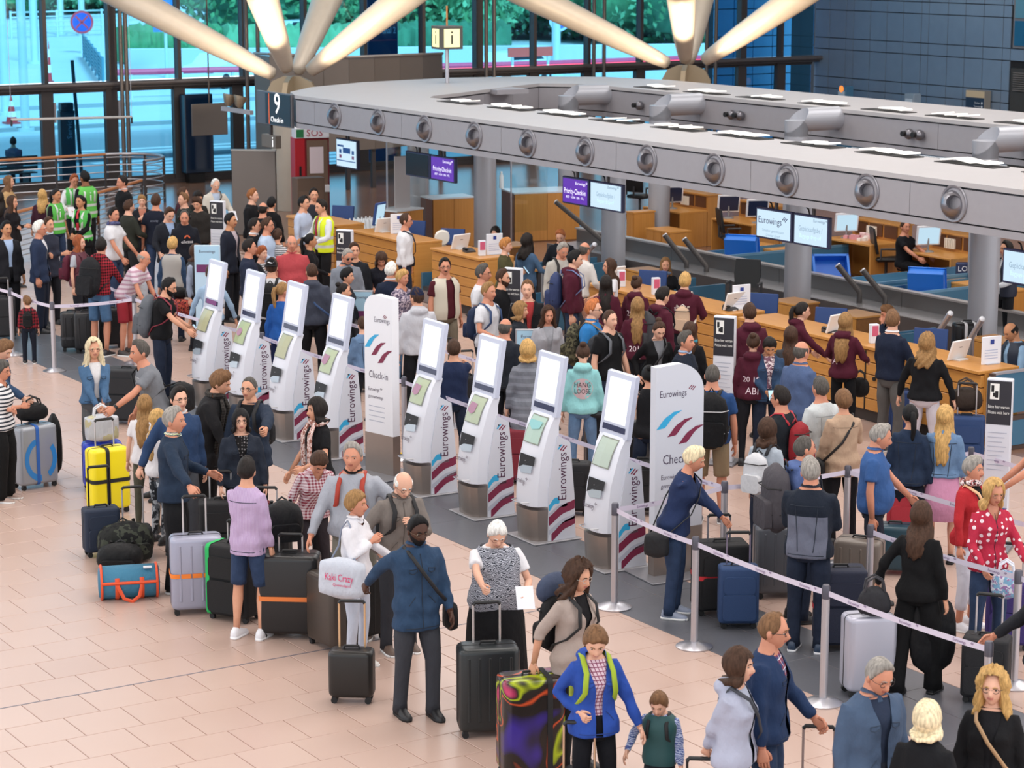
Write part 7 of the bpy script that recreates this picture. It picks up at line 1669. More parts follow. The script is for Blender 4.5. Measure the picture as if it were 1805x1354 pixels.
P('black-haired woman with glasses in dark denim jacket', 424, 722, 1.62, 5, 'jacket', '', 'slim', '#191a1e', 'bob', 'black', 'p', 'r', 'r', fem=True, tpat=cloth('#232c3c', 'denim'), inner=cloth('#1c1a1c', 'dots', '#8a8688', p=.03), glasses='#1c1a1a', bw=1.15)
P('dark-haired person in lilac shirt and denim shorts with white sneakers', 434, 808, 1.71, 150, 'shirt', '', 'shorts', '', 'short', 'dark', 'l', (.20, .10, .86), 'h', bw=.92, tpat=cloth('#b79ac4', 'vstripe', '#c8b2d2', p=.012), bpat=JN, hem=.84, shoes='#e9e9ee', sole='#f4f4f6', step=.03, turn=-14)
P('brunette woman with pink scarf and black t-shirt', 560, 702, 1.72, -62, 'tee', '#17171b', 'slim', '#1c1c22', 'bob', 'dark', 'l', (.22, .25, .92), 'b', fem=True, scarf=(cloth('#d8b2aa', 'floral', '#b0705f', '#efe0da', .035), True), band='#3a2c26')
P('person in pink checked shirt bowing towards the luggage', 566, 802, 1.62, 15, 'half', '', 'slim', '#3a3238', 'pixie', 'brown', 'r', 'r', 'd', fem=True, tpat=cloth('#e6d4da', 'check', '#a83a50', p=.03), lean=22, nod=40)
P('big grey-haired man in pale grey sweatshirt with striped backpack straps', 622, 780, 1.85, -12, 'sweater', '#a7abb6', 'shorts', '#8f8a7c', 'short', 'grey', 'r', (.36, .30, .88), (.46, .25, 1.12), bw=1.14, belly=.18, inner=None, collar='#1a1b1f', shoes='#6a5a50', pack=dict(c='#8a3026', c2='#7a2a20', label='black and red striped backpack on the big grey-haired man', sc='#a03424'))
P('short-haired blonde woman in white jacket with the big tote bag', 626, 866, 1.62, 62, 'hoodie', '#eceaf0', 'slim', '#c8cede', 'pixie', 'dblond', 'r', 'c', 'b', fem=True, hood=False, collar='#eceaf0', shoes='#d4d0cc', bag=dict(name='tote_bag', label='white tote bag printed with pink words', c='#cfd5e2', side=1, z=.98, size=(.50, .15, .40), e=6, p=.45, y=.02, cross=False, sc='#8d95a8', text='Kaki Crazy', text2='Queensland', tcol='#d8366e'))
P('bald old man with glasses in beige jacket', 714, 834, 1.74, 22, 'jacket', '#8f857e', 'trousers', '#3a3b42', 'bald', 'white', 'p', 'i', 'c', lean=8, nod=24, glasses='#4a4442', collar='#7d716a', shoes='#5f4d44', pack=dict(c='#1b1b1e', label='black backpack on the bald man in beige jacket', k=.9))
P('bearded Black man in blue denim shirt jacket with shoulder strap', 738, 910, 1.75, 25, 'shirt', '', 'trousers', '#45474f', 'short', 'black', 'd', '@c_smallblk', (.24, .16, .92), tpat=cloth('#2c4a6c', 'denim'), hem=.78, beard='full', glasses='#6a5a48', nod=14, bw=1.08, shoes='#16161a', step=-.07, collar='#35547a', bag=dict(label='black leather shoulder bag on the man in denim shirt', c='#19191c', side=-1, z=.86, size=(.2, .1, .26), y=.05))
P('white-haired woman in patterned top reading a paper', 878, 922, 1.64, 10, 'tee', '#eceaee', 'dress', '#17171b', 'boyish', 'white', 'p', '@c_dkgreen', (.22, .30, 1.10), fem=True, bw=1.32, belly=.25, nod=30, glasses='#8a5a4a', vest=(cloth('#b9bcc8', 'swirl', '#3a3e4a', p=.035), False, False), shoes='#d8d8dc', hold=[(-1, 'paper', 'white paper in the hand of the white-haired woman')])
P('curly brown-haired woman with glasses in beige cardigan', 1022, 990, 1.70, 52, 'half', '#b3a096', 'trousers', '#1a1a1e', 'curly', 'brown', 'l', '@c_color', 'r', fem=True, bw=1.1, inner='#1c1a1e', glasses='#c8c0ba', nod=12, hem=.84, pack=dict(c='#17171a', label='black backpack with neck pillow on the curly-haired woman', pillow='#4a5570'))
P('brown-haired woman in royal blue jacket over checked pink top', 1056, 1108, 1.66, 18, 'jacket', '#2a58c0', 'slim', '#15161e', 'pixie', 'lbrown', 'p', '@c_hid', (.34, .12, .9), fem=True, inner=cloth('#e4c8d6', 'grid', '#9a3f66', p=.028), nod=26, turn=12, hood=True, pack=dict(c='#a8b81e', c2='#9ab02a', label='yellow-green backpack on the woman in blue jacket', k=.9))
P('small boy with blue patterned sleeves looking down', 1160, 1222, 1.12, -15, 'sweater', '', 'trousers', '#2a3038', 'boyish', 'lbrown', 'p', (.36, .10, 1.02), 'd', kid=True, tpat=cloth('#b9c4e2', 'swirl', '#5a6cb0', p=.05), vest=('#1f4a4c', False, False), nod=24, pack=dict(c='#1f4440', label='dark green backpack on the small boy', k=1.0))
P('woman with dark bob in pale grey hooded jacket', 1300, 1143, 1.68, 72, 'hoodie', '#b4b8ce', 'slim', '#3a4456', 'bob', 'brown', 'p', '@c_wom', 'r', fem=True, hood=True, inner='#b9c0d4', bag=dict(label='small dark hip bag on the woman in grey hooded jacket', c='#33363f', side=-1, z=.9, size=(.2, .08, .16)))
P('balding man with glasses in blue jacket over plaid shirt', 1364, 1080, 1.82, 78, 'jacket', '#27406a', 'jeans', '', 'recede', 'lbrown', 'r', 'd', '@c_man', bpat=JN, inner=cloth('#a83a48', 'plaid', '#3a4f86', '#d8d4dc', .05), glasses='#2a2a2c', nod=6)
P('smiling grey-haired man with glasses in blue-grey jacket', 1556, 1163, 1.78, 38, 'jacket', '#536a8a', 'trousers', '#2a3040', 'short', 'grey', 'r', 'd', 'd', glasses='#3a3436', nod=20, inner='#33415c', collar='#4d6484', bw=1.1)
P('woman with white-blonde bob at the lower edge', 1634, 1238, 1.62, 162, 'sweater', '#17181d', 'trousers', '#22242c', 'bob', 'pale', 'p', 'd', 'd', fem=True, collar='#cfd8ea', bw=1.1)
P('curly blonde woman with glasses in black coat', 1752, 1180, 1.68, -8, 'cardigan', '#16161a', 'trousers', '#1b1b1f', 'curly', 'blond', 'p', 'd', 'd', fem=True, inner='#1d1d22', glasses='#4a3a34', bag=dict(label='beige-strapped bag on the curly blonde woman in black', c='#8a6a50', sc='#a98764', side=-1, z=.85))
# --- right part of the queue
P('blonde woman in navy cardigan leaning over her suitcases', 1228, 788, 1.70, 78, 'cardigan', '#2a3c68', 'jeans', '', 'boyish', 'pale', 'r', '@c_bigred', (.12, .50, 1.05), fem=True, lean=14, nod=14, bpat=JN, bw=1.12, shoes='#8a93a8', hem=.84, bag=dict(label='black shoulder bag on the woman in navy cardigan', c='#2a2b2f', side=1, z=.80, size=(.26, .14, .26), y=-.1))
P('grey-haired man in two-tone grey and navy fleece jacket', 1430, 808, 1.80, 168, 'jacket', '', 'jeans', '', 'short', 'grey', 'r', 'c', 'c', bpat=JND, bw=1.1, collar='#1f2838', shoes='#2a3a50', sole='#dadade', tpat=cloth('#1f2838', 'yoke', '#73788c', p=1.30), turn=-20)
P('bald man in blue hooded top with large grey rucksack', 1416, 768, 1.80, 112, 'hoodie', '#5f78b4', 'jeans', '', 'buzz', 'dgrey', 'r', 'd', 'r', hood=True, bpat=JND, pack=dict(c='#57535a', c2='#2a2a2e', label='large grey trekking rucksack on the bald man', k=1.4))
P('grey-haired man in blue polo shirt', 1556, 748, 1.78, 88, 'polo', '#3d6cb0', 'trousers', '#262c3c', 'short', 'grey', 'r', (.24, .0, .84), (.2, .34, 1.0), belly=.28, nod=14, collar='#3d6cb0', bw=1.06, step=.05)
P('girl with long blonde hair in pale denim jacket and pink skirt', 1666, 715, 1.66, 172, 'jacket', '', 'skirt', '#e29ac0', 'vlong', 'blond', 'p', 'd', (.34, .0, .88), fem=True, tpat=DENL, hem=.98)
P('woman with dark ponytail in dark denim jacket', 1606, 714, 1.66, 165, 'jacket', '', 'trousers', '#1c2230', 'pony', 'black', 'l', 'd', 'd', fem=True, tpat=cloth('#1f3350', 'denim'), turn=-30)
P('grey-haired woman in bright red jacket', 1714, 805, 1.66, 62, 'blouse', '#d02430', 'capri', '#dcdce8', 'boyish', 'grey', 'r', 'e', 'r', fem=True, bw=1.1, inner='#17171a', shoes='#e4e4ea', scarf=(cloth('#b8484a', 'floral', '#e8d8d8', '#2a2a2a', .03), False), bag=dict(label='beige-strapped bag on the woman in red jacket', c='#d8d4d0', sc='#e0b088', side=-1, z=.9, size=(.28, .1, .22)))
P('blonde woman in red blouse with white dots', 1754, 845, 1.70, 30, 'blouse', '', 'jeans', '', 'shoulder', 'blond', 'r', (.20, .26, .98), (.22, .3, 1.0), fem=True, tpat=cloth('#d0264a', 'dots', '#f0dce4', p=.06), bpat=JN, glasses='#8a6a5a', nod=12)
P('long-haired woman in black trouser suit with high heels', 1624, 885, 1.70, 158, 'blazer', '#131316', 'wide', '#121215', 'long', 'brown', 'l', 'd', (.38, -.02, .95), fem=True, shoes='#16161a', step=.14)
P('woman in light beige jacket with black shoulder strap', 1488, 688, 1.68, -158, 'blouse', '#c9a98c', 'trousers', '#1d1d22', 'pixie', 'lbrown', 'l', 'p', 'r', fem=True, bw=1.08, hem=.80, glasses='#3a3230', bag=dict(label='black strap bag on the woman in beige jacket', c='#1d1c1e', side=-1, z=.9))
P('grey-haired man in white jacket in the right queue', 1448, 666, 1.74, -140, 'jacket', '#cfd6d8', 'trousers', '#4a4e58', 'short', 'dgrey', 'r', 'r', 'd')
P('man with glasses in black jacket with a red rucksack', 1378, 682, 1.78, -120, 'jacket', '#1f262e', 'trousers', '#22262e', 'short', 'dark', 'r', 'r', 'r', glasses='#2a2a2a', pack=dict(c='#a8202c', c2='#8a2030', sc='#b02c38', label='red rucksack on the man in black jacket'), bw=1.1)
P('brunette woman in pale knitted top in the right queue', 1352, 738, 1.64, 150, 'sweater', '#b5c0cc', 'jeans', '', 'shoulder', 'brown', 'l', 'd', 'r', fem=True, bpat=JND, pack=dict(c='#d9dade', c2='#26262a', label='white backpack on the brunette woman in knitted top'))
P('man with grey hair fringe in faded blue shirt', 1412, 602, 1.80, 135, 'half', '#566d9a', 'trousers', '#3a4052', 'bald', 'dgrey', 'r', 'r', 'd', bw=1.12, collar='#566d9a', belly=.15)
P('dark-haired woman in denim jacket over flowered blouse, looking down', 1358, 597, 1.64, 10, 'jacket', '', 'jeans', '', 'boyish', 'dark', 't', 'f', 'f', hold=[(1, 'phone', 'phone in the hands of the woman in denim jacket')], fem=True, tpat=DEN, inner=cloth('#e4d4d8', 'floral', '#9a6a80', '#6a4a58', .04), nod=32, bpat=JND, bw=1.1)
P('girl with long straight brown hair beside the counter', 1394, 576, 1.62, 172, 'sweater', '#4a4a50', 'slim', '#1f2026', 'vlong', 'brown', 'l', 'd', 'd', fem=True)
P('girl with ponytail and glasses in maroon hoodie leaning on the counter', 1414, 533, 1.70, 100, 'hoodie', MAR, 'slim', '#1b1c22', 'pony', 'dark', 'p', 'o', 'b', fem=True, hood=True, glasses='#c07a6a', lean=12, turn=-10)
P('girl with long light hair in maroon hoodie at the counter', 1490, 552, 1.68, 158, 'hoodie', MAR, 'slim', '#16171c', 'vlong', 'dblond', 'p', 'b', 'b', fem=True, prints=[('A', '#d8c8d0', 'back', -.08, 1.12, .12, None)], hood=True)
P('young man in navy sweater at the counter', 1574, 548, 1.82, 140, 'sweater', '#1c2740', 'trousers', '#6d6a68', 'short', 'lbrown', 'p', 'b', 'r', collar='#e8e8ec', beard='stub', shoes='#4a4a4e', turn=-28)
P('curly dark blonde woman in black sweater and white trousers', 1634, 588, 1.70, 168, 'sweater', '#15161b', 'slim', '#cdc4cc', 'wavy', 'dblond', 'p', 'e', 'e', fem=True, bw=1.18, turn=12)
P('seated clerk with auburn hair behind the counter', 1562, 538, 1.68, -70, 'cardigan', '#1d2a44', 'trousers', '#22252e', 'boyish', 'lbrown', 'r', 'b', 'u', sit=True, fem=True, nod=20)
P('bald clerk in blue shirt with dark waistcoat at the right edge', 1778, 570, 1.76, -55, 'shirt', '#8fb8dc', 'trousers', '#22252e', 'bald', 'black', 't', 'b', 'b', sit=True, vest=('#1f2a3c', True, False), nod=26)
P('young man with glasses in maroon hoodie by the wait sign', 1322, 536, 1.76, -160, 'hoodie', MAR, 'trousers', '#23242a', 'short', 'brown', 'p', 'd', 'd', hood=True, glasses='#2a2a2a', prints=[('and', '#d8c8d0', 'back', .04, 1.28, .09, None)], pack=None)
P('girl with hair bun in maroon hoodie printed 2018', 1328, 588, 1.64, 172, 'hoodie', MAR, 'slim', '#22232a', 'bun', 'brown', 'p', 'd', 'd', fem=True, hood=True, prints=[('20 18', '#e0d0d8', 'back', 0, 1.17, .1, None), ('ABI', '#e0d0d8', 'back', .02, 1.02, .12, None)])
P('man with shaved head in blue t-shirt and beige shorts', 1256, 643, 1.78, 178, 'tee', '#27528e', 'shorts', '#a8906e', 'buzz', 'dgrey', 'r', 'd', 'd', bw=1.14, belly=.1, shoes='#55565c', pack=dict(c='#15161a', label='large black rucksack with white cords on the shaved man', cord='#b8b8bc', k=1.35))
P('person in dark top reaching in at the right photo edge', 1836, 730, 1.75, -80, 'tee', '#2a2d36', 'trousers', '#22252e', 'short', 'brown', 'r', (.2, .42, 1.02), (.2, .46, 1.06), lean=6)
P('person in dark sleeve holding a trolley at the right photo edge', 1846, 985, 1.72, -85, 'jacket', '#2b2d34', 'trousers', '#22252e', 'short', 'brown', 'r', (.2, .46, .98), 'd')
# --- middle of the queue
P('man with grey temples in dark jacket and blue collar', 1208, 584, 1.74, 62, 'jacket', '#232c3e', 'trousers', '#22252c', 'short', 'dgrey', 'r', 'r', 'd', collar='#9ab4d8')
P('young woman with hair bun in black cardigan over grey top', 1164, 568, 1.66, 20, 'cardigan', '#16161a', 'slim', '#1a1b20', 'bun', 'brown', 'p', (.28, .05, 1.0), 'r', fem=True, inner='#8d8f96', nod=26, bag=dict(label='dark strap bag on the woman in black cardigan', c='#1d1d22', side=1, z=.9))
P('long-haired woman in teal top seen from behind', 1216, 568, 1.62, 172, 'cardigan', '#1b1b20', 'slim', '#1a1b20', 'long', 'brown', 'l', 'd', 'd', fem=True, scarf=(cloth('#2a9ab4'), False))
P('young man with cropped hair in black t-shirt and grey rucksack straps', 1074, 546, 1.80, 45, 'tee', '#16171b', 'jeans', '', 'buzz', 'brown', 'p', 'd', 'r', bpat=JND, bw=1.06, pack=dict(c='#3a3d44', c2='#55585e', label='grey-strapped rucksack on the man in black t-shirt', sc='#5a5d64'))
P('red-haired man with glasses in bright blue polo', 1044, 528, 1.84, 75, 'polo', '#1e8ad8', 'jeans', '', 'short', '#b0683c', 'p', 'd', 'r', bpat=JN, collar='#1e8ad8', glasses='#2a2622', bw=1.1, pack=dict(c='#55503c', pat=cloth('#4a4634', 'camo', '#6f6a4e', '#2e2c22', .06), c2='#7a6244', sc='#7a6244', label='camouflage rucksack on the man in bright blue polo', k=1.15))
P('girl in mint green hoodie printed HANG LOOSE', 1028, 606, 1.68, 178, 'hoodie', '#8ed2d4', 'slim', '', 'bun', 'brown', 'p', 'd', 'd', fem=True, hood=True, bpat=DENL, nod=14, prints=[('disc', '#c6a8ac', 'back', 0, 1.22, .13, None), ('HANG', '#4a4448', 'back', 0, 1.265, .09, .2), ('LOOSE', '#4a4448', 'back', 0, 1.185, .085, .2)])
P('woman in black sleeveless top half hidden by the large totem', 1144, 645, 1.66, -170, 'tank', '#1b1c21', 'jeans', '', 'bun', 'black', 'l', 'd', 'd', fem=True, bpat=JND)
P('woman with blonde bob in long grey cardigan', 930, 600, 1.70, 178, 'cardigan', '#8b8f9a', 'slim', '#7e828c', 'bob', 'blond', 'p', 'd', 'd', fem=True, tpat=cloth('#858994', 'stripe', '#9a9eaa', p=.09), hem=.55)
P('smiling woman with brown curls in grey parrot t-shirt', 966, 540, 1.64, 15, 'cardigan', '#a9aab2', 'slim', '#3a3f4a', 'wavy', 'brown', 'r', 'r', 'd', fem=True, inner='#a4a6ae', bw=1.1, nod=8, hem=.9)
P('woman with grey-blonde bob turned to the right', 916, 532, 1.62, 70, 'sweater', '#2a2f3a', 'trousers', '#2a2c34', 'bob', 'dblond', 'l', 'd', 'd', fem=True)
P('smiling young man in black jacket over red shirt', 930, 494, 1.80, 10, 'jacket', '#1b1b20', 'trousers', '#22252e', 'short', 'lbrown', 'p', 'd', 'd', inner='#c03a3c', turn=15)
P('bald man in dark jacket beside the notice stand', 890, 562, 1.72, 150, 'jacket', '#262c38', 'trousers', '#22252e', 'bald', 'dgrey', 'r', 'd', 'd')
P('young man in white t-shirt and denim shorts with navy backpack', 860, 498, 1.80, 52, 'tee', '#dddfe6', 'shorts', '', 'short', 'dblond', 'r', 'b', (.25, .05, .95), bpat=JN, step=.02, pack=dict(c='#24365a', c2='#2a3f66', sc='#2f466e', label='navy backpack on the young man in white t-shirt'))
P('bearded man in black t-shirt behind the white t-shirts', 886, 474, 1.82, 60, 'tee', '#17181d', 'trousers', '#22252e', 'short', 'brown', 'l', 'd', 'd', beard='full', bw=1.05)
P('man with glasses in plain white t-shirt', 850, 466, 1.84, 72, 'tee', '#dfe0e6', 'trousers', '#2a2e38', 'short', 'dgrey', 'r', 'd', 'd', glasses='#2a2626', bw=1.05)
P('moustached man in cream waistcoat over maroon shirt', 784, 455, 1.80, 35, 'polo', '#5c1a28', 'trousers', '#8a7f6c', 'short', 'dark', 'r', 'd', 'd', vest=('#c9c2b2', True, False), glasses='#3a3230', beard='moustache', bw=1.1, belly=.1, turn=25)
P('man in white hooded sweatshirt and navy cap', 736, 508, 1.80, -168, 'hoodie', '#c9cad2', 'trousers', '#1a1b20', 'short', 'brown', 'l', 'd', 'd', hood=True, cap=dict(c='#1c2647'), turn=-30, pack=None)
P('blonde woman in flowered blouse behind the narrow totem', 708, 476, 1.64, 50, 'tee', '', 'jeans', '', 'boyish', 'blond', 'r', 'd', 'd', fem=True, tpat=cloth('#8a7f9a', 'floral', '#c8b8c4', '#4a3f5e', .035), bpat=DENM, bw=1.2)
P('white-haired man in navy sweater seen from behind', 688, 463, 1.72, 150, 'sweater', '#202c46', 'trousers', '#2a2e38', 'short', 'white', 'r', 'd', 'd', collar='#dcdce2')
P('woman with brown bob in dark t-shirt looking into her bag', 672, 446, 1.66, 0, 'tee', '#1b1d2a', 'trousers', '#22252e', 'bob', 'brown', 'r', 'f', 'f', fem=True, nod=34, bw=1.1)
P('bald man with sunglasses in grey shirt', 614, 438, 1.80, 25, 'shirt', '#8e96a4', 'trousers', '#3a3e48', 'buzz', 'grey', 'r', 'r', 'r', shades='#1c1a1a', nod=20, bw=1.08, collar='#5a626e')
P('man in dark jacket just behind the bald man with sunglasses', 624, 428, 1.78, 10, 'jacket', '#22262e', 'trousers', '#22252e', 'short', 'brown', 'l', 'd', 'd')
P('woman with short black hair behind the third kiosk', 610, 473, 1.66, 70, 'sweater', '#262a36', 'trousers', '#22252e', 'boyish', 'black', 'l', 'd', 'r', fem=True)
P('woman with dark bun bent over the fourth kiosk', 604, 500, 1.62, 85, 'sweater', '#1d1f28', 'trousers', '#22252e', 'bun', 'dark', 'l', 'd', 'd', fem=True)
P('person in pale denim jacket beside the narrow totem', 640, 560, 1.42, -150, 'jacket', '', 'trousers', '#22252e', 'short', 'brown', 'p', 'd', 'r', tpat=DENL)
P('bald man in dark grey hoodie with blue shoulder bag', 550, 464, 1.80, 172, 'hoodie', '#4b5162', 'trousers', '#1c1d23', 'buzz', 'brown', 'r', 'd', 'd', hood=True, bw=1.1, turn=-25, bag=dict(label='blue messenger bag on the man in dark grey hoodie', c='#34507c', side=1, z=.93, size=(.36, .12, .28), y=-.08))
P('woman with blonde ponytail in bright blue blouse', 496, 498, 1.68, 160, 'blouse', '#1f6ac8', 'trousers', '#1f2a58', 'pony', 'dblond', 'r', 'd', 'd', fem=True, turn=40)
P('man in black cap worn backwards with a black rucksack', 478, 456, 1.80, 172, 'tee', '#d9dade', 'trousers', '#22252e', 'short', 'brown', 'l', 'd', 'p', cap=dict(c='#141417', back=True, logo=True), pack=dict(c='#16171a', label='black rucksack on the man in black cap', k=1.1))
P('heavy bald man in coral red polo shirt', 514, 415, 1.80, 5, 'polo', '#d65058', 'trousers', '#3a3e48', 'bald', 'grey', 'r', 'd', 'd', collar='#d65058', bw=1.18, belly=.25)
P('black-haired woman in black jacket beside the red polo', 546, 412, 1.66, 95, 'jacket', '#17171c', 'trousers', '#1a1a1f', 'pony', 'black', 't', 'b', 'r', fem=True)
P('clerk in yellow safety vest over white shirt and red tie', 566, 352, 1.86, -60, 'shirt', '#dfe2ea', 'trousers', '#17181d', 'short', 'dark', 'l', 'b', 'b', vest=('#d8e81e', True, True), tie='#a02030', nod=6)
P('man in light blue shirt behind the yellow safety vest', 534, 346, 1.80, 60, 'shirt', '#b9c8e4', 'trousers', '#22252e', 'short', 'black', 'l', 'e', 'e')
P('dark-haired man in suit standing at the service counter', 553, 332, 1.80, 30, 'suit', '#30343f', 'trousers', '#22252e', 'short', 'dark', 'l', 'd', 'd', turn=20)
P('man in navy sweater behind the second kiosk', 438, 422, 1.82, 85, 'sweater', '#252f48', 'trousers', '#22252e', 'short', 'dark', 'r', 'd', 'b')
P('red-haired woman in striped top beside the navy sweater', 460, 434, 1.64, 50, 'cardigan', '#22252e', 'trousers', '#22252e', 'boyish', 'red', 'p', 'd', 'd', fem=True, inner=cloth('#e4e4e8', 'stripe', '#2a2c34', p=.03))
P('man with glasses in light blue shirt in the far queue', 470, 384, 1.80, 70, 'shirt', '#b5cbe8', 'trousers', '#2a2e38', 'short', 'brown', 'r', 'b', 'd', glasses='#3a3230')
P('dark-haired man in black suit with white collar', 447, 385, 1.78, 80, 'suit', '#1b1c22', 'trousers', '#1b1c22', 'short', 'dark', 'l', 'd', 'd', collar='#e8e8ec')
P('woman in black and white striped blouse in the far queue', 488, 404, 1.60, 150, 'tee', '', 'trousers', '#22252e', 'short', 'brown', 'l', 'd', 'd', fem=True, tpat=cloth('#e6e6ea', 'stripe', '#3a3c44', p=.03), bw=1.1)
P('man with bald spot in dark jacket near the partition', 463, 357, 1.76, 160, 'jacket', '#1d1e24', 'trousers', '#22252e', 'bald', 'dark', 'r', 'd', 'd')
P('auburn-haired man in black jacket by the partition panel', 444, 333, 1.80, 70, 'jacket', '#191a1f', 'trousers', '#22252e', 'short', '#8a5630', 'p', 'd', 'd')
P('dark-haired woman in black near the cupboard', 478, 348, 1.66, 150, 'jacket', '#17171b', 'trousers', '#22252e', 'short', 'black', 'l', 'd', 'd', fem=True)
P('dark-haired man in navy suit beside the far wait sign', 405, 376, 1.82, 62, 'suit', '#252b3c', 'trousers', '#22252e', 'short', 'black', 't', 'd', 'd', inner='#c4b4bc')
P('white-haired old man in cream jacket reading', 380, 315, 1.78, 20, 'jacket', '#d8d2c6', 'trousers', '#6a655c', 'recede', 'white', 'p', 'r', 'b', hold=[(-1, 'paper', 'booklet in the hand of the old man in cream jacket')], inner='#b9cbe4', nod=14, bag=dict(label='dark strap bag on the old man in cream jacket', c='#2a2a2e', side=1, z=.95))
P('man with headphones in black printed hoodie', 326, 370, 1.82, 15, 'hoodie', '#1b1f2c', 'trousers', '#22252e', 'recede', 'dgrey', 'r', 'd', 'd', headset=True, hood=True, nod=10, turn=15, prints=[('arc', '#d8643a', 'front', 0, 1.30, .05, None), ('ellesse', '#e8e8ee', 'front', 0, 1.24, .075, .2)])
P('man in dark suit looking down beside the headphone man', 300, 366, 1.80, 25, 'suit', '#272b36', 'trousers', '#22252e', 'short', 'brown', 'p', '@c_left', 'd', inner='#9ab4dc', nod=24) if False else P('man in dark suit looking down beside the headphone man', 300, 366, 1.80, 25, 'suit', '#272b36', 'trousers', '#22252e', 'short', 'brown', 'p', (.26, .22, .98), 'd', inner='#9ab4dc', nod=24)
P('man in navy t-shirt seen from behind in the far queue', 274, 343, 1.82, 165, 'tee', '#1c2336', 'jeans', '', 'short', 'brown', 'r', 'r', 'd', bpat=JN, prints=[('security', '#8f98ac', 'back', 0, 1.32, .05, .14)])
P('smiling boy with fair hair beside the navy t-shirt man', 250, 344, 1.60, 0, 'jacket', '#22242c', 'trousers', '#22252e', 'boyish', 'dblond', 'p', 'c', 'd', inner='#d88a70')
P('boy in dark green jacket looking away in the far queue', 226, 353, 1.72, 120, 'jacket', '#343830', 'trousers', '#2a2c30', 'short', 'brown', 'p', 'b', 'b', bag=None)
P('man in white short-sleeved shirt and navy neckerchief', 199, 366, 1.82, 60, 'polo', '#e3e4ea', 'jeans', '', 'short', 'dark', 'r', 'h', (.2, .34, .95), bpat=JN, scarf=(cloth('#3a3f66', 'floral', '#6a6fa0', p=.03), False), turn=15)
P('woman with brown ponytail in green safety vest', 98, 333, 1.70, 45, 'tee', '#181a20', 'jeans', '', 'pony', 'dark', 't', 'r', 'd', fem=True, vest=('#52b046', False, True, 'f'), bpat=JN)
P('clerk with glasses in green safety vest over white shirt', 131, 307, 1.78, 20, 'shirt', '#e6e8ee', 'trousers', '#22252e', 'short', 'red', 'r', 'b', 'b', vest=('#46a848', True, True), glasses='#3a3230', nod=14, hold=[(1, 'paper', 'papers held by the clerk in green vest with glasses')])
P('dark-haired clerk in green safety vest seen from behind', 150, 302, 1.84, -150, 'shirt', '#1b1c22', 'trousers', '#1b1c22', 'short', 'black', 'b', 'd', 'd', vest=('#5cb84c', False, True, 'b'), turn=-15)
P('dark-haired woman in green safety vest over black suit', 142, 344, 1.72, -35, 'suit', '#17181d', 'trousers', '#17181d', 'pony', 'black', 't', 'f', 'f', fem=True, vest=('#48aa48', True, True), tie='#c02838')
P('long-haired blonde girl in plum top by the low railing', 74, 334, 1.60, 165, 'sweater', '#4a2236', 'trousers', '#22252e', 'long', 'blond', 'p', 'd', 'd', fem=True)
P('dark-haired man in black suit at the balustrade end', 216, 310, 1.82, -65, 'suit', '#17181c', 'trousers', '#17181c', 'short', 'dark', 'r', 'd', 'd', collar='#e6e6ea', bw=1.1)
P('man with dark hair in maroon jacket in the far group', 321, 331, 1.76, 90, 'jacket', '#4a1f2c', 'trousers', '#22252e', 'short', 'brown', 'l', 'd', 'd')
P('fair-haired man in dark green jacket in the far group', 324, 340, 1.74, -60, 'jacket', '#22302c', 'trousers', '#22252e', 'short', 'lbrown', 'p', 'd', 'd')
P('dark-haired man looking down in the far group', 350, 337, 1.76, 30, 'jacket', '#2a2826', 'trousers', '#22252e', 'boyish', 'dark', 'l', 'd', 'd', nod=22)
P('brown-haired man with scarf in the far group', 347, 348, 1.70, -20, 'jacket', '#33302e', 'trousers', '#22252e', 'messy', 'brown', 'l', 'd', 'd', nod=15)
P('short-haired blonde woman in denim with a grey scarf over her back', 303, 419, 1.66, 165, 'jacket', '', 'jeans', '', 'boyish', 'blond', 'p', 'd', 'd', fem=True, tpat=DEN, bpat=JND, vest=('#a9a6a2', False, False))
P('brown-haired woman in dark waistcoat over grey sleeves', 344, 431, 1.66, 60, 'sweater', '#9aa6bc', 'trousers', '#22252e', 'shoulder', 'brown', 'p', 'd', 'r', fem=True, vest=('#1f2026', False, False), glasses='#3a3230')
P('person in pale blue shirt behind the leftmost kiosk', 372, 468, 1.70, 175, 'shirt', '#9dbbd8', 'trousers', '#22252e', 'short', 'brown', 'l', 'e', 'e', fem=True)
P('bald man in pink striped shirt and red shorts bending over his trolley', 254, 442, 1.74, 62, 'polo', '', 'shorts', '#b02838', 'bald', 'grey', 'r', (.22, .46, 1.12), (.18, .46, 1.12), tpat=cloth('#e6d6e0', 'stripe', '#c89ab0', p=.07), lean=34, shoes='#3a3432', bw=1.08)
P('young man in red checked shirt and denim shorts with black rucksack', 178, 420, 1.82, 140, 'shirt', '', 'shorts', '', 'short', 'dark', 'r', (.20, .42, .98), 'r', tpat=cloth('#c8283c', 'check', '#1c1418', p=.045), bpat=DENM, hood=True, shoes='#2a2a2e', lean=8, turn=-20, pack=dict(c='#1e1f24', label='large black rucksack on the man in red checked shirt', k=1.25))
P('red-haired girl with maroon roll-top backpack', 138, 415, 1.66, 60, 'tee', '#b4b8c2', 'trousers', '#22252e', 'long', 'red', 'p', 'd', 'd', fem=True, vest=('#5a2634', False, False), pack=dict(c='#6a2038', c2='#4a1a2a', label='maroon roll-top backpack on the red-haired girl'))
P('white-haired man with red glasses in navy suit', 68, 390, 1.82, 75, 'suit', '#2c3c5c', 'trousers', '#222c42', 'volume', 'white', 'r', 'd', 'i', inner='#e6e6ec', glasses='#a03a3a')
P('brown-haired man behind the white-haired man in suit', 84, 383, 1.80, 40, 'suit', '#33384a', 'trousers', '#22252e', 'short', 'brown', 'l', 'x', 'x', collar='#c8dce8')
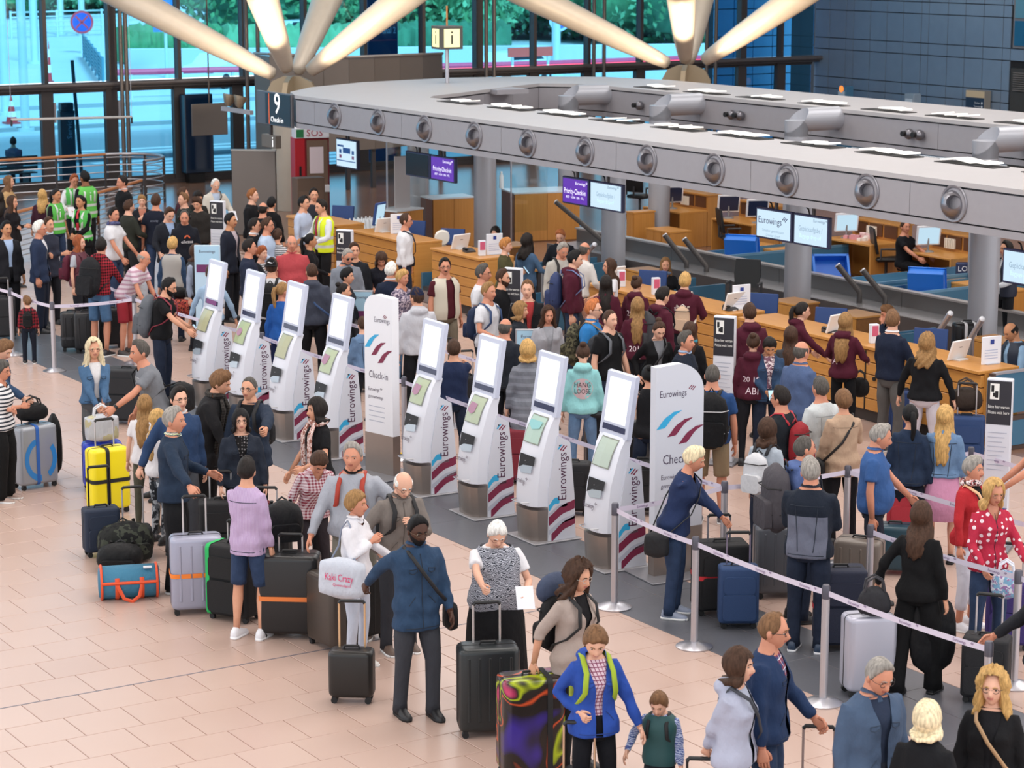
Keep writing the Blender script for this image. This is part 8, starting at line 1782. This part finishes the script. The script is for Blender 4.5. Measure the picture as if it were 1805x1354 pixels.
P('dark-haired man in black suit and light blue shirt at the left edge', 10, 390, 1.82, 25, 'suit', '#23242b', 'trousers', '#1b1c22', 'short', 'black', 't', 'd', 'd', inner='#a9c2e6')
P('brown-haired woman at the far left edge looking right', 14, 310, 1.72, 70, 'jacket', '#c8a06a', 'trousers', '#22252e', 'long', 'lbrown', 'p', 'd', 'd', fem=True)
P('woman in dark jacket with arms folded at the far left edge', 20, 345, 1.70, 60, 'jacket', '#1d1a20', 'trousers', '#22252e', 'long', 'brown', 'l', 'x', 'x', fem=True)
P('dark long-haired woman at the far left edge seen from behind', -2, 338, 1.66, 170, 'jacket', '#231f26', 'trousers', '#22252e', 'long', 'dark', 'l', 'd', 'd', fem=True)
P('small boy with black rucksack behind the barrier belt', 48, 522, 1.02, 175, 'shirt', '', 'trousers', '#1d2434', 'boyish', 'lbrown', 'p', 'd', 'd', kid=True, tpat=cloth('#b0283a', 'check', '#2a1a1e', p=.05), shoes='#2a2626', turn=-40, pack=dict(c='#17171a', label='black rucksack on the small boy by the belt', k=.92))
P('bearded man in black t-shirt touching the leftmost kiosk', 300, 490, 1.78, 68, 'tee', '#17181c', 'jeans', '', 'short', 'black', 'l', (.22, .47, 1.12), 'b', hold=[(-1, 'phone', 'phone of the bearded man at the kiosk')], beard='full', nod=14, lean=8, bpat=JND, glasses='#2a2a2a', pack=dict(c='#6f757e', c2='#8a3040', label='grey rucksack with red trim on the bearded man at the kiosk', k=1.25))
# --- at and behind the counters
P('man in white shirt with dark shoulder bag walking past the counters', 714, 376, 1.82, 82, 'shirt', '#e9e9ee', 'jeans', '', 'recede', 'brown', 'r', 'd', 'd', glasses='#2a2626', bpat=JND, step=.08, bag=dict(label='navy shoulder bag strap on the man in white shirt', c='#1d2434', side=-1, z=.95))
P('young clerk with dark hair behind the short counter', 872, 400, 1.66, -20, 'blouse', '#dcdce4', 'trousers', '#22252e', 'long', 'dark', 'p', 'b', 'b', fem=True, sit=True, nod=28, inner=None)
P('girl in olive sweater holding a phone at the counter', 890, 420, 1.66, 75, 'sweater', '#5a5634', 'trousers', '#22252e', 'boyish', '#a8703c', 'p', 'p', 'p', fem=True, hold=[(1, 'phone', 'phone held up by the girl in olive sweater')])
P('woman with long dark curls in denim jacket at the counter', 928, 413, 1.68, 140, 'jacket', '', 'slim', '#22252e', 'wavy', 'dark', 'l', 'b', 'b', fem=True, tpat=cloth('#44678c', 'denim'))
P('red-haired clerk in dark suit behind the counter', 987, 405, 1.78, -15, 'suit', '#1c212c', 'trousers', '#22252e', 'short', '#a8643a', 'p', 'b', 'b', sit=True, nod=26)
P('grey-haired man in light jacket with black backpack strap', 994, 428, 1.80, 25, 'jacket', '#bcb8b0', 'trousers', '#3a3e48', 'short', 'grey', 'r', 'd', 'd', nod=24, pack=dict(c='#22242a', label='black backpack on the grey-haired man in light jacket', k=.9))
P('bald man in white shirt leaning on the counter', 1030, 427, 1.78, 140, 'shirt', '#dcd8d4', 'trousers', '#4a4a50', 'bald', 'dgrey', 'r', 'b', 'b', lean=14)
P('tall dark-haired youth in maroon hoodie with blue backpack', 1014, 442, 1.86, 82, 'hoodie', MAR, 'jeans', '', 'short', 'black', 'p', 'd', 'r', hood=True, bpat=cloth('#2a3a58', 'denim'), turn=-5, nod=8, pack=dict(c='#3c4c7c', c2='#5a6a9a', sc='#6a78a4', label='blue backpack on the tall youth in maroon', k=1.15))
P('long-haired girl with glasses in white t-shirt at the counter', 1076, 456, 1.66, -70, 'tee', '#e4e4ea', 'slim', '#22252e', 'long', 'brown', 'l', 'b', 'b', fem=True, glasses='#8a4a4a')
P('girl with very long dark hair in maroon top', 1068, 486, 1.66, 178, 'hoodie', MAR, 'slim', '#22252e', 'vlong', 'dark', 'l', 'd', 'd', fem=True)
P('girl with braided hair in maroon hoodie', 1122, 487, 1.64, 155, 'hoodie', MAR, 'slim', '#22252e', 'bun', 'brown', 'p', 'd', 'd', fem=True, hood=True, prints=[('20', '#e0d0d8', 'back', -.05, 1.2, .12, None)])
P('blonde clerk in black uniform seated behind the counter', 1173, 454, 1.68, 5, 'blazer', '#17181e', 'trousers', '#17181e', 'long', '#7a5a38', 'l', 'b', 'b', fem=True, sit=True, scarf=(cloth('#7f93b4'), False), nod=6)
P('short-haired blond pupil in maroon hoodie with drawstring bag', 1207, 482, 1.72, 172, 'hoodie', MAR, 'slim', '#22252e', 'boyish', 'blond', 'p', 'b', 'b', prints=[('STUFE', '#e0d0d8', 'back', -.02, 1.26, .07, .22)], hood=True, pack=dict(c='#d8b89a', c2='#d8cfc8', label='beige drawstring bag on the blond pupil', k=.8, dz=-.06))
P('dark-haired youth in maroon hoodie with grey rucksack', 1170, 506, 1.78, 130, 'hoodie', MAR, 'trousers', '#22252e', 'short', 'dark', 'p', 'd', 'd', hood=True, nod=14, pack=dict(c='#4a4b50', label='grey rucksack with badge on the youth in maroon', k=1.15))
P('long-haired girl in maroon hoodie printed 2018', 1124, 525, 1.66, 176, 'hoodie', MAR, 'slim', '#22252e', 'vlong', 'dblond', 'p', 'd', 'd', fem=True, prints=[('2018', '#e6d8de', 'back', 0, 1.05, .11, None), ('A', '#e6d8de', 'back', .02, .95, .12, None)])
P('clerk in dark t-shirt working at the far staff desk', 1596, 388, 1.76, 55, 'tee', '#16181f', 'trousers', '#14161c', 'short', 'brown', 'r', 'o', 'o', sit=True, turn=25)
P('clerk in white sleeves half hidden by the right column', 1776, 425, 1.74, -60, 'shirt', '#dfe2e8', 'trousers', '#17181e', 'short', 'dark', 'l', 'b', 'b', vest=('#1d2336', True, False))
P('man in navy jacket behind the fifth kiosk holding a trolley', 800, 600, 1.64, 170, 'sweater', '#26355a', 'jeans', '', 'short', 'brown', 'l', '@c_mid5', 'd', bpat=JND)
# two people on the bench outside
for dx_, lab, cc_, fem_ in ((-.62, 'dark-haired woman sitting on the bench outside', '#1f2126', True), (.05, 'person in blue-grey jacket sitting on the bench outside', '#5d6c84', False)):
    b_ = ony(22, 305, 57.2); P(lab, 0, 0, 1.70, 170, 'jacket', cc_, 'trousers', '#22252e', 'long' if fem_ else 'short', 'black', 'l', 'f', 'f', sit=True, fem=fem_, xy=(b_.x+dx_, 57.2))
finish_people()
